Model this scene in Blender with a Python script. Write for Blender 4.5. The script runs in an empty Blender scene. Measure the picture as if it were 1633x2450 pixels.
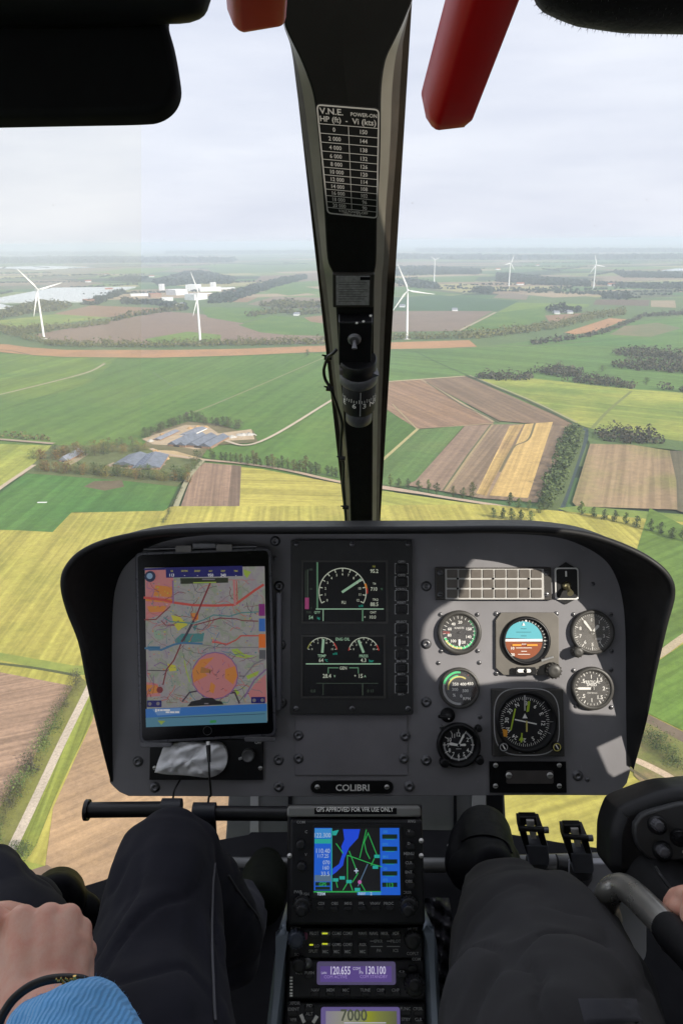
import bpy, bmesh, math, random
from mathutils import Vector, Matrix
from mathutils.geometry import tessellate_polygon
R = math.radians
sc = bpy.context.scene
col = sc.collection

# ------------------------------------------------------------ camera, sky, sun, exposure
FPX = 1769.0; PW, PH = 1633.0, 2450.0
RM = Matrix.Rotation(R(90 - 20.1), 3, 'X') @ Matrix.Rotation(R(-0.6), 3, 'Z')
cam = bpy.data.objects.new('camera', bpy.data.cameras.new('camera'))
col.objects.link(cam); sc.camera = cam
cam.data.sensor_fit = 'VERTICAL'; cam.data.sensor_height = 36.0
cam.data.lens = 36.0 * FPX / PH
cam.data.clip_start = 0.02; cam.data.clip_end = 200000
cam.matrix_world = RM.to_4x4()

SUN = Vector((.66, -.55, .50)).normalized()          # direction towards the sun
sc.view_settings.view_transform = 'Standard'; sc.view_settings.look = 'None'
sc.view_settings.exposure = 0.30; sc.view_settings.gamma = 1.0
w = bpy.data.worlds.new('World'); sc.world = w; w.use_nodes = True
nt = w.node_tree; nt.nodes.clear()
def N(t, kind, **kw):
    n = t.nodes.new(kind)
    for k, v in kw.items():
        if hasattr(n, k): setattr(n, k, v)
        else: n.inputs[k.replace('_', ' ')].default_value = v
    return n
sky = N(nt, 'ShaderNodeTexSky', sky_type='NISHITA', sun_disc=False)
sky.sun_elevation = math.asin(SUN.z); sky.sun_rotation = math.atan2(SUN.x, SUN.y); sky.dust_density = 3.0
tc = N(nt, 'ShaderNodeTexCoord')
mp = N(nt, 'ShaderNodeMapping'); mp.inputs['Scale'].default_value = (1.2, 1.2, 7.0)
cn = N(nt, 'ShaderNodeTexNoise', Scale=2.2, Detail=6.0, Roughness=.55)
cr = N(nt, 'ShaderNodeValToRGB')
cr.color_ramp.elements[0].position = .32; cr.color_ramp.elements[0].color = (6.7, 7.0, 8.1, 1)
cr.color_ramp.elements[1].position = .68; cr.color_ramp.elements[1].color = (8.2, 8.4, 9.2, 1)
mx = N(nt, 'ShaderNodeMixRGB'); mx.inputs[0].default_value = .90
bg = N(nt, 'ShaderNodeBackground'); bg.inputs['Strength'].default_value = .10
wo = N(nt, 'ShaderNodeOutputWorld')
L = nt.links.new
L(tc.outputs['Generated'], mp.inputs[0]); L(mp.outputs[0], cn.inputs['Vector']); L(cn.outputs[0], cr.inputs[0])
L(sky.outputs[0], mx.inputs[1]); L(cr.outputs[0], mx.inputs[2]); L(mx.outputs[0], bg.inputs[0]); L(bg.outputs[0], wo.inputs[0])
sl = bpy.data.lights.new('sun', 'SUN'); sl.energy = 4.8; sl.angle = R(0.5); sl.color = (1.0, .93, .82)
so = bpy.data.objects.new('sun', sl); col.objects.link(so)
so.rotation_mode = 'QUATERNION'; so.rotation_quaternion = SUN.to_track_quat('Z', 'Y'); so.location = SUN * 5
sc.cycles.use_denoising = True
sc.cycles.max_bounces = 8; sc.cycles.diffuse_bounces = 4; sc.cycles.glossy_bounces = 4
sc.cycles.transparent_max_bounces = 16; sc.cycles.volume_bounces = 2
sc.cycles.sample_clamp_indirect = 4.0

# ------------------------------------------------------------ picture measuring
ZM = {'S': (0, 0, 1), 'V': (0, 0, .9602), 'A': (0, 1230, 2.24), 'B': (650, 1230, 3.3625), 'C': (960, 1230, 2.3299),
      'D': (0, 1880, 2.24), 'E': (600, 1880, 3.136), 'F': (1000, 1880, 2.477), 'T1': (0, 0, 1.912), 'T2': (640, 0, 1.579),
      'G1': (0, 540, 1.912), 'G2': (813, 540, 1.912), 'G3': (0, 860, 1.912), 'G4': (813, 860, 1.912),
      'K': (700, 200, 4.523), 'L': (740, 620, 3.677), 'M': (690, 1310, 5.807), 'P': (1020, 1340, 3.136),
      'Q': (1020, 1620, 4.126), 'H': (0, 1900, 4.278), 'I': (330, 1320, 4.752)}
def px(z, x, y):
    a, b, s = ZM[z]; return (a + x / s, b + y / s)
def ray(p):
    return RM @ Vector(((p[0] - PW / 2) / FPX, -(p[1] - PH / 2) / FPX, -1))
def at(z, x, y, d):                      # the point d metres deep behind this place of the photograph
    return ray(px(z, x, y)) * d
GZ = -200.0
def gnd(z, x, y, h=0.0):
    r = ray(px(z, x, y)); t = (GZ + h) / r.z
    return r * t
class Frame:                              # a flat face in space: local x right, y up, z outwards
    def __init__(s, origin, x, n):
        n = n.normalized(); x = (x - n * x.dot(n)).normalized(); y = n.cross(x)
        s.M = Matrix.Translation(origin) @ Matrix((x, y, n)).transposed().to_4x4(); s.I = s.M.inverted()
        s.o, s.x, s.y, s.n = origin, x, y, n
    def __call__(s, z, a, b, h=0.0):
        r = ray(px(z, a, b)); t = (s.o + s.n * h).dot(s.n) / r.dot(s.n)
        return s.I @ (r * t)
    def k(s, z):                          # metres per zoom pixel
        return (s.o.length * .985 / FPX) / ZM[z][2]

# ------------------------------------------------------------ materials
def lin(c): return tuple(((v / 255) / 12.92 if v / 255 <= .04045 else ((v / 255 + .055) / 1.055) ** 2.4) for v in c)
MATS = {}
def mat(name, c, rough=.5, metal=0.0, var=.0, vs=8.0, bump=.0, bs=200.0, spec=.5, sss=0.0, coat=0.0, sheen=0.0, detail=3.0):
    if name in MATS: return MATS[name]
    m = bpy.data.materials.new(name); m.use_nodes = True; t = m.node_tree; b = t.nodes['Principled BSDF']
    b.inputs['Base Color'].default_value = (*c, 1); b.inputs['Roughness'].default_value = rough; b.inputs['Metallic'].default_value = metal
    b.inputs['Specular IOR Level'].default_value = spec
    if sss: b.inputs['Subsurface Weight'].default_value = sss; b.inputs['Subsurface Radius'].default_value = (.01, .004, .002); b.inputs['Subsurface Scale'].default_value = 1
    if coat: b.inputs['Coat Weight'].default_value = coat
    if sheen: b.inputs['Sheen Weight'].default_value = sheen
    co = N(t, 'ShaderNodeTexCoord')
    if var:
        n = N(t, 'ShaderNodeTexNoise', Scale=vs, Detail=detail); t.links.new(co.outputs['Object'], n.inputs['Vector'])
        r = N(t, 'ShaderNodeMapRange'); r.inputs[1].default_value = .3; r.inputs[2].default_value = .7
        r.inputs[3].default_value = 1 - var; r.inputs[4].default_value = 1 + var
        h = N(t, 'ShaderNodeHueSaturation'); h.inputs['Color'].default_value = (*c, 1)
        t.links.new(n.outputs[0], r.inputs[0]); t.links.new(r.outputs[0], h.inputs['Value']); t.links.new(h.outputs[0], b.inputs['Base Color'])
        r2 = N(t, 'ShaderNodeMapRange'); r2.inputs[3].default_value = max(0, rough - .12); r2.inputs[4].default_value = min(1, rough + .12)
        n2 = N(t, 'ShaderNodeTexNoise', Scale=vs * 2.7, Detail=5.0); t.links.new(co.outputs['Object'], n2.inputs['Vector'])
        t.links.new(n2.outputs[0], r2.inputs[0]); t.links.new(r2.outputs[0], b.inputs['Roughness'])
    if bump:
        n = N(t, 'ShaderNodeTexNoise', Scale=bs, Detail=4.0); t.links.new(co.outputs['Object'], n.inputs['Vector'])
        bp = N(t, 'ShaderNodeBump'); bp.inputs['Strength'].default_value = bump; bp.inputs['Distance'].default_value = .3 / bs
        t.links.new(n.outputs[0], bp.inputs['Height']); t.links.new(bp.outputs[0], b.inputs['Normal'])
    MATS[name] = m; return m
def glow(name, rgb, s=1.0):
    s = s * .80               # lit pixels of a screen; rgb as seen in the picture (0-255)
    if name in MATS: return MATS[name]
    c = lin(rgb)
    m = bpy.data.materials.new(name); m.use_nodes = True; b = m.node_tree.nodes['Principled BSDF']
    b.inputs['Base Color'].default_value = (.01, .01, .012, 1); b.inputs['Roughness'].default_value = .35
    b.inputs['Emission Color'].default_value = (*c, 1); b.inputs['Emission Strength'].default_value = s
    MATS[name] = m; return m

# ------------------------------------------------------------ mesh building
_glyph = {}
def text_geo(s, fontstyle=''):
    if (s, fontstyle) in _glyph: return _glyph[(s, fontstyle)]
    cu = bpy.data.curves.new('t', 'FONT'); cu.body = s; cu.size = 1.0; cu.resolution_u = 2
    cu.offset = {'b': .018, '': 0.0}[fontstyle]
    o = bpy.data.objects.new('t', cu); col.objects.link(o)
    dg = bpy.context.evaluated_depsgraph_get(); me = bpy.data.meshes.new_from_object(o.evaluated_get(dg))
    vs = [v.co.copy() for v in me.vertices]; fs = [tuple(p.vertices) for p in me.polygons]
    bpy.data.objects.remove(o); bpy.data.curves.remove(cu); bpy.data.meshes.remove(me)
    w_ = (min([v.x for v in vs] or [0]), max([v.x for v in vs] or [1]), min([v.y for v in vs] or [0]), max([v.y for v in vs] or [1]))
    _glyph[(s, fontstyle)] = (vs, fs, w_); return _glyph[(s, fontstyle)]
def inset(pts, d):
    n = len(pts); out = []
    area = sum(pts[i][0] * pts[(i + 1) % n][1] - pts[(i + 1) % n][0] * pts[i][1] for i in range(n))
    sg = 1 if area > 0 else -1
    for i in range(n):
        a, b, c = Vector(pts[i - 1][:2]), Vector(pts[i][:2]), Vector(pts[(i + 1) % n][:2])
        e1 = (b - a); e2 = (c - b)
        if e1.length < 1e-9 or e2.length < 1e-9: out.append(tuple(b)); continue
        e1.normalize(); e2.normalize()
        n1 = Vector((-e1.y, e1.x)) * sg; n2 = Vector((-e2.y, e2.x)) * sg
        m = n1 + n2
        if m.length < 1e-6: m = n1
        m.normalize(); q = max(.35, m.dot(n1)); out.append(tuple(b + m * (d / q)))
    return out
def rrect(x0, y0, x1, y1, r, n=4):
    x0, x1 = min(x0, x1), max(x0, x1); y0, y1 = min(y0, y1), max(y0, y1); r = min(r, (x1 - x0) / 2.01, (y1 - y0) / 2.01)
    out = []
    for cx, cy, a in ((x1 - r, y1 - r, 0), (x0 + r, y1 - r, 90), (x0 + r, y0 + r, 180), (x1 - r, y0 + r, 270)):
        for i in range(n + 1):
            t = R(a + 90 * i / n); out.append((cx + r * math.cos(t), cy + r * math.sin(t)))
    return out
def catmull(pts, n):
    pts = [Vector(p) for p in pts]; out = []
    P = [pts[0] * 2 - pts[1]] + pts + [pts[-1] * 2 - pts[-2]]; m = len(pts) - 1
    for k in range(n + 1):
        u = k * m / n; i = min(int(u), m - 1); t = u - i
        a, b, c, d = P[i:i + 4]
        out.append(.5 * ((2 * b) + (c - a) * t + (2 * a - 5 * b + 4 * c - d) * t * t + (3 * b - a - 3 * c + d) * t ** 3))
    return out
class MB:
    def __init__(s): s.v = []; s.f = []; s.m = []; s.s = []; s.mats = []
    def mi(s, m):
        if m not in s.mats: s.mats.append(m)
        return s.mats.index(m)
    def add(s, vs, fs, m, smooth=False):
        b = len(s.v); s.v += [tuple(v) for v in vs]; k = s.mi(m)
        for f in fs: s.f.append(tuple(b + i for i in f)); s.m.append(k); s.s.append(smooth)
    def face(s, pts, m):                  # flat polygon, any outline
        pts = [Vector(p) for p in pts]
        tr = tessellate_polygon([pts]) if len(pts) > 4 else [tuple(range(len(pts)))]
        nn = Vector((0, 0, 0))
        for i in range(len(pts)): nn += pts[i].cross(pts[(i + 1) % len(pts)])
        fs = []
        for t in tr:
            if len(t) == 3:
                q = (pts[t[1]] - pts[t[0]]).cross(pts[t[2]] - pts[t[0]])
                t = tuple(t) if q.dot(nn) >= 0 else tuple(reversed(t))
            fs.append(t)
        s.add(pts, fs, m)
    def flat(s, pts, h, m): 
        p = [(q[0], q[1], h) for q in pts]
        a = sum(p[i][0] * p[(i + 1) % len(p)][1] - p[(i + 1) % len(p)][0] * p[i][1] for i in range(len(p)))
        s.face(p if a > 0 else p[::-1], m)
    def prism(s, pts, h0, h1, m, bev=0.0, mtop=None, smooth=False):
        pts = [tuple(q[:2]) for q in pts]
        a = sum(pts[i][0] * pts[(i + 1) % len(pts)][1] - pts[(i + 1) % len(pts)][0] * pts[i][1] for i in range(len(pts)))
        if a < 0: pts = pts[::-1]
        n = len(pts); rings = [[(p[0], p[1], h0) for p in pts]]
        if bev: 
            rings.append([(p[0], p[1], h1 - bev) for p in pts])
            rings.append([(p[0], p[1], h1 - bev * .3) for p in inset(pts, bev * .3)])
            rings.append([(p[0], p[1], h1) for p in inset(pts, bev)])
        else: rings.append([(p[0], p[1], h1) for p in pts])
        vs = [v for r in rings for v in r]; fs = []
        for j in range(len(rings) - 1):
            for i in range(n):
                k = (i + 1) % n; fs.append((j * n + i, j * n + k, (j + 1) * n + k, (j + 1) * n + i))
        s.add(vs, fs, m, smooth)
        s.face(rings[-1], mtop or m); s.face(rings[0][::-1], m)
    def box(s, x0, y0, z0, x1, y1, z1, m, bev=0.0):
        s.prism([(x0, y0), (x1, y0), (x1, y1), (x0, y1)], min(z0, z1), max(z0, z1), m, bev)
    def lathe(s, c, prof, m, n=32, smooth=True, M=None, cap=True):   # prof: (radius, height) from the bottom up
        vs = []; fs = []
        for r, h in prof:
            for i in range(n):
                t = 2 * math.pi * i / n; v = Vector((r * math.cos(t), r * math.sin(t), h))
                vs.append((M @ v if M else v) + Vector(c))
        for j in range(len(prof) - 1):
            for i in range(n):
                k = (i + 1) % n; fs.append((j * n + i, j * n + k, (j + 1) * n + k, (j + 1) * n + i))
        s.add(vs, fs, m, smooth)
        if cap:
            if prof[-1][0] > 1e-6: s.add(vs[-n:], [tuple(range(n))], m)
            if prof[0][0] > 1e-6: s.add(vs[:n], [tuple(range(n))[::-1]], m)
    def ring(s, c, r0, r1, h, m, a0=0, a1=360, n=40):
        vs = []; fs = []
        for i in range(n + 1):
            t = R(a0 + (a1 - a0) * i / n)
            vs.append((c[0] + r0 * math.cos(t), c[1] + r0 * math.sin(t), h)); vs.append((c[0] + r1 * math.cos(t), c[1] + r1 * math.sin(t), h))
        for i in range(n): fs.append((2 * i, 2 * i + 1, 2 * i + 3, 2 * i + 2))
        s.add(vs, fs, m)
    def disc(s, c, r, h, m, n=32): s.flat([(c[0] + r * math.cos(2 * math.pi * i / n), c[1] + r * math.sin(2 * math.pi * i / n)) for i in range(n)], h, m)
    def tube(s, pts, r, m, n=8, caps=True, flat=None):
        pts = [Vector(p) for p in pts]; rr = r if isinstance(r, (list, tuple)) else [r] * len(pts)
        vs = []; fs = []; up = None
        for i, p in enumerate(pts):
            d = (pts[min(i + 1, len(pts) - 1)] - pts[max(i - 1, 0)]).normalized()
            if up is None:
                up = Vector((0, 0, 1)) if abs(d.z) < .9 else Vector((1, 0, 0))
            a = d.cross(up).normalized(); b = a.cross(d).normalized(); up = b
            for k in range(n):
                t = 2 * math.pi * k / n; vs.append(p + (a * math.cos(t) + b * math.sin(t)) * rr[i])
        for i in range(len(pts) - 1):
            for k in range(n):
                q = (k + 1) % n; fs.append((i * n + k, (i + 1) * n + k, (i + 1) * n + q, i * n + q))
        s.add(vs, fs, m, True)
        if caps: s.add(vs[:n], [tuple(range(n))], m); s.add(vs[-n:], [tuple(range(n))[::-1]], m)
    def strip(s, pts, w_, h, m):          # a painted or printed line on the local plane
        for i in range(len(pts) - 1):
            a, b = Vector(pts[i][:2]), Vector(pts[i + 1][:2]); d = b - a
            if d.length < 1e-9: continue
            d.normalize(); q = Vector((-d.y, d.x)) * (w_ / 2); e = d * (w_ * .3)
            s.flat([a - q - e, b - q + e, b + q + e, a + q - e], h + i * 1e-6, m)
    def text(s, t, x, y, size, h, m, al='c', st='', sx=1.0, rot=0.0, fn=None):
        vs, fs, (a, b, c, d) = text_geo(t, st)
        ox = {'c': (a + b) / 2, 'l': a, 'r': b}[al]; ca, sa = math.cos(rot), math.sin(rot)
        out = []
        for v in vs:
            p = (v.x - ox) * size * sx; q = (v.y - .35) * size
            X, Y = x + p * ca - q * sa, y + p * sa + q * ca
            out.append(fn(X, Y) if fn else (X, Y, h))
        s.add(out, fs, m)
    def build(s, name, parent=None, M=None, shade=None):
        me = bpy.data.meshes.new(name); me.from_pydata(s.v, [], s.f)
        for m in s.mats: me.materials.append(m)
        me.polygons.foreach_set('material_index', s.m)
        me.polygons.foreach_set('use_smooth', s.s if shade is None else [shade] * len(s.f))
        me.update(); o = bpy.data.objects.new(name, me); col.objects.link(o)
        if parent: o.parent = parent
        if M is not None: o.matrix_local = M
        return o
def tag(o, label=None, cat=None, group=None, kind=None):
    for k, v in (('label', label), ('category', cat), ('group', group), ('kind', kind)):
        if v: o[k] = v
    return o
def thing(name, label, cat, M=None, group=None):
    o = bpy.data.objects.new(name, None); col.objects.link(o); o.empty_display_size = .05
    if M is not None: o.matrix_world = M
    return tag(o, label, cat, group)
def copy_tree(o, parent=None):
    c = o.copy(); col.objects.link(c)
    if parent: c.parent = parent; c.matrix_parent_inverse = o.matrix_parent_inverse.copy()
    for ch in [q for q in bpy.data.objects if q.parent == o and q != c]: copy_tree(ch, c)
    return c
def blob(name, caps, m, parent=None, voxel=.006, smooth=3, sub=14):
    """one continuous skin over tapered limbs: caps = [(p0, r0, p1, r1), ...] in world space"""
    bm = MB()
    for p0, r0, p1, r1 in caps:
        p0, p1 = Vector(p0), Vector(p1); d = p1 - p0; Ln = max(d.length, 1e-5); q = d.to_track_quat('Z', 'Y').to_matrix()
        prof = []
        for i in range(7): t = R(-90 + 90 * i / 6); prof.append((max(1e-5, r0 * math.cos(t)), r0 * math.sin(t)))
        for i in range(7): t = R(90 * i / 6); prof.append((max(1e-5, r1 * math.cos(t)), Ln + r1 * math.sin(t)))
        bm.lathe(p0, prof, m, n=18, M=q, cap=True)
    o = bm.build(name)
    md = o.modifiers.new('r', 'REMESH'); md.mode = 'VOXEL'; md.voxel_size = voxel; md.use_smooth_shade = True
    if smooth: s_ = o.modifiers.new('s', 'SMOOTH'); s_.factor = .5; s_.iterations = smooth
    dg = bpy.context.evaluated_depsgraph_get(); dg.update(); me = bpy.data.meshes.new_from_object(o.evaluated_get(dg))
    old = o.data; o.modifiers.clear(); o.data = me; me.name = name; bpy.data.meshes.remove(old)
    if not me.materials: me.materials.append(m)
    if parent: o.parent = parent
    return o
# ------------------------------------------------------------ the land below
rnd = random.Random(7)
def field_mat(name, c, stripe=None, ang=0.0, amt=.12, var=.16, vs=.012, c2=None, c2amt=.5, wheel=None):
    c2amt = min(1, c2amt * 1.1); amt = amt * 1.35; var = var * 1.3
    if name in MATS: return MATS[name]
    m = bpy.data.materials.new(name); m.use_nodes = True; t = m.node_tree; b = t.nodes['Principled BSDF']
    b.inputs['Roughness'].default_value = .95; b.inputs['Specular IOR Level'].default_value = .15
    co = N(t, 'ShaderNodeTexCoord')
    n = N(t, 'ShaderNodeTexNoise', Scale=vs, Detail=8.0, Roughness=.62); t.links.new(co.outputs['Object'], n.inputs['Vector'])
    mixc = N(t, 'ShaderNodeMixRGB'); mixc.inputs[1].default_value = (*c, 1); mixc.inputs[2].default_value = (*(c2 or tuple(v * .8 for v in c)), 1)
    r0 = N(t, 'ShaderNodeMapRange'); r0.inputs[1].default_value = .42; r0.inputs[2].default_value = .64; r0.inputs[4].default_value = c2amt
    t.links.new(n.outputs[0], r0.inputs[0]); t.links.new(r0.outputs[0], mixc.inputs[0])
    n2 = N(t, 'ShaderNodeTexNoise', Scale=vs * 14, Detail=6.0, Roughness=.7); t.links.new(co.outputs['Object'], n2.inputs['Vector'])
    r = N(t, 'ShaderNodeMapRange'); r.inputs[1].default_value = .3; r.inputs[2].default_value = .7; r.inputs[3].default_value = 1 - var; r.inputs[4].default_value = 1 + var
    t.links.new(n2.outputs[0], r.inputs[0]); last = r.outputs[0]
    if stripe:
        for k, (per, a_) in enumerate(((stripe, amt), (stripe * 4.6, amt * .7))):
            mp = N(t, 'ShaderNodeMapping'); mp.vector_type = 'TEXTURE'; mp.inputs['Rotation'].default_value = (0, 0, ang)
            mp.inputs['Scale'].default_value = (50, 1, 1)
            wv = N(t, 'ShaderNodeTexNoise', Scale=1.0 / per, Detail=2.0); t.links.new(co.outputs['Object'], mp.inputs[0]); t.links.new(mp.outputs[0], wv.inputs['Vector'])
            r2 = N(t, 'ShaderNodeMapRange'); r2.inputs[1].default_value = .35; r2.inputs[2].default_value = .65; r2.inputs[3].default_value = 1 - a_; r2.inputs[4].default_value = 1 + a_
            t.links.new(wv.outputs[0], r2.inputs[0]); mm = N(t, 'ShaderNodeMath', operation='MULTIPLY')
            t.links.new(last, mm.inputs[0]); t.links.new(r2.outputs[0], mm.inputs[1]); last = mm.outputs[0]
    h = N(t, 'ShaderNodeHueSaturation'); t.links.new(mixc.outputs[0], h.inputs['Color']); t.links.new(last, h.inputs['Value']); t.links.new(h.outputs[0], b.inputs['Base Color'])
    MATS[name] = m; return m

# the ground sheet: far patchwork of fields to the horizon
def ground_mat():
    m = bpy.data.materials.new('farmland'); m.use_nodes = True; t = m.node_tree; b = t.nodes['Principled BSDF']
    b.inputs['Roughness'].default_value = 1; b.inputs['Specular IOR Level'].default_value = .1
    co = N(t, 'ShaderNodeTexCoord'); mp = N(t, 'ShaderNodeMapping'); mp.inputs['Rotation'].default_value = (0, 0, .35); mp.inputs['Scale'].default_value = (1 / 620, 1 / 330, 1)
    nz = N(t, 'ShaderNodeTexNoise', Scale=.0009, Detail=2.0); vm = N(t, 'ShaderNodeMixRGB'); vm.blend_type = 'ADD'; vm.inputs[0].default_value = .35
    vo = N(t, 'ShaderNodeTexVoronoi', feature='F1', distance='CHEBYCHEV', Scale=1.0, Randomness=.8)
    t.links.new(co.outputs['Object'], mp.inputs[0]); t.links.new(mp.outputs[0], vm.inputs[1]); t.links.new(co.outputs['Object'], nz.inputs['Vector']); t.links.new(nz.outputs['Color'], vm.inputs[2])
    t.links.new(vm.outputs[0], vo.inputs['Vector'])
    cr = N(t, 'ShaderNodeValToRGB'); cr.color_ramp.interpolation = 'CONSTANT'
    cols = [(0, (.09, .15, .055)), (.16, (.13, .19, .06)), (.3, (.035, .055, .03)), (.42, (.20, .15, .10)), (.52, (.07, .13, .05)), (.64, (.16, .19, .07)), (.74, (.24, .19, .13)), (.84, (.05, .075, .04)), (.92, (.12, .17, .07))]
    e = cr.color_ramp.elements; e[0].position = 0; e[0].color = (*cols[0][1], 1); e[1].position = .16; e[1].color = (*cols[1][1], 1)
    for p, c in cols[2:]: q = e.new(p); q.color = (*c, 1)
    t.links.new(vo.outputs['Color'], cr.inputs[0])
    n2 = N(t, 'ShaderNodeTexNoise', Scale=.02, Detail=8.0); t.links.new(co.outputs['Object'], n2.inputs['Vector'])
    r = N(t, 'ShaderNodeMapRange'); r.inputs[3].default_value = .7; r.inputs[4].default_value = 1.3; t.links.new(n2.outputs[0], r.inputs[0])
    h = N(t, 'ShaderNodeHueSaturation'); t.links.new(cr.outputs[0], h.inputs['Color']); t.links.new(r.outputs[0], h.inputs['Value']); t.links.new(h.outputs[0], b.inputs['Base Color'])
    return m
g = MB(); gm = ground_mat(); RG = 60000
g.face([(-RG, -RG, GZ), (RG, -RG, GZ), (RG, RG, GZ), (-RG, RG, GZ)], gm)
tag(g.build('ground'), kind='structure')

GREEN = (.072, .140, .026); LGREEN = (.135, .200, .036); YEL = (.375, .325, .075); YG = (.290, .300, .065)
BROWN = (.245, .150, .088); PEACH = (.38, .205, .100); STRAW = (.44, .30, .115); DBROWN = (.13, .095, .065); TAN = (.30, .235, .15); OLIVE = (.10, .10, .045); DGREEN = (.05, .105, .045)
fz = [GZ + .05]; fcount = [0]
def field(c, z, pts, stripe=None, dirp=None, amt=.12, c2=None, c2amt=.5, var=.14, vs=.012, kind='field'):
    fz[0] += .02; ang = 0.0
    if dirp:
        a, b = gnd(z, *dirp[0]), gnd(z, *dirp[1]); ang = math.atan2(b.y - a.y, b.x - a.x)
    fcount[0] += 1; m = field_mat('soil_%d' % fcount[0], c, stripe, ang, amt, var, vs, c2, c2amt)
    b = MB(); P = [gnd(z, *p) for p in pts]; P = [Vector((p.x, p.y, fz[0])) for p in P]
    n = sum(P[i].x * P[(i + 1) % len(P)].y - P[(i + 1) % len(P)].x * P[i].y for i in range(len(P)))
    b.face(P if n > 0 else P[::-1], m); return tag(b.build(kind), kind='structure')
def road(z, pts, w_, c=(.36, .31, .24), kind='road', smooth=True):
    fz[0] += .02; P = [gnd(z, *p) for p in pts]
    if smooth and len(P) > 2: P = catmull(P, len(P) * 6)
    fcount[0] += 1; m = field_mat('track_%d' % fcount[0], c, None, 0, 0, .22, .08)
    b = MB(); vs = []; fs = []
    for i, p in enumerate(P):
        d = (P[min(i + 1, len(P) - 1)] - P[max(i - 1, 0)]).normalized(); q = Vector((-d.y, d.x, 0)) * w_ / 2
        vs += [(p.x - q.x, p.y - q.y, fz[0]), (p.x + q.x, p.y + q.y, fz[0])]
    for i in range(len(P) - 1): fs.append((2 * i, 2 * i + 2, 2 * i + 3, 2 * i + 1))
    b.add(vs, fs, m); return tag(b.build(kind), kind='structure')

# --- middle distance
field((.085, .13, .05), 'G1', [(-300, 330), (1500, 330), (1500, 600), (-300, 600)], c2=(.13, .16, .06))
field((.09, .135, .05), 'G2', [(-40, 330), (1700, 330), (1700, 600), (-40, 600)], c2=(.12, .17, .05))
field((.17, .16, .09), 'G1', [(-100, 195), (300, 185), (950, 178), (900, 200), (500, 230), (-100, 245)], c2=(.26, .21, .13))
field(LGREEN, 'G1', [(420, 215), (640, 190), (790, 200), (640, 225), (350, 245)])
field((.19, .145, .1), 'G1', [(-200, 260), (260, 245), (480, 262), (400, 285), (-200, 292)])
field(LGREEN, 'G1', [(330, 290), (430, 268), (560, 270), (520, 292)])
field((.10, .16, .06), 'G1', [(940, 195), (1460, 170), (1460, 205), (1000, 228)])
field(BROWN, 'G1', [(1010, 350), (1090, 315), (1200, 318), (1130, 350)])
field((.19, .14, .10), 'G1', [(1120, 290), (1200, 225), (1460, 215), (1460, 250), (1250, 285)])
field((.20, .155, .11), 'G1', [(1130, 360), (1250, 325), (1480, 330), (1480, 375), (1300, 380)])
field(GREEN, 'G1', [(1200, 300), (1300, 262), (1470, 250), (1475, 300), (1320, 320)], c2=LGREEN)
field(BROWN, 'G1', [(250, 402), (420, 365), (760, 378), (730, 395), (560, 420), (300, 412)])
field(LGREEN, 'G1', [(-100, 445), (250, 405), (500, 420), (300, 447), (100, 470), (-100, 480)], c2=YG)
field((.21, .145, .105), 'G1', [(150, 500), (480, 440), (760, 393), (900, 402), (1080, 432), (1200, 490), (1490, 505), (1490, 540), (700, 545), (230, 530)])
field(LGREEN, 'G1', [(660, 520), (860, 485), (1010, 500), (1010, 530), (700, 540)])
field(GREEN, 'G1', [(915, 372), (1180, 376), (1260, 400), (1100, 445), (950, 420)], c2=LGREEN)
field(GREEN, 'G1', [(1090, 455), (1250, 410), (1495, 432), (1495, 505), (1300, 500), (1190, 488)], c2=LGREEN)
field(BROWN, 'G1', [(1390, 420), (1500, 408), (1500, 450), (1420, 440)])
field((.19, .14, .105), 'G2', [(150, 392), (700, 390), (540, 482), (150, 487)])
field(DGREEN, 'G2', [(200, 330), (460, 318), (820, 345), (720, 392), (180, 388)])
field((.19, .15, .11), 'G2', [(700, 330), (760, 288), (880, 288), (850, 340)])
field((.11, .155, .06), 'G2', [(860, 335), (880, 290), (1180, 285), (1200, 335)])
field(YG, 'G2', [(1060, 290), (1280, 292), (1290, 308), (1080, 306)])
field(LGREEN, 'G2', [(805, 352), (1140, 360), (1130, 372), (720, 398)])
field(GREEN, 'G2', [(700, 402), (940, 370), (935, 435), (760, 472), (555, 482)], c2=LGREEN)
field(BROWN, 'G2', [(935, 412), (1120, 400), (1080, 425), (960, 446)])
field(DBROWN, 'G2', [(1170, 338), (1415, 340), (1410, 368), (1155, 362)])
field(TAN, 'G2', [(1420, 343), (1530, 343), (1535, 376), (1420, 372)])
field(GREEN, 'G2', [(100, 230), (640, 228), (560, 310), (450, 318), (180, 325)], c2=(.12, .16, .07))
field((.22, .17, .12), 'G2', [(140, 175), (420, 168), (560, 182), (400, 190), (140, 190)])
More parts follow.
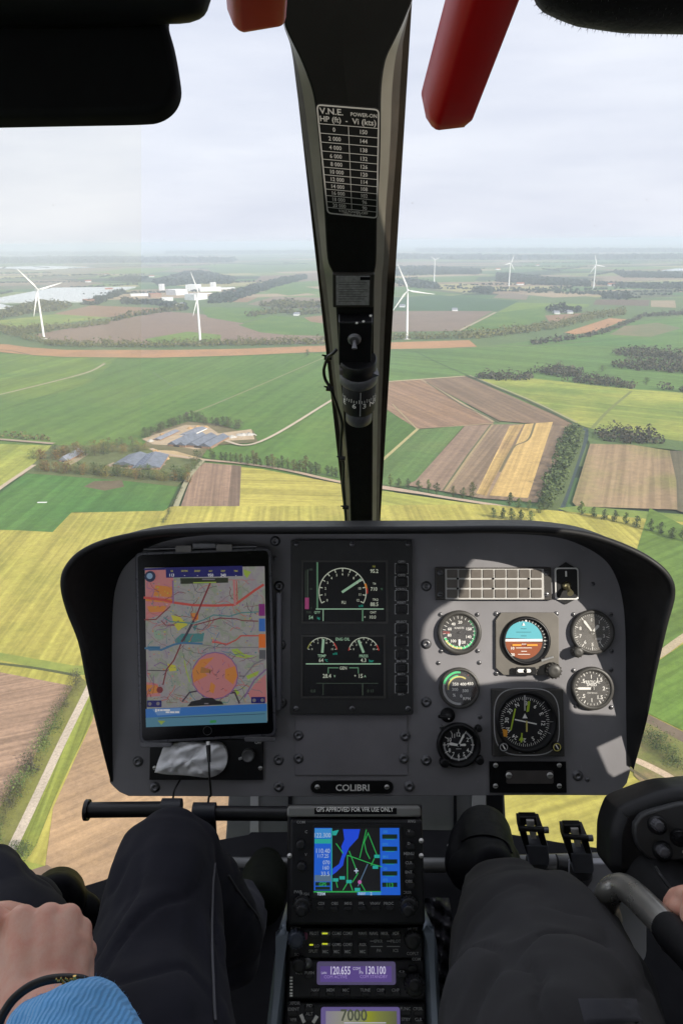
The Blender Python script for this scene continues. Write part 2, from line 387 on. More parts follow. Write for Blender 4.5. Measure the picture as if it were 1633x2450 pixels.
# --- patchwork of small far fields, hedges and farmsteads
r_ = random.Random(77); palf = [field_mat('far_soil_%d' % i, c, None, 0, 0, .15, .01) for i, c in enumerate(((.12, .19, .05), (.07, .14, .045), (.24, .17, .11), (.33, .25, .16), (.17, .21, .07), (.10, .11, .06), (.30, .27, .12)))]
HEDGES = []; FARMS = []
for i in range(150):
    x = r_.uniform(-150, 1780); y = 592 + 118 * r_.random() ** 1.3; c = gnd('S', x, y); D_ = math.hypot(c.x, c.y)
    if D_ > 11000: continue
    a = .35 + r_.choice((0, 0, .25, -.3)); L1, L2 = r_.uniform(140, 420) * (1 + D_ / 6000), r_.uniform(90, 220) * (1 + D_ / 5000); u, v = Vector((math.cos(a), math.sin(a), 0)), Vector((-math.sin(a), math.cos(a), 0)); q = GZ + .06 + i * .006
    P = [c + u * L1 * s0 / 2 + v * L2 * s1 / 2 for s0, s1 in ((-1, -1), (1, -1), (1, 1), (-1, 1))]; b = MB(); b.face([(p.x, p.y, q) for p in P], r_.choice(palf)); tag(b.build('field'), kind='structure')
    if r_.random() < .6: HEDGES.append((P[r_.randrange(3)], P[3] if r_.random() < .5 else P[0], D_))
    if i % 7 == 0: FARMS.append((P[1], a))
b = MB()
for p0, p1, D_ in HEDGES:
    n_ = int(min(70, (p1 - p0).length / 14))
    for k in range(n_):
        if r_.random() < .15: continue
        p = p0.lerp(p1, (k + r_.uniform(-.4, .4)) / n_); leaves_q = r_.uniform(7, 13)
        for _ in range(6):
            o_ = Vector((r_.uniform(-6, 6), r_.uniform(-6, 6), 0)); w_ = r_.uniform(3, 6); t_ = r_.uniform(0, 3.14); e_ = Vector((math.cos(t_), math.sin(t_), 0)) * w_; z_ = r_.uniform(0, leaves_q * .6)
            b.v += [tuple(p + o_ - e_ + Vector((0, 0, z_))), tuple(p + o_ + e_ + Vector((0, 0, z_))), tuple(p + o_ + e_ * .6 + Vector((0, 0, z_ + w_))), tuple(p + o_ - e_ * .6 + Vector((0, 0, z_ + w_ * 1.1)))]
            n0 = len(b.v) - 4; b.f.append((n0, n0 + 1, n0 + 2, n0 + 3)); b.m.append(0); b.s.append(False)
FAR_HEDGE = b
# --- the wide green plain
field((.080, .152, .030), 'G1', [(-400, 560), (150, 592), (700, 600), (1100, 592), (1640, 572), (1900, 1100), (-400, 1100)], stripe=9, dirp=((0, 900), (480, 680)), amt=.08, c2=(.115, .180, .036), vs=.006)
field((.080, .152, .030), 'G3', [(-300, -20), (1800, -20), (1800, 640), (1560, 565), (940, 474), (700, 430), (250, 390), (-300, 372)], stripe=9, dirp=((0, 170), (480, 25)), amt=.08, c2=(.115, .180, .036), vs=.006)
field(LGREEN, 'G3', [(-300, -20), (560, -30), (430, 100), (300, 150), (0, 210), (-300, 250)], stripe=9, dirp=((0, 170), (480, 25)), amt=.1, c2=(.08, .15, .035), c2amt=.8, vs=.008)
field((.075, .155, .038), 'G2', [(120, 560), (600, 560), (860, 530), (1200, 480), (1330, 440), (1700, 405), (1700, 820), (120, 820)], stripe=9, dirp=((650, 560), (860, 545)), amt=.08, c2=(.13, .20, .045), vs=.005)
field((.09, .165, .042), 'G4', [(120, -60), (1700, -60), (1700, 420), (1100, 320), (570, 75), (120, 110)], stripe=9, dirp=((870, 95), (1330, 140)), c2=(.12, .19, .04), vs=.006)
field((.14, .15, .07), 'G2', [(1230, 500), (1300, 460), (1450, 445), (1560, 470), (1420, 510)], c2=(.2, .16, .09), c2amt=.9)
field(PEACH, 'G2', [(1025, 490), (1230, 424), (1310, 430), (1150, 492), (1070, 500)])
field(PEACH, 'G2', [(130, 538), (590, 525), (625, 555), (420, 563), (130, 568)])
field(PEACH, 'G1', [(-400, 530), (40, 545), (130, 558), (300, 570), (800, 570), (1100, 565), (1620, 545), (1620, 572), (1100, 595), (700, 606), (300, 602), (130, 592), (-400, 540)], c2=BROWN)
road('G1', [(-400, 542), (0, 568), (150, 594), (300, 604), (700, 608), (1100, 597), (1640, 574)], 3.5, (.08, .09, .05), 'path')
road('G2', [(60, 574), (420, 567), (620, 557), (900, 548), (1150, 530)], 4, (.16, .14, .09), 'path')
road('G1', [(480, 628), (430, 660), (300, 700), (60, 760)], 4, (.24, .23, .12), 'path')
road('G3', [(480, 22), (400, 62), (200, 115), (-60, 178)], 5, (.34, .31, .20), 'path')
road('G3', [(1560, -40), (1000, 200), (850, 250)], 3.2, (.22, .22, .11), 'path')
road('G3', [(1050, 40), (700, 155), (560, 190)], 2.4, (.10, .17, .06), 'path')
road('G3', [(700, 60), (790, 125)], 2, (.12, .17, .08), 'path')
road('G2', [(710, 398), (540, 484)], 9, (.34, .29, .20), 'path')
road('G2', [(700, 262), (560, 312)], 8, (.30, .27, .17), 'path')
road('G2', [(340, 575), (450, 630), (590, 690)], 2.5, (.05, .09, .03), 'path')
# --- right of the post
field(BROWN, 'G4', [(110, 112), (370, 95), (700, 285), (700, 300), (560, 308), (350, 322), (110, 165)], stripe=6, dirp=((200, 150), (560, 300)), c2=(.26, .165, .11))
field((.20, .135, .085), 'G4', [(370, 95), (575, 80), (1075, 300), (1050, 312), (730, 285)], stripe=6, dirp=((400, 100), (740, 280)))
field(GREEN, 'G4', [(100, 165), (350, 320), (190, 472), (100, 540)], stripe=7, dirp=((350, 322), (190, 472)))
field((.085, .15, .042), 'G4', [(100, 550), (355, 325), (565, 308), (345, 562), (300, 585), (90, 600)], stripe=7, dirp=((350, 322), (190, 472)), c2=(.12, .16, .05))
field((.24, .165, .115), 'G4', [(570, 308), (695, 302), (480, 610), (300, 580), (345, 560)], stripe=5, dirp=((695, 302), (480, 600)))
field((.22, .155, .10), 'G4', [(695, 302), (800, 300), (1050, 310), (960, 560), (900, 660), (640, 640), (480, 610)], stripe=4, dirp=((800, 300), (560, 620)), amt=.14)
field(STRAW, 'G4', [(775, 308), (838, 300), (700, 560), (668, 630), (622, 618)], stripe=3.5, dirp=((838, 300), (660, 630)), amt=.22, c2=BROWN, c2amt=.5)
field((.50, .34, .13), 'G4', [(845, 300), (972, 290), (858, 640), (682, 628), (790, 420)], stripe=3.5, dirp=((972, 290), (858, 640)), amt=.12)
road('G4', [(890, 295), (860, 370), (800, 400), (765, 450), (730, 520)], 2.2, (.14, .12, .06), 'path')
road('G4', [(695, 302), (600, 430), (480, 606)], 3.4, (.33, .25, .14), 'path', False)
road('G4', [(690, 300), (585, 440), (470, 606)], 1.6, (.10, .11, .05), 'path', False)
road('G4', [(372, 96), (540, 195), (700, 290)], 4, (.34, .26, .16), 'path', False)
road('G4', [(395, 108), (560, 215), (730, 292)], 2.5, (.12, .11, .06), 'path', False)
road('G4', [(110, 112), (370, 94), (578, 79)], 5, (.46, .37, .24), 'path')
road('G4', [(355, 322), (190, 470), (100, 560)], 3.5, (.40, .34, .16), 'path', False)
road('G4', [(240, 210), (350, 322), (565, 308), (700, 296)], 2.0, (.34, .27, .15), 'path', False)
field(YG, 'G4', [(640, 95), (870, 90), (1330, 140), (1700, 165), (1700, 405), (1490, 370), (1180, 332), (1105, 308), (860, 200)], stripe=10, dirp=((870, 95), (1568, 160)), amt=.12, c2=(.14, .20, .04), c2amt=.8, vs=.008)
road('G4', [(575, 78), (850, 190), (1070, 298), (1125, 322)], 6, (.06, .08, .035), 'path')
road('G4', [(590, 76), (860, 186), (1080, 292)], 3, (.30, .27, .17), 'path')
road('G4', [(1330, 150), (1230, 235), (1150, 320)], 4, (.17, .19, .06), 'path')
field((.10, .15, .05), 'G4', [(1100, 320), (1500, 372), (1700, 400), (1700, 440), (1330, 398), (1140, 392)])
field((.27, .19, .11), 'G4', [(1142, 392), (1330, 396), (1510, 424), (1560, 560), (1700, 700), (1080, 680), (1060, 660)], stripe=4, dirp=((1330, 396), (1300, 680)), amt=.13, c2=(.19, .19, .06), c2amt=.7)
field((.13, .115, .07), 'G4', [(1505, 424), (1750, 430), (1750, 760), (1540, 700), (1535, 560)], stripe=4, dirp=((1530, 424), (1545, 690)))  # cloud shadow painted as a darker field colour
road('G4', [(1122, 322), (1120, 370), (1085, 470), (1040, 600), (1000, 720)], 5, (.05, .07, .07), 'ditch')
road('G4', [(1100, 330), (1085, 400), (1050, 500), (1010, 610), (960, 720)], 9, (.10, .13, .05), 'verge')
# --- near the farm
field(YG, 'G3', [(-300, 385), (240, 400), (160, 480), (-20, 610), (-300, 800)], stripe=6, dirp=((240, 400), (0, 590)), c2=LGREEN)
field((.065, .155, .035), 'G3', [(-300, 860), (120, 528), (350, 538), (560, 560), (815, 590), (755, 712), (340, 706), (235, 808), (-300, 800)], stripe=7, dirp=((235, 808), (340, 706)), c2=(.10, .17, .04), vs=.01)
field((.14, .11, .065), 'G3', [(385, 590), (430, 565), (560, 560), (570, 590), (480, 608)])
field((.12, .11, .05), 'G3', [(640, 420), (700, 340), (860, 290), (1000, 300), (1080, 330), (1160, 330), (1180, 385), (960, 400), (920, 460), (700, 450)], c2=TAN)
field((.42, .32, .21), 'G3', [(650, 370), (740, 340), (850, 305), (950, 310), (1000, 345), (1150, 325), (1165, 372), (1010, 380), (900, 420), (790, 400), (700, 395)], c2=(.30, .24, .18))
field((.12, .14, .055), 'G3', [(240, 400), (640, 400), (930, 470), (810, 590), (560, 562), (120, 528), (160, 480)], c2=OLIVE)
field((.42, .31, .17), 'G3', [(690, 420), (800, 425), (930, 462), (860, 462), (730, 445)])
field((.30, .25, .16), 'G3', [(290, 480), (380, 430), (410, 440), (330, 490)])
field((.33, .26, .19), 'G3', [(480, 495), (640, 515), (760, 490), (740, 470), (520, 478)])
field((.29, .19, .13), 'G3', [(935, 480), (1104, 495), (1100, 705), (960, 705), (850, 732), (800, 760), (860, 590), (890, 520)], stripe=3, dirp=((1060, 495), (1050, 705)), amt=.16, c2=(.21, .14, .095))
field((.17, .115, .08), 'G3', [(1060, 492), (1104, 496), (1098, 706), (1040, 704)], stripe=3, dirp=((1060, 495), (1050, 705)))
field(YEL, 'G3', [(1104, 500), (1200, 510), (1568, 580), (1800, 620), (2100, 700), (2100, 900), (1100, 900), (1115, 745), (1096, 690)], stripe=4, dirp=((1115, 745), (1568, 760)), amt=.12, c2=(.24, .235, .04))
field(OLIVE, 'G3', [(850, 735), (870, 712), (960, 706), (990, 745)], c2=DBROWN)
field(YG, 'G4', [(60, 590), (480, 652), (775, 692), (960, 722), (1200, 780), (1500, 845), (1700, 900), (1700, 1300), (60, 1300)], stripe=5, dirp=((180, 600), (700, 700)), c2=YEL, amt=.12)
field((.12, .19, .045), 'G4', [(990, 690), (1090, 680), (1700, 730), (1900, 980), (1490, 830), (1200, 768)], c2=YG)
road('G3', [(1520, 190), (1190, 383), (1010, 376)], 4.2, (.48, .40, .30))
road('G3', [(-200, 358), (0, 372), (250, 392)], 6, (.34, .27, .20))
road('G3', [(160, 490), (0, 600), (-150, 720)], 4.5, (.46, .37, .27))
road('G3', [(690, 415), (760, 440), (930, 466), (1100, 482), (1300, 512), (1560, 570), (1800, 605), (1950, 625)], 5, (.44, .33, .23))
road('G4', [(60, 575), (200, 592), (480, 640), (770, 686), (950, 717), (1180, 762), (1490, 832), (1800, 900)], 5, (.45, .34, .25))
road('G3', [(930, 470), (870, 540), (830, 620), (800, 700), (775, 780)], 4.5, (.33, .31, .20))
# --- under the helicopter, left of the panel
field(YEL, 'A', [(-300, 92), (100, 100), (285, 110), (385, 5), (880, -5), (920, -30), (1500, -30), (2600, -40), (3700, 60), (3900, 1200), (5000, 3000), (-300, 3000)], stripe=3.2, dirp=((0, 640), (320, 220)), amt=.13, c2=(.235, .235, .045), vs=.02)
field((.13, .20, .045), 'A', [(-300, 780), (0, 800), (250, 850), (430, 880), (1000, 900), (1000, 830), (400, 830), (0, 760), (-300, 740)], c2=YG, c2amt=.8)
field((.32, .21, .14), 'A', [(-600, 820), (0, 865), (400, 942), (330, 1060), (230, 1240), (100, 1500), (0, 1700), (-300, 2300), (-900, 2300)], stripe=1.6, dirp=((-100, 1120), (300, 1040)), amt=.14, c2=(.27, .18, .12), vs=.03)
road('A', [(-400, 780), (0, 820), (200, 845), (430, 886)], 2.0, (.09, .10, .04), 'path')
field((.20, .20, .05), 'A', [(430, 885), (480, 930), (380, 1150), (260, 1380), (160, 1600), (60, 1900), (-200, 1900), (0, 1600), (150, 1400), (260, 1190), (350, 1020)], c2=(.14, .13, .05), vs=.05)
field((.22, .24, .045), 'A', [(490, 950), (560, 950), (500, 1120), (400, 1330), (290, 1568), (200, 1800), (60, 2000), (100, 1800), (200, 1568), (330, 1300)], stripe=1.2, dirp=((500, 1000), (290, 1568)), amt=.16, c2=(.15, .19, .04), vs=.05)
road('A', [(700, 470), (560, 780), (475, 965), (340, 1240), (215, 1510), (150, 1650), (70, 1820), (-10, 2010)], 3.6, (.50, .42, .33))
field((.39, .255, .14), 'A', [(520, 1010), (1600, 1010), (1900, 2600), (300, 2600), (250, 1900), (290, 1600), (400, 1350), (500, 1130)], stripe=2.2, dirp=((560, 1440), (900, 1300)), amt=.10, c2=(.27, .18, .11), c2amt=.65, vs=.035)
field((.22, .25, .045), 'D', [(60, 420), (90, 405), (165, 435), (250, 455), (200, 700), (100, 600)], c2=YG)
field((.19, .13, .09), 'D', [(130, 490), (260, 450), (330, 500), (220, 620)])
# --- right of the panel
field((.125, .19, .035), 'C', [(1380, -20), (1568, 80), (2100, 300), (2100, 800), (1568, 682), (1440, 782), (1300, 800), (1250, 400)], stripe=4, dirp=((1450, 700), (1568, 640)), c2=(.09, .16, .035))
field((.12, .20, .035), 'C', [(1300, 860), (1440, 830), (1568, 742), (2100, 400), (2100, 1500), (1568, 1232), (1380, 1140), (1250, 1120)], stripe=3.5, dirp=((1400, 1100), (1568, 1000)), amt=.13, c2=(.16, .23, .045), vs=.02)
road('C', [(1300, 860), (1430, 805), (1568, 706), (1900, 480)], 4.5, (.42, .34, .22))
field((.17, .13, .09), 'C', [(1300, 1110), (1378, 1145), (1568, 1240), (1900, 1420), (1900, 1520), (1568, 1300), (1370, 1190), (1290, 1150)])
field((.16, .17, .05), 'C', [(1290, 1150), (1370, 1190), (1568, 1300), (1900, 1520), (1900, 1900), (1500, 1700), (1290, 1480)], c2=(.22, .16, .08), c2amt=.9, vs=.05)
road('C', [(1250, 1380), (1330, 1410), (1450, 1470), (1568, 1540), (1800, 1660)], 3.6, (.50, .38, .26))
road('C', [(1230, 1420), (1330, 1485), (1440, 1565), (1600, 1680)], 1.6, (.12, .10, .05), 'path')
field(YEL, 'C', [(500, 1380), (1230, 1440), (1300, 1500), (1440, 1600), (1900, 1850), (1900, 3200), (500, 3200)], stripe=2.4, dirp=((600, 1560), (1000, 1440)), amt=.12, c2=(.26, .23, .04), vs=.02)

# ------------------------------------------------------------ foliage
def leaf_mat(name, c, c2, vs=.25):
    m = bpy.data.materials.new(name); m.use_nodes = True; t = m.node_tree; b = t.nodes['Principled BSDF']
    b.inputs['Roughness'].default_value = .8; b.inputs['Specular IOR Level'].default_value = .2
    co = N(t, 'ShaderNodeTexCoord'); n = N(t, 'ShaderNodeTexNoise', Scale=vs, Detail=4.0, Roughness=.7); oi = N(t, 'ShaderNodeObjectInfo')
    ge = N(t, 'ShaderNodeNewGeometry'); ad = N(t, 'ShaderNodeMath', operation='ADD')
    mr = N(t, 'ShaderNodeMapRange'); mr.inputs[1].default_value = .6; mr.inputs[2].default_value = 1.5
    mx_ = N(t, 'ShaderNodeMixRGB'); mx_.inputs[1].default_value = (*c, 1); mx_.inputs[2].default_value = (*c2, 1)
    t.links.new(co.outputs['Object'], n.inputs['Vector']); t.links.new(n.outputs[0], ad.inputs[0]); t.links.new(ge.outputs['Random Per Island'], ad.inputs[1])
    t.links.new(ad.outputs[0], mr.inputs[0]); t.links.new(mr.outputs[0], mx_.inputs[0])
    hs = N(t, 'ShaderNodeHueSaturation'); r = N(t, 'ShaderNodeMapRange'); r.inputs[3].default_value = .75; r.inputs[4].default_value = 1.3
    t.links.new(oi.outputs['Random'], r.inputs[0]); t.links.new(r.outputs[0], hs.inputs['Value']); t.links.new(mx_.outputs[0], hs.inputs['Color']); t.links.new(hs.outputs[0], b.inputs['Base Color'])
    return m
LEAF = {'dark': leaf_mat('leaf_dark', (.040, .062, .024), (.095, .125, .040)), 'olive': leaf_mat('leaf_olive', (.075, .085, .030), (.15, .14, .045)),
        'green': leaf_mat('leaf_green', (.060, .095, .030), (.14, .18, .050)), 'rust': leaf_mat('leaf_rust', (.13, .085, .03), (.24, .15, .05)),
        'grey': leaf_mat('leaf_grey', (.040, .042, .028), (.110, .095, .060)), 'far': leaf_mat('leaf_far', (.022, .034, .026), (.040, .052, .030)), 'yellow': leaf_mat('leaf_yellow', (.16, .14, .035), (.25, .20, .05))}
BARK = mat('bark', (.07, .055, .04), .9, var=.3, vs=3)
def leaves(b, c, rx, ry, rz, n, size, m, r_):
    for _ in range(n):
        while True:
            v = Vector((r_.uniform(-1, 1), r_.uniform(-1, 1), r_.uniform(-1, 1)))
            if .2 < v.length < 1: break
        v = v.normalized() * (v.length ** .4)
        p = Vector(c) + Vector((v.x * rx, v.y * ry, v.z * rz)); nn = (v + Vector((r_.uniform(-.7, .7), r_.uniform(-.7, .7), r_.uniform(-.3, .9)))).normalized()
        a = nn.orthogonal().normalized(); q = Matrix.Rotation(r_.uniform(0, 6.28), 3, nn); a = q @ a; e = nn.cross(a)
        s1 = size * r_.uniform(.5, 1.2); s2 = s1 * r_.uniform(.6, 1)
        b.add([p - a * s1, p - e * s2, p + a * s1 * .8, p + e * s2 * .9 + nn * s1 * .25], [(0, 1, 2, 3)], m)
def tree(kind, h, wd, m, seed, label, group, trunk_h=.22, name='tree', n=17, per=24):
    r_ = random.Random(seed); o = thing(name, label, 'tree', None, group); t = MB(); c = MB()
    lean = Vector((r_.uniform(-.04, .04) * h, r_.uniform(-.04, .04) * h, 0))
    t.tube([Vector((0, 0, -.3)), Vector((0, 0, h * .3)) + lean * .3, Vector((0, 0, h * .6)) + lean * .7, Vector((0, 0, h * .9)) + lean], [h * .024, h * .018, h * .011, h * .003], BARK, 6)
    for i in range(n):
        f = (i + .5) / n; z = h * (trunk_h + (1 - trunk_h) * f * .93)
        env = {'poplar': math.sin(math.pi * min(1, .12 + f * .88)) ** .7 * (1 - .22 * f), 'round': math.sin(math.pi * (.15 + .8 * f)) ** .6}[kind]
        a = r_.uniform(0, 6.28); rr = wd * .5 * env * r_.uniform(.25, .8); p = Vector((math.cos(a) * rr, math.sin(a) * rr, z)) + lean * f
        t.tube([Vector((0, 0, z * .72)) + lean * f * .7, p], [h * .006, h * .002], BARK, 4)
        cs = wd * .5 * env * r_.uniform(.42, .75) + .35
        leaves(c, p, cs, cs, cs * .85, per, .043 * h * r_.uniform(.7, 1.15), m, r_)
    t.build('trunk', o); c.build('crown', o); return o
def plant(protos, pts, group, label, hs=(.8, 1.2), seed=3):
    r_ = random.Random(seed); first = {}
    for i, (z, x, y) in enumerate(pts):
        k = r_.randrange(len(protos)); p0 = protos[k]
        if k in first: o = copy_tree(p0)
        else: o = p0; first[k] = 1
        q = gnd(z, x, y); o.location = (q.x, q.y, GZ + .3); s_ = r_.uniform(*hs)
        o.rotation_euler = (0, 0, r_.uniform(0, 6.28)); o.scale = (s_, s_, s_ * r_.uniform(.9, 1.1)); tag(o, label, 'tree', group)
    for k, p0 in enumerate(protos):
        if k not in first:
            for ch in list(p0.children): bpy.data.objects.remove(ch)
            bpy.data.objects.remove(p0)
def lerp_pts(z, a, b, n, j=3, seed=1):
    r_ = random.Random(seed); return [(z, a[0] + (b[0] - a[0]) * (i / (n - 1)) + r_.uniform(-j, j), a[1] + (b[1] - a[1]) * (i / (n - 1)) + r_.uniform(-j * .3, j * .3)) for i in range(n)]
def protos(kind, h, wd, mats_, seed, **k): return [tree(kind if i % 3 != 2 else 'round', h * (1, .9, 1.08)[i % 3], wd * (1.1, 1.25, 1.3)[i % 3], LEAF[m], seed + i, 'tree', 'trees', **k) for i, m in enumerate(mats_)]
plant(protos('poplar', 15, 6.0, ['green', 'dark', 'olive'], 10), lerp_pts('G3', (960, 462), (1560, 545), 26, 9, 2), 'roadside trees left of the centre post', 'young roadside tree in the dense row left of the centre post', (.6, 1.0))
plant(protos('poplar', 16, 6.0, ['green', 'dark', 'olive'], 20), [('G4', x, y) for x, y in ((228, 590), (268, 594), (310, 598), (357, 606), (402, 608), (440, 618), (515, 636), (560, 644), (606, 642))], 'spaced roadside trees right of the centre post', 'slender roadside tree standing apart in the row just right of the centre post', (.6, .9))
plant(protos('poplar', 16, 7.0, ['dark', 'green'], 30), [('G4', x, y) for x, y in ((772, 680), (815, 690), (860, 698), (905, 712), (740, 740), (780, 745), (820, 750), (870, 755), (700, 735), (930, 700))], 'trees clustered at the road bend', 'bushy dark tree in the cluster where the road meets the wood strip', (.55, .95))
plant(protos('poplar', 15, 6.2, ['green', 'dark'], 40), [('G4', x, y + 6) for x, y in ((1100, 716), (1155, 724), (1203, 738), (1252, 744), (1303, 758), (1353, 770), (1417, 790), (1462, 800), (1515, 820), (1568, 838))], 'evenly spaced trees above the right end of the panel', 'conical green tree in the evenly spaced row above the right end of the panel', (.62, .95))
plant(protos('round', 13, 11, ['dark', 'green', 'olive', 'rust', 'yellow'], 50), lerp_pts('G3', (170, 470), (660, 420), 22, 22, 4) + lerp_pts('G3', (250, 440), (620, 400), 10, 20, 5), 'trees around the upper side of the farmyard', 'autumn tree along the upper edge of the wooded farmyard', (.7, 1.1))
plant(protos('round', 13, 10, ['green', 'olive', 'dark', 'rust', 'yellow'], 60), lerp_pts('G3', (180, 515), (850, 570), 26, 16, 6) + lerp_pts('G3', (330, 520), (800, 560), 10, 14, 7) + lerp_pts('G3', (850, 560), (905, 480), 6, 10, 8), 'trees around the lower side of the farmyard', 'autumn tree along the lower edge of the wooded farmyard', (.7, 1.1))
plant(protos('round', 14, 11, ['dark', 'grey'], 70), lerp_pts('G3', (665, 365), (860, 285), 12, 8, 9) + lerp_pts('G3', (860, 285), (1090, 322), 14, 8, 10), 'dark trees behind the solar roofed barns', 'dark bare-topped tree in the belt behind the long barns', (.7, 1.0))
plant(protos('round', 7, 7, ['grey', 'olive', 'green'], 80, per=22), lerp_pts('A', (420, 905), (60, 1600), 22, 10, 11) + lerp_pts('D', (110, 20), (-20, 330), 7, 10, 12), 'hedgerow trees beside the track at the lower left', 'low leafy tree in the hedgerow beside the pale track at the lower left', (.7, 1.15))
plant(protos('round', 4.5, 3.6, ['dark', 'grey'], 90), lerp_pts('G3', (830, 600), (752, 755), 14, 3, 13), 'small shrubs along the farm lane', 'small dark roadside shrub tree along the lane below the farm', (.8, 1.1))
plant(protos('round', 12, 11, ['dark', 'green'], 95), [('C', 1410, 1330), ('C', 1440, 1300), ('C', 1470, 1360), ('C', 1530, 1440), ('C', 1500, 1400), ('C', 1380, 1280)], 'trees beside the track right of the panel', 'dark spreading tree beside the track right of the instrument panel', (.5, .9))
plant(protos('round', 9, 9, ['green', 'dark'], 97), [('D', 130, 400), ('D', 100, 370), ('D', 150, 360), ('D', 20, 460)], 'trees at the end of the pale track', 'green tree where the pale track meets the corner of the brown field', (.5, .8))
plant(protos('round', 14, 12, ['dark'], 99), [('G1', 1405, 600), ('G4', 1195, 60), ('G4', 1395, 120), ('G4', 870, 85)], 'lone trees in the plain', 'lone dark tree standing in the open green plain', (.7, 1.1))

def mass(name, label, polys, h, m, sp, size, n=10, seed=1):
    """woodland far away: hundreds of crowns nobody could count"""
    r_ = random.Random(seed); b = MB()
    for z, pts in polys:
        P = [gnd(z, *p) for p in pts]; x0, x1 = min(p.x for p in P), max(p.x for p in P); y0, y1 = min(p.y for p in P), max(p.y for p in P)
        spx = max(sp, math.sqrt(max(1, (x1 - x0) * (y1 - y0)) / 2600)); k = spx / sp
        nx, ny = int((x1 - x0) / spx) + 1, int((y1 - y0) / spx) + 1
        for i in range(nx + 1):
            for j in range(ny + 1):
                x, y = x0 + (i + r_.uniform(-.45, .45)) * spx, y0 + (j + r_.uniform(-.45, .45)) * spx; ins = False
                for q in range(len(P)):
                    a, c = P[q], P[q - 1]
                    if (a.y > y) != (c.y > y) and x < (c.x - a.x) * (y - a.y) / (c.y - a.y) + a.x: ins = not ins
                if not ins: continue
                hh = h * (r_.uniform(.5, 1.0) if r_.random() < .8 else r_.uniform(1.0, 1.35)); kk = min(k, 2.6)
                leaves(b, (x, y, GZ + hh * .55), sp * .6 * kk, sp * .6 * kk, hh * .5, n, size * kk, m, r_)
    if b.v: return tag(b.build(name), label, 'wood', None, 'stuff')
def band(z, pts, t): # a strip t zoom pixels thick above the traced foot line
    return (z, list(pts) + [(x, y - t) for x, y in reversed(pts)])
FAR_HEDGE.mi(LEAF['far']); tag(FAR_HEDGE.build('hedges'), 'thin far hedges between the small fields towards the horizon', 'hedge', None, 'stuff')
mass('woodland', 'dark strip of wood beside the straight ditch in the ploughed fields', [('G4', [(1050, 318), (1105, 325), (1080, 420), (1040, 540), (970, 700), (905, 690), (930, 580), (985, 480), (1000, 380)])], 10, LEAF['dark'], 7, 1.5, 34, 2)
mass('woodland', 'low block of bare brown wood beside the right green field', [('G4', [(1165, 372), (1180, 345), (1300, 342), (1450, 362), (1480, 395), (1440, 402), (1300, 392)])], 13, LEAF['grey'], 8, 1.7, 30, 3)
mass('woodland', 'ragged row of bare trees across the green fields on the right', [('G4', [(620, 92), (640, 75), (860, 80), (880, 100), (760, 104)]), ('G4', [(880, 62), (1000, 40), (1110, 70), (1110, 92), (1000, 84)]), ('G4', [(1010, 104), (1130, 92), (1280, 110), (1360, 128), (1330, 142), (1200, 128)]), ('G4', [(1420, 132), (1560, 142), (1700, 160), (1700, 170), (1560, 156)])], 13, LEAF['grey'], 9, 1.9, 26, 4)
mass('woodland', 'bare brown copse near the right edge of the photo', [('G2', [(1225, 595), (1300, 575), (1460, 585), (1568, 600), (1700, 610), (1700, 640), (1568, 628), (1380, 612)]), ('G2', [(1245, 640), (1400, 628), (1700, 650), (1700, 690), (1450, 672), (1260, 655)])], 14, LEAF['grey'], 11, 2.2, 24, 5)
mass('woodland', 'long tree belt running behind the near wind turbines', [band('G1', [(20, 500), (110, 520), (230, 552), (400, 558), (700, 560), (1000, 552), (1490, 545)], 12), band('G1', [(-60, 480), (80, 500), (240, 488)], 22), band('G1', [(240, 480), (380, 468), (500, 452)], 9), band('G2', [(150, 525), (520, 520), (560, 515)], 9)], 15, LEAF['olive'], 10, 2.2, 20, 6)
mass('woodland', 'curving avenue of trees behind the peach field', [band('G2', [(555, 522), (700, 512), (880, 490), (1020, 468), (1150, 432), (1300, 412)], 24)], 14, LEAF['olive'], 12, 2.5, 20, 7)
mass('woodland', 'dark hedge belt in front of the peach field', [band('G2', [(870, 548), (1030, 530), (1200, 500), (1320, 450), (1380, 425)], 10), band('G2', [(1380, 420), (1500, 415), (1700, 400)], 8)], 12, LEAF['grey'], 10, 2.3, 20, 8)
mass('woodland', 'bluish woods between the fields far behind the turbines', [('G2', [(715, 225), (770, 225), (950, 245), (1140, 262), (1140, 280), (900, 272), (720, 258)]), ('G2', [(250, 262), (300, 250), (440, 270), (450, 292), (330, 285)]), ('G2', [(605, 308), (620, 290), (690, 292), (700, 315)]), ('G2', [(945, 395), (960, 380), (1090, 385), (1100, 398), (1010, 402)]), ('G2', [(1195, 335), (1215, 322), (1255, 330), (1320, 318), (1320, 340)]), ('G2', [(220, 195), (400, 192), (640, 205), (640, 225), (220, 222)]), ('G2', [(1140, 268), (1500, 275), (1700, 285), (1700, 295), (1400, 290)]), ('G2', [(1250, 215), (1700, 225), (1700, 242), (1300, 238)])], 16, LEAF['far'], 16, 6, 9, 9)
mass('woodland', 'dark woods around the distant white factory', [('G1', [(700, 258), (850, 215), (920, 212), (1080, 245), (1050, 270), (900, 262), (740, 282)]), ('G1', [(560, 345), (700, 350), (850, 372), (860, 390), (700, 362), (560, 362)]), ('G1', [(960, 330), (1080, 300), (1290, 245), (1400, 230), (1400, 245), (1250, 285), (1060, 350), (960, 358)]), ('G1', [(380, 362), (560, 300), (575, 308), (440, 365)]), ('G1', [(500, 250), (580, 236), (680, 240), (640, 258)])], 15, LEAF['far'], 16, 6, 9, 10)
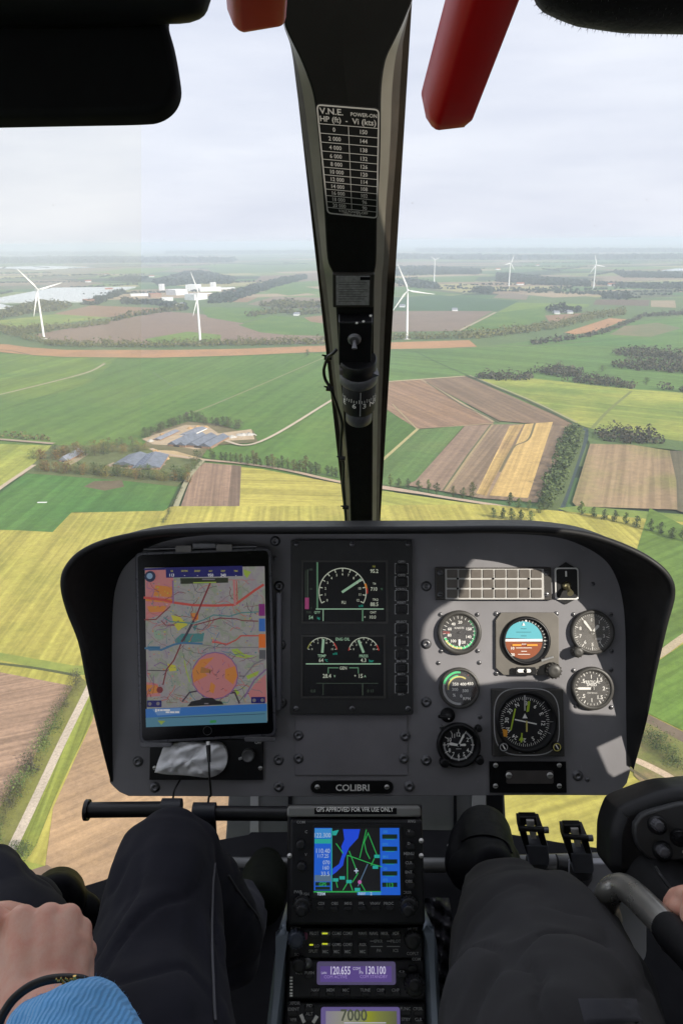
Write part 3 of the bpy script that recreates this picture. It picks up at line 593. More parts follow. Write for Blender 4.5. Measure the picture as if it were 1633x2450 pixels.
mass('woodland', 'hazy trees behind the left wind turbine', [('G1', [(-80, 420), (180, 352), (330, 362), (300, 385), (120, 408), (-80, 440)]), band('G1', [(520, 438), (640, 415), (730, 400), (850, 388)], 8), band('G1', [(1130, 420), (1280, 402), (1380, 410), (1480, 400)], 8), ('G1', [(1180, 365), (1300, 352), (1480, 362), (1480, 378), (1250, 378)])], 15, LEAF['olive'], 15, 5, 10, 11)
mass('woodland', 'thin bare hedge line on the far left of the plain', [band('G3', [(-100, 362), (60, 366), (230, 378)], 10)], 7, LEAF['olive'], 7, 2, 10, 12)
mass('woodland', 'faint woods close to the horizon', [('S', [(-200, 622), (200, 618), (560, 622), (560, 628), (100, 630), (-200, 632)]), ('S', [(930, 612), (1300, 616), (1750, 612), (1750, 620), (1200, 622), (930, 620)]), ('S', [(400, 604), (900, 602), (900, 606), (400, 608)]), ('S', [(1000, 598), (1750, 600), (1750, 604), (1000, 603)]), ('S', [(-200, 605), (300, 606), (300, 610), (-200, 611)])], 18, LEAF['far'], 40, 20, 7, 13)

# ------------------------------------------------------------ wind turbines
TW = mat('turbine_white', (.80, .81, .82), .45, var=.04, vs=.2)
CONC = mat('concrete', (.42, .40, .36), .9, var=.15, vs=.3)
def turbine(base, hub, tips, yaw, L_, label):
    """tips: clockwise angles of the three blades from straight up; L_: blade length in metres"""
    p = gnd(*base); r = ray(px(*hub)); dist = math.hypot(p.x, p.y); t = dist / math.hypot(r.x, r.y); H_ = (r * t).z - GZ
    face = math.atan2(-p.x, -p.y)                     # rotor looks back at the camera, turned by yaw
    o = thing('wind_turbine', label, 'wind turbine', Matrix.Translation((p.x, p.y, GZ)) @ Matrix.Rotation(-face + math.pi + yaw, 4, 'Z'), 'white wind turbines on the plain')
    b = MB(); b.lathe((0, 0, 0), [(2.6, .2), (2.35, H_ * .35), (1.9, H_ * .75), (1.45, H_ - 1.4)], TW, 20); b.build('tower', o)
    b = MB(); b.lathe((0, 0, 0), [(9, -.2), (9, .5), (8, .9)], CONC, 20); b.build('foundation', o)
    b = MB(); b.prism(rrect(-1.9, -3.5, 1.9, 7.5, .9), H_ - 1.9, H_ + 1.9, TW, .5); b.build('nacelle', o)
    q = Matrix.Rotation(R(90), 3, 'X'); hp = Vector((0, -4.2, H_))
    b = MB(); b.lathe(hp + Vector((0, 1.0, 0)), [(1.7, 0), (1.75, 1.2), (1.4, 2.2), (.8, 2.9), (.01, 3.2)], TW, 18, M=q); b.build('hub', o)
    for a in tips:
        b = MB(); vs = []; fs = []; st = [(0, .75, .75), (.06, .8, .8), (.18, 2.0, .5), (.4, 1.6, .35), (.7, 1.05, .2), (.93, .6, .1), (1.0, .15, .05)]; n = 10
        for f, ch, th in st:
            for k in range(n):
                u = 2 * math.pi * k / n; vs.append(Vector((math.cos(u) * ch + (.5 * ch if f > .1 else 0), math.sin(u) * th - 2.6 * (1 - f) * 0, f * L_ + .6)))
        for i in range(len(st) - 1):
            for k in range(n): fs.append((i * n + k, i * n + (k + 1) % n, (i + 1) * n + (k + 1) % n, (i + 1) * n + k))
        Mr = Matrix.Rotation(R(a), 3, 'Y'); vs = [Mr @ v + hp + Vector((0, -.6, 0)) for v in vs]
        b.add(vs, fs, TW, True); b.build('blade', o)
def Lm(base, L_px): return (gnd(*base).length) * L_px / (ZM[base[0]][2] * FPX) * .93
turbine(('G1', 203, 518), ('G1', 163, 292), (198, 318, 78), .45, Lm(('G1', 203, 520), 118), 'white wind turbine nearest the left edge of the photo')
turbine(('G1', 917, 538), ('G1', 888, 312), (212, 332, 92), .98, Lm(('G1', 917, 540), 112), 'white wind turbine in front of the distant white factory')
turbine(('G2', 305, 519), ('G2', 307, 295), (216, 337, 98), 0.0, Lm(('G2', 305, 520), 126), 'largest looking wind turbine just right of the centre post')
turbine(('G2', 430, 263), ('G2', 433, 156), (-52, 62, 180), .1, Lm(('G2', 430, 262), 25), 'small far wind turbine closest to the centre post on its right')
turbine(('G2', 771, 277), ('G2', 778, 172), (22, 142, 262), .7, Lm(('G2', 771, 278), 38), 'middle of the three far wind turbines')
turbine(('G2', 1157, 292), ('G2', 1168, 179), (-18, 100, 220), .6, Lm(('G2', 1158, 292), 45), 'rightmost far wind turbine on the horizon side')

# ------------------------------------------------------------ farm buildings, factory, greenhouses
ROOFB = mat('roof_panel_blue', (.13, .145, .175), .5, var=.25, vs=.25); ROOFG = mat('roof_grey', (.20, .21, .24), .6, var=.2, vs=.3)
ROOFR = mat('roof_red', (.30, .12, .07), .8, var=.2, vs=.5); WALLB = mat('brick_wall', (.27, .17, .11), .9, var=.2, vs=.5)
WALLW = mat('white_wall', (.72, .73, .74), .6, var=.1, vs=.1); GLS = mat('greenhouse_glass', (.50, .53, .55), .4, var=.2, vs=.05); SOLAR = mat('solar_panel', (.05, .07, .13), .2, var=.3, vs=.4)
DARKW = mat('dark_opening', (.03, .03, .035), .6)
def barn(z, q, label, name='barn', wh=3.5, rh=3.2, wall=None, roof=None, cat='barn', bays=1, solar=False, group=None):
    """q: four corners traced at the eaves: long side q0-q1, ridge runs along it"""
    P = [gnd(z, *p, wh) for p in q]; o = P[0]; ex = (P[1] - P[0]); ey = (P[3] - P[0]); lx = (P[1] - P[0]).length; ly = (P[3] - P[0]).length
    ex.z = 0; ex.normalize(); n = Vector((-ex.y, ex.x, 0)); sg = 1 if n.dot(ey) > 0 else -1
    M = Matrix.Translation((o.x, o.y, GZ + .2)) @ Matrix((ex, n, Vector((0, 0, 1)))).transposed().to_4x4()
    t = thing(name, label, cat, M, group); wall = wall or WALLB; roof = roof or ROOFB
    b = MB(); b.box(.3, .3 * sg, -.3, lx - .3, sg * (ly - .3), wh, wall); b.build('wall', t)
    b = MB(); w_ = ly / bays
    for i in range(bays):
        y0, y1 = sg * w_ * i, sg * w_ * (i + 1); ym = (y0 + y1) / 2
        v = [(0, y0, wh), (lx, y0, wh), (lx, ym, wh + rh), (0, ym, wh + rh), (lx, y1, wh), (0, y1, wh)]
        b.add(v, [(0, 1, 2, 3), (3, 2, 4, 5), (0, 3, 5), (1, 4, 2)], roof)
    r = b.build('roof', t)
    if solar:
        b = MB()
        for i in range(bays):
            y0 = sg * w_ * i; ym = y0 + sg * w_ / 2
            for k in range(6):
                xa, xb = lx * (.06 + .15 * k), lx * (.06 + .15 * k + .13)
                f0, f1 = .15, .85
                b.face([(xa, y0 + (ym - y0) * f0, wh + rh * f0 + .12), (xb, y0 + (ym - y0) * f0, wh + rh * f0 + .12), (xb, y0 + (ym - y0) * f1, wh + rh * f1 + .12), (xa, y0 + (ym - y0) * f1, wh + rh * f1 + .12)], SOLAR)
        b.build('solar_panel', t)
    b = MB(); b.box(-.02, sg * ly * .35, 0, .28, sg * ly * .65, min(3, wh * .85), DARKW); b.build('door', t)
    return t
barn('G3', [(765, 388), (865, 340), (925, 348), (835, 400)], 'long barn with blue grey roof on the left of the paired barns', bays=2)
barn('G3', [(848, 392), (940, 345), (1018, 372), (925, 414)], 'long barn with rows of solar panels right of its twin', bays=2, solar=True)
barn('G3', [(512, 482), (590, 435), (648, 438), (600, 498)], 'wide barn with dark blue roof in the lower farmyard, left half', rh=3.6)
barn('G3', [(603, 498), (652, 438), (700, 446), (735, 484)], 'wide barn with dark blue roof in the lower farmyard, right half', rh=3.6, solar=True)
barn('G3', [(268, 462), (345, 422), (382, 428), (305, 466)], 'narrow dark roofed farmhouse at the left of the farmyard', 'farmhouse', roof=ROOFG, cat='house', wh=3, rh=4)
barn('G3', [(700, 365), (790, 325), (805, 330), (720, 372)], 'long low shed left of the paired barns', 'shed', roof=ROOFG, cat='shed', wh=2.5, rh=1.5)
barn('G3', [(820, 345), (900, 310), (945, 312), (880, 342)], 'open storage shed behind the paired barns', 'shed', roof=ROOFG, cat='shed', wh=2.5, rh=1.2, wall=WALLW)
for x0, y0, x1, y1, wd, hh, lab, rf in ((600, 325, 690, 322, 26, 8, 'low white factory hall at the left end of the works', WALLW), (690, 330, 740, 328, 26, 14, 'reddish factory hall left of the tall white block', ROOFR), (728, 296, 746, 296, 14, 26, 'slim white silo tower left of the main works', WALLW),
        (740, 345, 790, 344, 22, 10, 'low white shed below the silo tower', WALLW), (806, 320, 860, 316, 40, 20, 'large white factory block in the middle of the works', WALLW), (850, 300, 905, 300, 30, 26, 'tall white factory block behind the middle block', WALLW),
        (890, 342, 950, 336, 30, 20, 'white factory hall in front at the right of the works', WALLW), (915, 302, 1012, 300, 28, 16, 'long white factory hall at the right end of the works', WALLW), (962, 290, 980, 290, 18, 28, 'white cube tower on the right of the works', WALLW),
        (800, 370, 850, 368, 20, 9, 'grey roofed shed in front of the works', ROOFG), (1010, 292, 1075, 290, 16, 6, 'flat white shed beyond the right end of the works', WALLW), (398, 358, 440, 356, 40, 12, 'orange roofed house near the greenhouses', ROOFR)):
    a = gnd('G1', x0, y0 + 0.0); c = gnd('G1', x1, y1); lx = (c - a).length; ex = (c - a).normalized(); n = Vector((-ex.y, ex.x, 0))
    o = thing('factory_building', lab, 'building', Matrix.Translation((a.x, a.y, GZ + .2)) @ Matrix((ex, n, Vector((0, 0, 1)))).transposed().to_4x4(), 'buildings of the distant factory and village')
    b = MB(); b.box(0, 0, -.3, lx, wd * 1.6, hh, WALLW if rf is not ROOFR else WALLB); b.build('wall', o)
    b = MB(); b.box(-.4, -.4, hh + .003, lx + .4, wd * 1.6 + .4, hh + 1.2, rf); b.build('roof', o)
def greenhouse(z, q, label, bays=8):
    barn(z, q, label, 'greenhouse', 4.5, 1.5, GLS, GLS, 'greenhouse', bays)
greenhouse('G1', [(-120, 352), (380, 345), (540, 294), (-60, 290)], 'long pale greenhouse block behind the left turbine', 14)
greenhouse('G1', [(-160, 385), (70, 372), (90, 362), (-150, 362)], 'small bright greenhouse at the left edge', 4)
greenhouse('G1', [(160, 200), (440, 190), (440, 180), (170, 186)], 'far white greenhouse strip near the horizon on the left', 6)
greenhouse('G2', [(1470, 205), (1700, 208), (1690, 196), (1480, 195)], 'far white greenhouse strip on the right near the horizon', 4)
for i, (z, x, y) in enumerate((('G2', 980, 398), ('G2', 1040, 396), ('G2', 1010, 392), ('G1', 1340, 405), ('G2', 512, 385), ('G2', 270, 368))):
    barn(z, [(x, y), (x + 26, y), (x + 28, y - 6), (x + 2, y - 6)], ('hipped house in the hamlet behind the avenue', 'grey roofed house beside the hamlet copse', 'small house behind the hamlet copse', 'grey house in the hedge left of the post', 'white shed on the brown field right of the post', 'low shed by the largest turbine')[i], 'house', roof=ROOFG, wall=WALLW, cat='house', wh=4, rh=4)
first_ = None
for i, (p, a) in enumerate(FARMS):
    if first_ is None:
        first_ = thing('farmstead', 'tiny far farmhouse with pale walls between the small fields towards the horizon', 'house', None, 'tiny farmhouses towards the horizon')
        b = MB(); b.box(-12, -7, 0, 12, 7, 5, WALLW); b.build('wall', first_); b = MB(); b.add([(-13, -8, 5), (13, -8, 5), (13, 0, 10), (-13, 0, 10), (13, 8, 5), (-13, 8, 5)], [(0, 1, 2, 3), (3, 2, 4, 5), (0, 3, 5), (1, 4, 2)], ROOFR); b.build('roof', first_); o = first_
    else: o = copy_tree(first_)
    o.location = (p.x, p.y, GZ + .9); o.rotation_euler = (0, 0, a); o.scale = (1.3, 1.3, 1.2)
# rubble heaps by the barns
STRW = mat('straw_heap', (.42, .27, .13), .9, var=.3, vs=.6)
for (x, y, s_, lab) in ((905, 316, 5, 'straw coloured heap behind the long barns, left of two'), (940, 318, 5, 'straw coloured heap behind the long barns, right of two'), (870, 322, 4, 'orange brown heap beside the storage shed'), (745, 352, 4, 'low brown heap between the long shed and the barns'), (712, 428, 4, 'brown heap at the bend of the farm lane'), (760, 462, 5, 'dark brown heap right of the wide barn')):
    p = gnd('G3', x, y); b = MB(); r_ = random.Random(x); n = 10
    rings = [[Vector((math.cos(6.283 * k / n) * s_ * f * r_.uniform(.8, 1.2), math.sin(6.283 * k / n) * s_ * f * r_.uniform(.8, 1.2), hh * r_.uniform(.8, 1.2))) for k in range(n)] for f, hh in ((1, 0.1), (.8, 1.8), (.4, 2.9), (.1, 3.2))]
    b.add([v for r0 in rings for v in r0], [(j * n + k, j * n + (k + 1) % n, (j + 1) * n + (k + 1) % n, (j + 1) * n + k) for j in range(3) for k in range(n)], STRW)
    o = b.build('straw_heap'); o.location = (p.x, p.y, GZ + .2); tag(o, lab, 'heap')
for (x, y, s_, lab) in ((1060, 362, 7, 'pale rubble heap nearest the long barns'), (1105, 352, 9, 'broad rubble heap in the middle of the yard'), (1140, 350, 8, 'rubble heap at the far right of the yard'), (690, 380, 5, 'pale heap left of the barns')):
    p = gnd('G3', x, y); b = MB(); r_ = random.Random(x); n = 12
    rings = [[Vector((math.cos(6.283 * k / n) * s_ * f * r_.uniform(.85, 1.15), math.sin(6.283 * k / n) * s_ * f * r_.uniform(.85, 1.15), hh * r_.uniform(.8, 1.2))) for k in range(n)] for f, hh in ((1, 0.1), (.75, 1.5), (.4, 2.8), (.1, 3.3))]
    b.add([v for r0 in rings for v in r0], [(j * n + k, j * n + (k + 1) % n, (j + 1) * n + (k + 1) % n, (j + 1) * n + k) for j in range(3) for k in range(n)], CONC)
    o = b.build('rubble_heap'); o.location = (p.x, p.y, GZ + .2); tag(o, lab, 'heap')
p = gnd('G3', 195, 662); b = MB(); b.prism(rrect(-4, -1.2, 4, 1.2, .5), 0, 1.4, mat('bale_wrap', (.7, .7, .68), .5), .3); o = b.build('wrapped_bale'); o.location = (p.x, p.y, GZ + .3); tag(o, 'pale wrapped bale lying in the dark green field at left', 'bale')
# ------------------------------------------------------------ the cockpit: materials
PANEL = mat('panel_paint', (.210, .205, .217), .60, var=.16, vs=7, bump=.10, bs=700, detail=9)
PLATE = mat('blank_plate_paint', (.205, .197, .212), .6, var=.08, vs=12, bump=.05, bs=900)
BEZ = mat('bezel_charcoal', (.026, .026, .026), .55, var=.15, vs=30, bump=.06, bs=1200)
GBEZ = mat('gauge_bezel', (.050, .048, .044), .45, var=.15, vs=40)
BLK = mat('black_plastic', (.007, .007, .008), .42, var=.2, vs=30, spec=.4)
MBLK = mat('matt_black', (.004, .004, .005), .85, spec=.2)
HOODM = mat('hood_leather', (.009, .009, .010), .55, var=.2, vs=25, bump=.18, bs=700, spec=.35)
STEEL = mat('steel', (.60, .59, .57), .35, .6, var=.15, vs=60)
DSTEEL = mat('dark_steel', (.17, .17, .18), .35, .6, var=.2, vs=60)
DIAL = mat('dial_black', (.008, .008, .010), .6)
WHT = mat('print_white', (.86, .85, .81), .6); PGREY = mat('print_grey', (.42, .42, .42), .7); FPR = mat('faint_key_print', (.34, .34, .34), .7)
GRN = mat('print_green', (.05, .62, .22), .6); LIME = mat('print_lime', (.45, .62, .05), .6); REDP = mat('print_red', (.45, .04, .03), .6); ORP = mat('print_orange', (.75, .33, .03), .6)
CYN = mat('horizon_sky_blue', (.10, .42, .50), .5); RUST = mat('horizon_ground_rust', (.26, .065, .02), .5); YLP = mat('print_yellow', (.62, .55, .15), .6)
FR = Frame(at('S', 868, 1585, 1.333), RM @ Vector((1, 0, 0)), Vector((0, -math.cos(R(24)), math.sin(R(24)))))
panel = thing('instrument_panel', 'dark grey helicopter instrument panel under a curved black glare shield', 'instrument panel', FR.M)
hoodpts = [('A', 590, 1440, 'A', 592, 1428, .004), ('A', 588, 1300, 'A', 556, 1290, .02), ('A', 586, 1100, 'A', 507, 1090, .045), ('A', 584, 900, 'A', 462, 900, .065), ('A', 584, 700, 'A', 420, 690, .085),
           ('A', 588, 520, 'A', 355, 520, .10), ('A', 604, 390, 'A', 324, 385, .115), ('A', 650, 280, 'A', 345, 285, .12), ('A', 740, 195, 'A', 435, 190, .12), ('A', 860, 135, 'A', 600, 122, .12),
           ('A', 1050, 100, 'A', 850, 80, .12), ('A', 1350, 85, 'A', 1180, 68, .12), ('B', 500, 130, 'B', 480, 98, .12), ('C', 220, 92, 'C', 200, 66, .12), ('C', 520, 90, 'C', 500, 62, .12),
           ('C', 820, 105, 'C', 800, 68, .12), ('C', 990, 150, 'C', 1040, 98, .12), ('C', 1140, 240, 'C', 1250, 168, .12), ('C', 1215, 360, 'C', 1400, 248, .12), ('C', 1250, 500, 'C', 1497, 340, .115),
           ('C', 1262, 650, 'C', 1523, 450, .105), ('C', 1265, 800, 'C', 1478, 630, .09), ('C', 1266, 1000, 'C', 1420, 880, .06), ('C', 1268, 1200, 'C', 1365, 1150, .035), ('C', 1274, 1400, 'C', 1292, 1425, .004)]
NH = 120
c_pl = catmull([FR(a, b, c, 0) for a, b, c, d, e, f, h in hoodpts], NH); c_lo = catmull([FR(d, e, f, h) for a, b, c, d, e, f, h in hoodpts], NH)
# the face plate
bot = [FR('C', 1272, 1440), FR('C', 1255, 1500), FR('C', 1215, 1548), FR('C', 1160, 1568), FR('C', 700, 1567), FR('B', 600, 2272), FR('A', 1300, 1514), FR('A', 690, 1512), FR('A', 640, 1490), FR('A', 605, 1458)]
outl = [tuple(p[:2]) for p in c_pl] + [tuple(p[:2]) for p in bot]
b = MB(); b.prism(outl, -.006, 0, PANEL, .0012); b.build('face_plate', panel)
# the glare shield: inner skin, rolled rim, outer skin
def off(curve, d):
    o = inset([tuple(p[:2]) for p in curve] + [tuple(p[:2]) for p in bot], d)[:len(curve)]
    return [Vector((q[0], q[1], p.z)) for q, p in zip(o, curve)]
b = MB(); rows = []
tw = [min(1, i / 14, (NH - i) / 14) for i in range(NH + 1)]
def shift(curve, d, dz): # d inward
    f = off(curve, 1.0); return [p + (q - p) * d * tw[i] * .999 + Vector((0, 0, dz * tw[i])) for i, (p, q) in enumerate(zip(curve, [Vector(p) + (Vector(q) - Vector(p)).normalized() if (Vector(q) - Vector(p)).length > 0 else Vector(p) for p, q in zip(curve, f)]))]
inn = shift(c_lo, .013, -.002)
mid = [p.lerp(q, .5) + Vector((0, 0, -.012 * tw[i])) for i, (p, q) in enumerate(zip([Vector((p.x, p.y, .002)) for p in c_pl], inn))]
base_ = [Vector((p.x, p.y, .0015)) for p in off(c_pl, .006)]
rows = [base_, mid, inn, shift(c_lo, .0105, .004), shift(c_lo, .006, .006), shift(c_lo, .0015, .004), c_lo, shift(c_lo, .001, -.006)]
back = []
for i, p in enumerate(c_lo):
    q = base_[i]; z = -.035
    back.append(Vector((p.x * .4 + q.x * .6, max(q.y, p.y) + .018 * tw[i], z)) if 30 < i < 90 else Vector((p.x * .45 + q.x * .55, p.y * .45 + q.y * .55 + (.018 * tw[i]), z)))
rows.append([p.lerp(q, .5) + Vector((0, .004, 0)) for p, q in zip(rows[-1], back)]); rows.append(back)
vs = [v for r in rows for v in r]; n = NH + 1; fs = []
for j in range(len(rows) - 1):
    for i in range(NH): fs.append((j * n + i, j * n + i + 1, (j + 1) * n + i + 1, (j + 1) * n + i))
b.add(vs, fs, HOODM, True); hood = b.build('glare_shield', panel)
# bolts
def bolt(m, z, x, y, r=.0075, h0=.0, big=True, parent=panel, name='bolt', fr=None):
    f = fr or FR; p = f(z, x, y, h0); mb = MB()
    if big:
        mb.lathe((p.x, p.y, h0), [(r * 1.25, 0), (r * 1.25, .001), (r, .0012), (r, .003), (r * .8, .0045), (r * .45, .0046), (r * .38, .002), (.0001, .002)], m, 16)
    else: mb.lathe((p.x, p.y, h0), [(r, 0), (r * .9, .0012), (r * .5, .002), (.0001, .0022)], m, 12); mb.box(p.x - r * .7, p.y - r * .12, h0 + .002, p.x + r * .7, p.y + r * .12, h0 + .0024, MBLK)
    return mb.build(name, parent)
for z, x, y in [('A', 740, 1325), ('A', 830, 1463), ('A', 1493, 1317), ('A', 1493, 1460), ('A', 1475, 145), ('A', 1495, 385), ('B', 57, 580), ('C', 137, 1047), ('C', 137, 1372), ('C', 43, 1517), ('C', 980, 1457), ('C', 137, 402), ('C', 137, 723), ('A', 1505, 700), ('A', 1510, 1010)]:
    bolt(DSTEEL, z, x, y)
for z, x, y in [('C', 1065, 390), ('C', 205, 830), ('C', 432, 828), ('C', 435, 1130), ('C', 222, 1187), ('C', 1035, 1480), ('A', 1475, 235)]: bolt(DSTEEL, z, x, y, .0042, big=False, name='screw')
# blank plate and name plate
def rectpx(z, x0, y0, x1, y1, fr=FR, r=0.0):
    a = fr(z, x0, y1); c = fr(z, x1, y0)
    return rrect(a.x, a.y, c.x, c.y, r) if r else [(a.x, a.y), (c.x, a.y), (c.x, c.y), (a.x, c.y)]
b = MB(); b.prism(rectpx('B', 188, 1616, 1088, 2098), .0002, .0022, PLATE, .0006); bp_ = b.build('blank_plate', panel)
for x, y in ((215, 1780), (1070, 1785), (215, 1965), (1060, 1965)): bolt(DSTEEL, 'B', x, y, .0072, .0022, parent=bp_)
b = MB(); b.prism(rectpx('B', 312, 2142, 975, 2244, r=.011), .0002, .003, BLK, .0007)
p = FR('B', 648, 2196); b.text('COLIBRI', p.x, p.y, .0158, .0033, WHT, st='b', sx=1.05); npl = b.build('name_plate', panel)
for x in (366, 924): bolt(STEEL, 'B', x, 2196, .0046, .003, False, npl, 'screw')

# ------------------------------------------------------------ engine display with its two screens
G1c = glow('lcd_green', (120, 150, 125)); G2c = glow('lcd_dim_green', (70, 105, 80)); Wc = glow('lcd_white', (150, 155, 140)); Tc = glow('lcd_teal', (20, 130, 110)); Mc = glow('lcd_magenta', (120, 45, 85)); Rc = glow('lcd_red', (150, 35, 25)); Yc = glow('lcd_yellow', (110, 110, 45)); Oc = glow('lcd_orange', (170, 105, 40)); Dc = glow('lcd_dim', (45, 55, 45))
SCR = mat('screen_black', (.004, .004, .005), .5)
b = MB(); b.prism(rectpx('B', 150, 208, 1122, 1602, r=.003), .0002, .012, BEZ, .0015); eng = b.build('engine_display', panel)
for x, y in ((195, 240), (645, 240), (1095, 240), (195, 1565), (645, 1565), (1095, 1565)): bolt(DSTEEL, 'B', x, y, .005, .012, False, eng, 'screw')
def frame_rect(mb, z, x0, y0, x1, y1, t, h0, h1, m):
    mb.prism(rectpx(z, x0, y0, x1, y0 + t), h0, h1, m); mb.prism(rectpx(z, x0, y1 - t, x1, y1), h0, h1, m)
    mb.prism(rectpx(z, x0, y0 + t + .01, x0 + t, y1 - t - .01), h0, h1, m); mb.prism(rectpx(z, x1 - t, y0 + t + .01, x1, y1 - t - .01), h0, h1, m)
kM = FR.k('M'); HH = .0126
class Scr:
    def __init__(s, z, h, fr=FR): s.b = MB(); s.z = z; s.h = h; s.fr = fr; s.n = 0; s.k = fr.k(z)
    def up(s): s.n += 1; return s.h + .0002 + (s.n % 12) * .00001
    def line(s, pts, w_, m): s.b.strip([s.fr(s.z, *p) for p in pts], w_ * s.k, s.up(), m)
    def text(s, t, x, y, sz, m, al='c', st='b', sx=.9): p = s.fr(s.z, x, y); s.b.text(t, p.x, p.y, sz * s.k * 1.35, s.up(), m, al, st, sx)
    def arc(s, x, y, r, w_, a0, a1, m): p = s.fr(s.z, x, y); s.b.ring(p, (r - w_ / 2) * s.k, (r + w_ / 2) * s.k, s.up(), m, a0, a1, 36)
    def rect(s, x0, y0, x1, y1, m): s.b.flat(rectpx(s.z, x0, y0, x1, y1, s.fr), s.up(), m)
    def poly(s, pts, m): s.b.flat([s.fr(s.z, *p) for p in pts], s.up(), m)
    def dot(s, x, y, r, m): s.b.disc(s.fr(s.z, x, y), r * s.k, s.up(), m, 16)
# upper screen
b = MB(); b.prism(rectpx('M', 215, 200, 1355, 1020), .0121, HH, SCR); frame_rect(b, 'M', 185, 178, 1372, 1048, 26, .0121, .0145, GBEZ); s1 = b.build('upper_screen', eng)
q = Scr('M', HH)
q.line([(403, 205), (403, 850)], 22, G2c); q.line([(385, 848), (1310, 848)], 15, G1c); q.line([(483, 855), (483, 1010)], 12, G1c); q.line([(1025, 855), (1025, 1010)], 20, G2c)
q.rect(232, 690, 288, 850, Mc); q.line([(270, 310), (270, 690)], 16, Dc); q.line([(240, 315), (240, 690)], 8, Dc)
cx, cy, rr = 750, 612, 325
q.arc(cx, cy, rr, 13, -28, 208, Wc); q.arc(cx, cy, rr + 5, 26, 8, 20, Oc); q.arc(cx, cy, rr + 12, 22, -4, 8, Rc)
for i in range(13):
    a = R(208 - i * 236 / 12); c_, s_ = math.cos(a), -math.sin(a)
    q.line([(cx + c_ * (rr - 42), cy + s_ * (rr - 42)), (cx + c_ * rr, cy + s_ * rr)], 13, Wc)
    q.text(str(i), cx + c_ * (rr - 85), cy + s_ * (rr - 80), 36, Wc)
q.line([(750, 612), (1000, 445)], 34, G1c); q.text('FLI', 765, 757, 42, Wc); q.text('x10', 1000, 805, 34, Tc)
q.text('N1', 1180, 262, 30, Yc); q.text('95.2', 1185, 325, 54, Wc); q.text('T4', 1185, 500, 32, Wc); q.text('710', 1180, 572, 52, Wc); q.text('°C', 1285, 572, 26, G2c)
q.text('TRQ', 1200, 718, 32, Wc); q.text('88.5', 1185, 782, 54, Wc); q.text('OAT', 1170, 893, 34, Wc); q.text('10.0', 1165, 958, 46, Wc); q.text('+', 1055, 958, 40, Wc)
q.text('FUEL', 290, 893, 28, Dc); q.text('QTY', 402, 893, 34, G1c); q.text('54', 315, 963, 50, G1c); q.text('kg', 420, 970, 34, Tc); q.text('100', 315, 303, 30, Dc); q.text('50', 315, 572, 28, Dc); q.text('0', 320, 835, 26, Dc)
q.b.build('readout', s1)
# lower screen
b = MB(); b.prism(rectpx('M', 215, 1228, 1315, 2040), .0121, HH, SCR); frame_rect(b, 'M', 178, 1205, 1340, 2075, 26, .0121, .0145, GBEZ); s2 = b.build('lower_screen', eng)
q = Scr('M', HH)
q.arc(470, 1450, 205, 12, 20, 160, Wc); q.arc(470, 1450, 207, 14, 135, 165, Yc); q.arc(470, 1450, 207, 14, 12, 40, Rc); q.arc(1040, 1450, 205, 12, 25, 165, Wc); q.arc(1040, 1450, 207, 14, 8, 30, Rc); q.arc(1040, 1450, 207, 14, 160, 172, Rc)
for cx, t_ in ((470, ('0', '5', '10', '15')), (1040, ('0', '2', '4', '6', '8', '10'))):
    for i in range(9):
        a = R(165 - i * 150 / 8); q.line([(cx + math.cos(a) * 180, 1450 - math.sin(a) * 180), (cx + math.cos(a) * 204, 1450 - math.sin(a) * 204)], 9, Wc)
    for i, s_ in enumerate(t_): a = R(160 - i * 140 / (len(t_) - 1)); q.text(s_, cx + math.cos(a) * 148, 1450 - math.sin(a) * 148, 28, Wc)
q.line([(472, 1440), (486, 1270)], 34, G1c); q.line([(1035, 1440), (972, 1285)], 34, G1c)
q.text('ENG OIL', 752, 1262, 42, G1c); q.text('x10', 645, 1462, 34, Tc); q.text('TEMP', 465, 1492, 40, G1c); q.text('64', 455, 1552, 54, Wc); q.text('°C', 525, 1555, 34, Tc); q.text('PRESS', 1040, 1494, 40, G1c); q.text('4.3', 1035, 1552, 54, Wc); q.text('bar', 1145, 1560, 40, Tc)
q.line([(250, 1603), (1270, 1603)], 16, G1c); q.text('GEN', 758, 1660, 42, Wc); q.line([(690, 1657), (552, 1657), (552, 1730)], 14, G2c); q.line([(845, 1657), (965, 1657), (965, 1730)], 14, G2c)
q.text('28.4', 535, 1768, 56, Wc); q.text('V', 640, 1772, 34, G1c); q.text('+', 922, 1766, 42, Wc); q.text('15', 1000, 1768, 56, Wc); q.text('A', 1058, 1772, 34, G1c)
q.line([(390, 1870), (1235, 1870)], 8, Dc); q.line([(483, 1875), (483, 2030)], 9, Dc); q.line([(1025, 1875), (1025, 2030)], 14, Dc); q.text('0.0', 345, 1975, 44, Dc); q.text('0 11', 1130, 1975, 44, Dc)
q.b.build('readout', s2)
for (y0, y1, t_, ty) in ((400, 475, 'OFF1', 383), (505, 575, 'OFF2', 490), (615, 690, 'SCROLL', 602), (725, 795, 'RESET', 708), (880, 950, 'SELECT', 862), (985, 1050, '+', 970), (1090, 1155, '-', 1074), (1195, 1260, 'ENTER', 1175), (1295, 1352, 'BRT+', 1278), (1365, 1425, 'BRT-', 1438)):
    b = MB(); b.prism(rectpx('B', 1003, y0 + 4, 1074, y1 - 2, r=.002), .0121, .0165, BLK, .0012)
    h = .0124
    for sx_, ex in ((985, 1), (1090, -1)):
        b.strip([FR('B', sx_ + 12 * ex, y0 - 2), FR('B', sx_, y0 - 2), FR('B', sx_, y1 + 4), FR('B', sx_ + 10 * ex, y1 + 4)], 5 * FR.k('B'), h, PGREY)
    p = FR('B', 1037, ty); b.text(t_, p.x, p.y, .0058, .0126, PGREY, st='b'); b.build('button', eng)

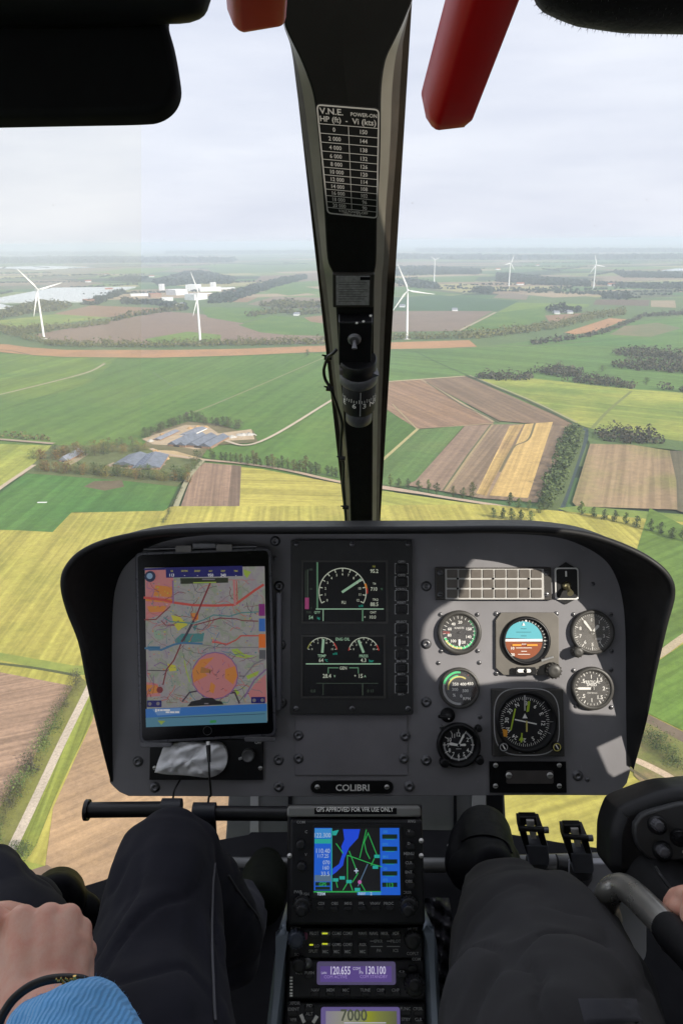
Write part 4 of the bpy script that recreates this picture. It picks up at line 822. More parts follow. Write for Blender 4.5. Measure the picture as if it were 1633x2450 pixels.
# ------------------------------------------------------------ round instruments
def gauge_body(name, z, x, y, R0, face_r, ears=None, dh=.006, h=.009, m=GBEZ):
    p = FR(z, x, y, h * .5); k = FR.k(z); r, f = R0 * k, face_r * k
    b = MB(); b.lathe((p.x, p.y, 0), [(r, .0003), (r, h * .7), (r * .97, h), (f * 1.04, h), (f * 1.0, h - .001), (f, dh * .4), (.0001, dh * .4)], m, 40)
    o = b.build(name, panel); return o, p, k
def screws_for(parent, z, pts, r=.0042):
    for x, y in pts: bolt(DSTEEL, z, x, y, r, .0003, False, parent, 'screw')
def glass_(parent, p, r, h, glare_veil=.05):  # pale diffuse veil mixed in to imitate sun glare on the glass
    nm = 'instrument_glass_%d' % int(glare_veil * 100)
    if nm not in MATS:
        m = bpy.data.materials.new(nm); m.use_nodes = True; t = m.node_tree; t.nodes.clear(); tr = N(t, 'ShaderNodeBsdfTransparent'); gl = N(t, 'ShaderNodeBsdfGlossy'); gl.inputs['Roughness'].default_value = .04
        df = N(t, 'ShaderNodeBsdfDiffuse'); df.inputs[0].default_value = (.8, .76, .7, 1); co = N(t, 'ShaderNodeTexCoord'); nz = N(t, 'ShaderNodeTexNoise', Scale=35.0, Detail=8.0); mr = N(t, 'ShaderNodeMapRange'); mr.inputs[1].default_value = .3; mr.inputs[2].default_value = .75; mr.inputs[3].default_value = glare_veil * .6; mr.inputs[4].default_value = glare_veil * 1.5
        m1 = N(t, 'ShaderNodeMixShader'); m1.inputs[0].default_value = .035; m2 = N(t, 'ShaderNodeMixShader'); ou = N(t, 'ShaderNodeOutputMaterial')
        for a_, b_ in ((co.outputs['Object'], nz.inputs['Vector']), (nz.outputs[0], mr.inputs[0]), (tr.outputs[0], m1.inputs[1]), (gl.outputs[0], m1.inputs[2]), (mr.outputs[0], m2.inputs[0]), (m1.outputs[0], m2.inputs[1]), (df.outputs[0], m2.inputs[2]), (m2.outputs[0], ou.inputs[0])): t.links.new(a_, b_)
        MATS[nm] = m
    b = MB(); b.disc((p.x, p.y), r * .995, h, MATS[nm], 40); return b.build('glass', parent)
def dial(parent, p, r, h, fn, name='dial'):
    b = MB(); b.disc((p.x, p.y), r * .995, h, DIAL, 40); fn(b, p, r, h + .0003); return b.build(name, parent)
def ticks(b, p, r, h, a0, a1, n, r0, r1, w_, m):
    for i in range(n):
        a = R(a0 + (a1 - a0) * i / (n - 1)); c_, s_ = math.cos(a), math.sin(a)
        b.strip([(p.x + c_ * r * r0, p.y + s_ * r * r0), (p.x + c_ * r * r1, p.y + s_ * r * r1)], w_, h, m)
def needle(parent, p, r, ang, L0, L1, w0, w1, h, m=WHT, name='needle'):
    a = R(ang); d = Vector((math.cos(a), math.sin(a))); q = Vector((-d.y, d.x)); c = Vector((p.x, p.y)); b = MB()
    b.prism([c - d * r * L0 - q * w0, c + d * r * L1 * .85 - q * w1, c + d * r * L1, c + d * r * L1 * .85 + q * w1, c - d * r * L0 + q * w0], h, h + .0009, m); b.lathe((p.x, p.y, h - .0005), [(r * .09, 0), (r * .08, .0022), (.0001, .0022)], BLK, 14)
    return b.build(name, parent)
# airspeed
g, p, k = gauge_body('airspeed_indicator', 'C', 322, 660, 122, 98)
def f_(b, p, r, h):
    b.ring(p, r * .84, r * .95, h, GRN, -80, 50); b.ring(p, r * .84, r * .93, h + .0001, YLP, -150, -80); b.ring(p, r * .80, r * .92, h + .00005, GRN, -160, -80)
    ticks(b, p, r, h + .0002, 110, -250, 25, .78, .93, .0009, WHT)
    for s_, a in (('20', 85), ('40', 125), ('60', 160), ('80', -165), ('100', -125), ('120', -70), ('140', -25), ('150', 20)): b.text(s_, p.x + math.cos(R(a)) * r * .58, p.y + math.sin(R(a)) * r * .58, .0072, h + .0003, WHT, st='b')
    b.text('KNOTS', p.x, p.y + r * .25, .0052, h + .0003, WHT); ticks(b, p, r, h + .0002, 178, 184, 2, .55, .93, .001, REDP)
dial(g, p, 98 * k, .0030, f_); needle(g, p, 98 * k, -91, -.38, .8, .0017, .0017, .0045); screws_for(g, 'C', ((217, 560), (422, 560), (220, 764), (424, 762))); glass_(g, p, 98 * k, .0072)
# rotor / engine rpm
g, p, k = gauge_body('rotor_speed_indicator', 'C', 322, 970, 112, 96)
def f_(b, p, r, h):
    b.ring(p, r * .84, r * .97, h, GRN, 85, 165); b.ring(p, r * .84, r * .97, h, PGREY, 165, 275); b.ring(p, r * .6, r * .68, h, YLP, 55, 190); b.ring(p, r * .68, r * .74, h, GRN, 95, 140)
    for s_, x, y in (('350', -.22, .22), ('400', .22, .22), ('300', -.25, -.08), ('500', .35, -.15), ('0', .1, -.45), ('450', .62, .25), ('%', -.3, -.4), ('RPM', .42, -.6)): b.text(s_, p.x + x * r, p.y + y * r, .0075, h + .0003, WHT, st='b')
    b.ring(p, r * .86, r * .95, h + .0002, REDP, 52, 58)
dial(g, p, 96 * k, .0030, f_); glass_(g, p, 96 * k, .0072)
# attitude indicator
b = MB(); c4 = [(550, 548), (842, 548), (870, 575), (870, 868), (842, 895), (562, 895), (520, 855), (520, 590)]
b.prism([FR('C', *q) for q in c4], .0003, .006, mat('gauge_plate_grey', (.15, .138, .12), .5, var=.12, vs=30), .001); adi = b.build('attitude_indicator', panel)
p = FR('C', 692, 705, .006); k = FR.k('C'); r = 134 * k
b = MB(); b.lathe((p.x, p.y, 0), [(r, .006), (r, .010), (r * .95, .013), (r * .88, .013), (r * .86, .009), (.0001, .0088)], BLK, 44); rg = b.build('bezel', adi)
def f_(b, p, r, h):
    ticks(b, p, r, h, 200, -20, 23, .88, .97, .0008, WHT); ticks(b, p, r, h + .0001, 180, 0, 2, .84, 1.0, .0012, WHT); ticks(b, p, r, h + .0001, 91, 89, 2, .78, 1.0, .0018, WHT)
dial(adi, p, 115 * k, .0092, f_)
pc = FR('C', 680, 703, .01); rb = 103 * k; b = MB()
b.flat([(pc.x + rb * math.cos(R(a)), pc.y + rb * math.sin(R(a))) for a in range(3, 178, 5)], .0102, CYN); b.flat([(pc.x + rb * math.cos(R(a)), pc.y + rb * math.sin(R(a))) for a in range(183, 358, 5)], .0102, RUST)
b.box(pc.x - rb * .995, pc.y - .0022, .01021, pc.x + rb * .995, pc.y + .0022, .01028, WHT)
for i, (y, w_) in enumerate(((-.22, .12), (-.42, .42), (-.6, .15), (-.76, .32))): b.box(pc.x - rb * w_, pc.y + rb * y, .0103, pc.x + rb * w_, pc.y + rb * (y + .028), .01035, WHT)
for i, (y, w_) in enumerate(((.22, .15), (.42, .4), (.6, .15))): b.box(pc.x - rb * w_, pc.y + rb * y, .0103, pc.x + rb * w_, pc.y + rb * (y + .02), .01035, BLK)
for y, s_ in ((-.42, '10'), (-.76, '20')): b.text(s_, pc.x - rb * .6, pc.y + rb * y, .007, .0104, WHT, st='b')
b.build('horizon_ball', adi)
b = MB(); b.box(pc.x - rb * .62, pc.y - rb * .30, .0112, pc.x - rb * .15, pc.y - rb * .21, .0116, ORP); b.box(pc.x + rb * .15, pc.y - rb * .30, .0112, pc.x + rb * .72, pc.y - rb * .21, .0116, ORP); b.flat([(pc.x - rb * .08, pc.y + rb * .78), (pc.x + rb * .08, pc.y + rb * .78), (pc.x, pc.y + rb * .95)], .0113, WHT); b.build('aircraft_symbol', adi)
def knob(parent, z, x, y, r, h0, h1, m=BLK, name='knob', fr=None, ribs=0):
    f = fr or FR; p = f(z, x, y, (h0 + h1) / 2); b = MB(); rr = r * f.k(z); H_ = h1 - h0
    b.lathe((p.x, p.y, h0), [(rr * 1.05, 0), (rr, H_ * .15), (rr * .95, H_ * .85), (rr * .82, H_), (rr * .3, H_ * .97), (.0001, H_ * .97)], m, 24)
    for i in range(ribs):
        a = 6.283 * i / ribs; cx, cy = p.x + math.cos(a) * rr, p.y + math.sin(a) * rr; b.lathe((cx, cy, h0), [(rr * .1, 0), (rr * .1, H_ * .85)], m, 6)
    return b.build(name, parent)
knob(adi, 'C', 845, 873, 40, .006, .024, GBEZ, ribs=14)
b = MB(); a_ = FR('C', 625, 893, .006); c_ = FR('C', 745, 850, .006); b.prism(rrect(a_.x, a_.y, c_.x, c_.y, .004), .0135, .016, BLK, .001); pm = FR('C', 682, 873, .016); b.prism(rrect(pm.x - .012, pm.y - .003, pm.x + .012, pm.y + .003, .003), .016, .0172, WHT); b.lathe((pm.x + .002, pm.y, .0172), [(.0035, 0), (.003, .0012), (.0001, .0018)], BLK, 12); b.build('slip_indicator', adi)
b = MB(); a_ = FR('C', 775, 815, .008); c_ = FR('C', 835, 792, .008); b.tube([(a_.x, a_.y, .014), (c_.x, c_.y, .02)], [.003, .0022], STEEL, 10); b.build('cage_lever', adi)
screws_for(adi, 'C', ((526, 556), (861, 556), (527, 888)), .0048)
# altimeter
g, p, k = gauge_body('altimeter', 'C', 1062, 658, 122, 103)
def f_(b, p, r, h):
    ticks(b, p, r, h, 90, 450 - 7.2, 50, .88, .95, .0005, WHT); ticks(b, p, r, h + .0001, 90, 450 - 36, 10, .80, .95, .0014, WHT)
    for i in range(10): a = R(90 - i * 36); b.text(str(i), p.x + math.cos(a) * r * .66, p.y + math.sin(a) * r * .66, .0085, h + .0003, WHT, st='b')
    b.box(p.x + r * .15, p.y - r * .42, h + .0002, p.x + r * .5, p.y - r * .3, h + .0003, PGREY)
dial(g, p, 103 * k, .0030, f_); needle(g, p, 103 * k, 126, .12, .8, .0012, .0022, .0045); needle(g, p, 103 * k, 48, .1, .52, .0014, .0026, .0056); knob(g, 'C', 978, 768, 29, .004, .022, GBEZ, ribs=12); glass_(g, p, 103 * k, .0074, .16)
screws_for(g, 'C', ((957, 560), (1165, 560), (1168, 764)))
# vertical speed
g, p, k = gauge_body('vertical_speed_indicator', 'C', 1062, 972, 118, 97)
def f_(b, p, r, h):
    ticks(b, p, r, h, 180, -180 + 12, 30, .86, .95, .0008, WHT); ticks(b, p, r, h + .0001, 180, -120, 6, .8, .95, .0015, WHT)
    for s_, a in (('.5', 140), ('1', 93), ('1.5', 48), ('2', 0), ('1.5', -48), ('1', -93), ('.5', -140)): b.text(s_, p.x + math.cos(R(a)) * r * .66, p.y + math.sin(R(a)) * r * .66, .0095, h + .0003, WHT, st='b')
    b.text('VERTICAL', p.x - r * .02, p.y + r * .36, .0068, h + .0003, WHT, st='b'); b.text('SPEED', p.x - r * .02, p.y + r * .20, .0068, h + .0003, WHT, st='b'); b.text('100 ft/min', p.x, p.y - r * .25, .0045, h + .0003, WHT)
dial(g, p, 97 * k, .0030, f_); needle(g, p, 97 * k, 180, .1, .9, .002, .0022, .0045); screws_for(g, 'C', ((958, 872), (1165, 868), (1167, 1077), (972, 1070))); glass_(g, p, 97 * k, .0072, .10)
# clock
g, p, k = gauge_body('panel_clock', 'C', 318, 1288, 120, 100, m=BLK, h=.013, dh=.009)
def f_(b, p, r, h):
    b.ring(p, r * .80, r * .9, h, PGREY, 170, 420); ticks(b, p, r, h + .0001, 90, 450 - 30, 12, .74, .92, .0013, WHT)
    for i in range(1, 13):
        if i != 3: a = R(90 - i * 30); b.text(str(i), p.x + math.cos(a) * r * .62, p.y + math.sin(a) * r * .62, .010, h + .0003, WHT, st='b', sx=.85)
    b.box(p.x - r * .16, p.y - r * .25, h + .0002, p.x + r * .16, p.y - r * .2, h + .0003, PGREY)
dial(g, p, 92 * k, .0045, f_); needle(g, p, 92 * k, 63, .1, .75, .0012, .0018, .006); needle(g, p, 92 * k, 170, .1, .6, .0016, .0026, .0068, name='needle'); needle(g, p, 92 * k, 2, .0, .45, .0012, .0022, .0056)
for x, y, r_ in ((238, 1385, 26), (434, 1372, 24), (430, 1195, 18)): knob(g, 'C', x, y, r_, .002, .016, BLK, 'button')
# press-to-test lever above the clock
b = MB(); p = FR('C', 258, 1122, .006); b.lathe((p.x, p.y, .0003), [(.013, 0), (.0125, .008), (.007, .010), (.006, .016), (.0001, .017)], BLK, 20); b.tube([(p.x, p.y - .002, .012), (p.x - .018, p.y + .001, .02)], [.0045, .003], BLK, 10); b.lathe((p.x, p.y - .004, .016), [(.0022, 0), (.0001, .002)], STEEL, 8); b.build('rotary_switch', panel)
# horizontal situation indicator
sq = rectpx('C', 500, 972, 888, 1340); b = MB(); b.prism(sq, .0003, .014, GBEZ, .0015); hsi = b.build('compass_indicator', panel)
p = FR('Q', 985, 440, .014); k = FR.k('Q'); b = MB()
ring_o = [(p.x + 318 * k * (abs(math.cos(t)) ** .62) * (1 if math.cos(t) >= 0 else -1), p.y + .5 * k + 322 * k * (abs(math.sin(t)) ** .62) * (1 if math.sin(t) >= 0 else -1)) for t in [2 * math.pi * i / 64 for i in range(64)]]
ri = inset(ring_o, 9 * k); vs = [(x, y, .0146) for x, y in ring_o] + [(x, y, .0146) for x, y in ri] + [(x, y, .0141) for x, y in ring_o]
b.add(vs, [(i, (i + 1) % 64, 64 + (i + 1) % 64, 64 + i) for i in range(64)] + [(128 + i, 128 + (i + 1) % 64, (i + 1) % 64, i) for i in range(64)], PGREY); b.build('bezel_line', hsi)
b = MB(); r = 290 * k; b.lathe((p.x, p.y, 0), [(r * 1.03, .0145), (r * 1.0, .0170), (r * .93, .0170), (r * .9, .0150), (.0001, .0148)], BLK, 48); b.build('bezel', hsi)
b = MB(); pp = FR('Q', 968, 440, .015); rr = 252 * k; b.disc((pp.x, pp.y), rr * 1.02, .0152, DIAL, 48); h = .0155
ticks(b, pp, rr, h, 95, 95 + 360 - 5, 72, .86, .93, .0006, WHT); ticks(b, pp, rr, h + .0001, 95, 95 + 360 - 10, 36, .82, .93, .0008, WHT)
for i, s_ in enumerate(('N', '3', '6', 'E', '12', '15', 'S', '21', '24', 'W', '30', '33')): a = R(115 - i * 30); b.text(s_, pp.x + math.cos(a) * rr * .70, pp.y + math.sin(a) * rr * .70, .0098, h + .0003, WHT, st='b', rot=a - math.pi / 2)
for a in (180, 0, 135, 45, 155, 25, 205, -25): ticks(b, pp, rr, h, a, a + .01, 2, .97, 1.07, .0012, PGREY)
b.box(pp.x - .0013, pp.y + rr * .42, h + .0006, pp.x + .0013, pp.y + rr * 1.0, h + .0009, PGREY)
b.flat([(pp.x - rr * .1, pp.y + rr * .13), (pp.x + rr * .1, pp.y + rr * .13), (pp.x, pp.y + rr * .32)], h + .0004, WHT)
b.strip([FR('Q', 870, 418, .015), FR('Q', 1080, 462, .015)], .0022, h + .0004, WHT); b.strip([FR('Q', 985, 435, .015), FR('Q', 985, 535, .015)], .0028, h + .00045, YLP)
b.build('compass_card', hsi)
b = MB(); h = .0166
for P_ in ([(872, 315), (828, 520)], [(1005, 240), (988, 340)], [(1012, 242), (1000, 335)], [(938, 555), (930, 640)]): b.strip([FR('Q', *P_[0], .016), FR('Q', *P_[1], .016)], .0026, h, LIME)
b.flat([FR('Q', 905, 625, .016), FR('Q', 958, 625, .016), FR('Q', 935, 575, .016)], h + .0002, LIME); b.build('course_pointer', hsi)
b = MB(); q_ = FR('Q', 768, 545, .016); b.prism([(q_.x - .004, q_.y + .006), (q_.x + .005, q_.y + .004), (q_.x + .004, q_.y - .008), (q_.x - .002, q_.y - .007)], .0162, .0168, ORP); b.build('heading_bug', hsi)
for x, s_ in ((760, 'HDG'), (1285, 'CRS')):
    kn = knob(hsi, 'Q', x, 692, 44, .014, .028, BLK); b = MB(); q_ = FR('Q', x, 692, .028); b.ring(q_, 30 * k, 38 * k, .0283, PGREY if x < 1000 else YLP); b.strip([(q_.x - .002, q_.y + .004), (q_.x + .002, q_.y - .003)], .002, .0284, WHT); b.build('knob_marking', kn)
b = MB(); q_ = FR('Q', 985, 738, .014); b.box(q_.x - .014, q_.y - .0012, .0145, q_.x + .014, q_.y + .0012, .0147, PGREY); b.build('lettering', hsi)
# caution panel
b = MB(); b.prism(rectpx('C', 186, 298, 826, 478), .0003, .008, mat('caution_panel_frame', (.035, .031, .027), .45, var=.15, vs=30), .001); ann = b.build('warning_light_panel', panel)
b = MB(); b.prism(rectpx('C', 240, 305, 783, 474), .0081, .0092, mat('caution_grid', (.50, .49, .47), .5)); b.build('grid', ann)
LAMP = mat('unlit_lamp', (.13, .115, .10), .35, var=.1, vs=60)
for i in range(8):
    for j in range(3):
        x = 248 + i * 66.5; y = 309 + j * 55; b = MB(); b.prism(rectpx('C', x, y, x + 58, y + 46, r=.0015), .0093, .0105, LAMP, .0005); b.build('warning_lamp', ann)
for x, y in ((215, 328), (215, 448), (806, 328), (806, 448)): bolt(DSTEEL, 'C', x, y, .0055, .008, False, ann, 'screw')
for x in (312, 510, 708):
    for y in (360, 415): bolt(MBLK, 'C', x, y, .002, .0093, False, ann, 'screw')
# toggle switch plate
b = MB(); b.prism([FR('C', 862, 300), FR('C', 912, 268), FR('C', 965, 300)], .0003, .003, BLK); b.prism([FR('C', 862, 475), FR('C', 912, 503), FR('C', 965, 475)], .0003, .003, BLK)
b.prism(rectpx('C', 852, 298, 980, 476, r=.005), .0004, .0045, WHT, .0005); tg = b.build('toggle_switch', panel); b = MB(); b.prism(rectpx('C', 860, 306, 972, 468, r=.004), .0046, .0052, BLK); q_ = FR('C', 915, 333, .005); b.box(q_.x - .0016, q_.y - .005, .0053, q_.x + .0016, q_.y + .005, .0055, WHT); b.build('legend_plate', tg)
BRASS = mat('pale_brass', (.55, .50, .30), .35, .8)
b = MB(); q_ = FR('C', 918, 400, .006); b.lathe((q_.x, q_.y, .0052), [(.0075, 0), (.0075, .003), (.005, .0045), (.0045, .006)], BRASS, 18); b.tube([(q_.x, q_.y, .008), (q_.x + .0003, q_.y - .006, .018), (q_.x + .0006, q_.y - .013, .027)], [.0026, .0032, .0058], BRASS, 12); b.build('lever', tg)
# bottom right black plate
b = MB(); b.prism(rectpx('C', 490, 1378, 912, 1550), .0003, .004, MBLK, .0006); pl_ = b.build('cover_plate', panel)
b = MB(); b.prism(rectpx('C', 580, 1426, 840, 1498, r=.003), .0041, .006, mat('label_plate', (.075, .066, .063), .5, var=.1, vs=50), .0005); b.build('data_plate', pl_)
for x, y in ((523, 1401), (878, 1401), (523, 1516), (878, 1516)): bolt(STEEL, 'C', x, y, .0046, .004, False, pl_, 'screw')
for x in (597, 826): bolt(STEEL, 'C', x, 1457, .0058, .006, False, pl_, 'screw')
# lower left black switch plate behind the cloth
b = MB(); b.prism(rectpx('A', 805, 1205, 1412, 1420), .0003, .006, BLK, .001); lp = b.build('switch_plate', panel)
b = MB(); q_ = FR('A', 1330, 1292, .01); b.lathe((q_.x, q_.y, .006), [(.0115, 0), (.011, .010), (.0095, .012), (.009, .011), (.0001, .011)], mat('grey_knob', (.11, .11, .11), .4), 24); b.tube([(q_.x - .016, q_.y - .007, .008), (q_.x - .006, q_.y - .002, .014)], .0025, STEEL, 8); b.build('rotary_knob', lp)
for x, y in ((1395, 1362), (830, 1360)): bolt(STEEL, 'A', x, y, .004, .006, False, lp, 'screw')
b = MB(); q_ = FR('A', 1383, 1225, .008); b.text('OFF', q_.x, q_.y, .007, .0064, WHT, st='b'); b.build('lettering', lp)
for x in (1385,): pass
for z, x, y in (('B', 250, 55), ('B', 1155, 55)):
    p = FR(z, x, y, -.03); b = MB(); b.prism(rrect(p.x - .011, p.y - .012, p.x + .011, p.y - .001, .004), -.04, -.022, BLK, .002); b.build('hood_fastener', panel)

# ------------------------------------------------------------ tablet in its holder
TF = Frame(FR.M @ Vector((FR('A', 1100, 700).x, FR('A', 1100, 700).y, .034)), FR.x, FR.n)
tab = thing('tablet', 'tablet showing a colourful aviation map, clamped to the left half of the panel', 'tablet', TF.M)
def quadpx(z, c4, h=0): return [TF(z, *c, h) for c in c4]
c4 = [(722, 205), (1452, 178), (1482, 1190), (748, 1232)]
def rquad(c, r, n=5):   # rounded quad from 4 local corners
    out = []; c = [Vector(p[:2]) for p in c]
    for i in range(4):
        a, b_, d = c[i - 1], c[i], c[(i + 1) % 4]; u = (a - b_).normalized(); v = (d - b_).normalized(); s0, s1 = b_ + u * r, b_ + v * r
        for k_ in range(n + 1):
            t_ = k_ / n; out.append(tuple((s0 * (1 - t_) + b_ * t_) * (1 - t_) + (b_ * (1 - t_) + s1 * t_) * t_))
    return out
CASE = mat('clear_case_edge', (.075, .075, .085), .3, .3, var=.15, vs=40); TGL = mat('tablet_glass', (.002, .002, .003), .15, spec=.25)
b = MB(); b.prism(rquad(quadpx('A', c4), .012), -.009, 0, CASE, .0015); b.build('case', tab)
b = MB(); ins_ = rquad([Vector(p) for p in inset([tuple(q[:2]) for q in quadpx('A', c4)], .0052)], .009); b.prism(ins_, .0002, .0012, TGL); body_ = b.build('bezel', tab)
b = MB(); p = TF('A', 1112, 1160); b.ring(p, .0068, .0078, .00135, mat('home_ring', (.03, .03, .03), .4)); b.build('home_button', body_)
scr4 = [(778, 288), (1418, 280), (1434, 1108), (790, 1134)]
def I(u, v):  # screen fraction -> A pixels
    a = [scr4[0][i] * (1 - u) + scr4[1][i] * u for i in (0, 1)]; c = [scr4[3][i] * (1 - u) + scr4[2][i] * u for i in (0, 1)]
    return (a[0] * (1 - v) + c[0] * v, a[1] * (1 - v) + c[1] * v)
mapm = bpy.data.materials.new('chart_paper'); mapm.use_nodes = True; t = mapm.node_tree; bs_ = t.nodes['Principled BSDF']
co = N(t, 'ShaderNodeTexCoord'); n1 = N(t, 'ShaderNodeTexNoise', Scale=38.0, Detail=6.0, Roughness=.7); cr = N(t, 'ShaderNodeValToRGB')
t.links.new(co.outputs['Object'], n1.inputs['Vector']); t.links.new(n1.outputs[0], cr.inputs[0]); e = cr.color_ramp.elements
e[0].position = .30; e[0].color = (*lin((120, 150, 120)), 1); e[1].position = .75; e[1].color = (*lin((170, 130, 140)), 1)
for p_, c_ in ((.42, (135, 138, 125)), (.5, (148, 146, 142)), (.6, (140, 135, 140))): q_ = e.new(p_); q_.color = (*lin(c_), 1)
bs_.inputs['Base Color'].default_value = (.01, .01, .01, 1); t.links.new(cr.outputs[0], bs_.inputs['Emission Color']); bs_.inputs['Emission Strength'].default_value = .46
b = MB(); b.flat([TF('A', *c) for c in scr4], .0016, mapm); screen = b.build('screen', tab)
q = Scr('I', .0016, TF); q.k = TF.k('I')
PK = glow('chart_pink', (165, 105, 105), .66); OR = glow('chart_orange', (175, 110, 45), .66); RD = glow('chart_red', (165, 65, 55), .66); DR = glow('chart_dark_red', (105, 35, 40), .66); TL = glow('chart_teal', (60, 110, 110), .66); BL = glow('chart_blue', (55, 95, 125), .66)
YL = glow('chart_yellow', (165, 160, 50), .66); DK = glow('chart_dark', (55, 45, 55), .66); GN = glow('chart_green', (135, 155, 60), .66); PU = glow('chart_purple', (110, 80, 120), .66); GY = glow('chart_grey', (105, 100, 105), .66); NV = glow('bar_navy', (18, 16, 85), .66); LB = glow('chart_label', (200, 200, 205), .66); GD = glow('chart_ground', (150, 150, 140), .66)
def clipx(pts): return [(min(max(x, 86 + (y - 190) * .012), 1440 + (y - 190) * .02), y) for x, y in pts]
q.n = 0
LV = [.0017]
def lay(): LV[0] += .000012; q.h = LV[0] - .0002; q.n = 11; 
def P_(pts, m): lay(); q.n = -1; q.h = LV[0] - .0002; q.poly(clipx(pts), m)
def Ln(pts, w_, m): lay(); q.n = -1; q.h = LV[0] - .0002; q.line(clipx(pts), w_, m)
P_([(86, 200), (400, 205), (415, 560), (260, 720), (86, 770)], PK); P_([(86, 520), (400, 540), (405, 585), (86, 560)], OR); P_([(110, 620), (330, 615), (300, 680), (130, 690)], OR)
P_([(200, 380), (400, 400), (400, 520), (180, 500)], OR); P_([(86, 1480), (230, 1500), (260, 1640), (100, 1650)], PK); P_([(100, 1510), (230, 1520), (230, 1600), (100, 1620)], OR); P_([(1455, 1390), (1330, 1500), (1250, 1610), (1300, 1700), (1465, 1710)], PK)
P_([(420, 1000), (500, 930), (640, 930), (760, 920), (740, 1020), (600, 1030), (440, 1060)], TL); P_([(620, 850), (680, 830), (650, 900)], TL); P_([(380, 720), (480, 740), (570, 830), (460, 900), (420, 840)], YL); P_([(600, 700), (690, 690), (690, 770), (620, 790)], OR)
P_([(340, 1270), (430, 1290), (440, 1350), (360, 1360)], YL); P_([(1060, 1110), (1130, 1100), (1220, 1170), (1330, 1180), (1230, 1215), (1120, 1190)], GN); P_([(1230, 1410), (1380, 1350), (1360, 1400), (1250, 1450)], GN); P_([(1100, 1550), (1160, 1600), (1110, 1650)], GN)
P_([(110, 1075), (260, 1075), (250, 1120), (130, 1125)], BL); P_([(170, 880), (260, 900), (280, 1000), (200, 980)], glow('chart_pale_green', (120, 140, 120), .66)); P_([(850, 990), (960, 1030), (840, 1040)], PK); P_([(1200, 200), (1290, 230), (1240, 300), (1210, 260)], GN)
r_ = random.Random(5)
for i in range(150):
    x, y = r_.uniform(110, 1400), r_.uniform(330, 1700); a = r_.uniform(0, 6.28); pts = [(x, y)]
    for _k in range(r_.randint(3, 8)): a += r_.uniform(-.7, .7); x += math.cos(a) * r_.uniform(25, 60); y += math.sin(a) * r_.uniform(20, 50); pts.append((min(max(x, 110), 1430), min(max(y, 320), 1710)))
    Ln(pts, r_.choice((3, 4, 4, 6)), r_.choice((GY, RD, PU, DK, BL, DR, DR, TL, GY, RD)))
for i in range(420):
    x, y = r_.uniform(110, 1400), r_.uniform(320, 1690); w_ = r_.uniform(5, 22); P_([(x, y), (x + w_, y + r_.uniform(-6, 6)), (x + w_ * .8, y + w_ * .6), (x + 2, y + w_ * .5)], r_.choice((GN, YL, PK, TL, GY, GD, OR, PU)))
Ln([(86, 520), (300, 545), (420, 575), (640, 605), (900, 610), (1110, 600), (1330, 440), (1430, 375)], 26, RD); Ln([(1100, 330), (1112, 600)], 26, PK); Ln([(1128, 330), (1140, 590)], 10, RD); Ln([(410, 330), (415, 580)], 16, PU)
Ln([(830, 360), (740, 570), (690, 690), (640, 790)], 18, DR); Ln([(640, 790), (560, 940), (515, 1010)], 26, DK); Ln([(515, 1010), (470, 1120), (420, 1230), (340, 1330), (300, 1500)], 15, DR)
Ln([(86, 770), (220, 765), (300, 690), (380, 620)], 12, DR); Ln([(310, 745), (380, 790), (520, 800), (640, 810), (760, 770), (870, 715), (1050, 730), (1180, 690), (1390, 680)], 12, TL); Ln([(650, 830), (800, 790), (950, 750), (1130, 760), (1200, 780), (1370, 785)], 11, DR); Ln([(280, 780), (330, 830), (430, 830)], 10, DR)
Ln([(100, 1090), (280, 1110), (420, 1050), (520, 1030), (740, 1040)], 22, BL); Ln([(740, 1050), (960, 1085), (1380, 1080)], 10, GY); Ln([(860, 1020), (1020, 1045), (1120, 1000), (1180, 950), (1380, 950)], 14, RD); Ln([(1000, 800), (1120, 870), (1200, 890)], 8, GY)
Ln([(540, 1230), (560, 1330), (600, 1470)], 12, GN); Ln([(120, 1340), (330, 1345)], 10, DK); Ln([(200, 1290), (270, 1250), (350, 1290)], 9, PU); Ln([(520, 1690), (600, 1590), (700, 1570), (760, 1640)], 16, DK); Ln([(1040, 1600), (1110, 1590), (1160, 1710)], 18, DK); Ln([(1455, 1210), (1330, 1270), (1200, 1430)], 16, GY); Ln([(1460, 1330), (1330, 1450), (1220, 1640)], 16, PU)
LV[0] += .00002; q.n = -1; q.h = LV[0] - .0002; q.dot(885, 1400, 262, PU); LV[0] += .00002; q.n = -1; q.h = LV[0] - .0002; q.dot(885, 1400, 250, PK)
P_([(630, 1340), (720, 1220), (880, 1190), (740, 1330), (800, 1400), (640, 1480)], OR); P_([(1000, 1330), (1110, 1290), (1140, 1400), (1090, 1500), (1000, 1430)], OR); P_([(840, 1470), (890, 1510), (870, 1600), (820, 1580)], OR); P_([(730, 1300), (840, 1330), (840, 1370), (720, 1370)], glow('chart_ochre', (140, 95, 45), .66))
for i in range(26):
    a = r_.uniform(0, 6.28); d_ = r_.uniform(0, 210); x, y = 885 + math.cos(a) * d_, 1400 + math.sin(a) * d_; Ln([(x, y), (x + r_.uniform(-45, 45), y + r_.uniform(-45, 45))], 5, r_.choice((DR, PU, DK, RD)))
Ln([(1160, 1405), (1215, 1405)], 8, DK); LV[0] += .00002; q.n = -1; q.h = LV[0] - .0002; q.dot(265, 1560, 36, DR)
P_([(330, 180), (1195, 160), (1200, 275), (335, 295)], NV); P_([(86, 190), (330, 180), (330, 205), (86, 210)], NV); P_([(495, 300), (1035, 295), (1035, 350), (500, 365)], glow('bar_olive', (30, 36, 14), .66)); P_([(640, 345), (900, 340), (900, 352), (640, 358)], GN)
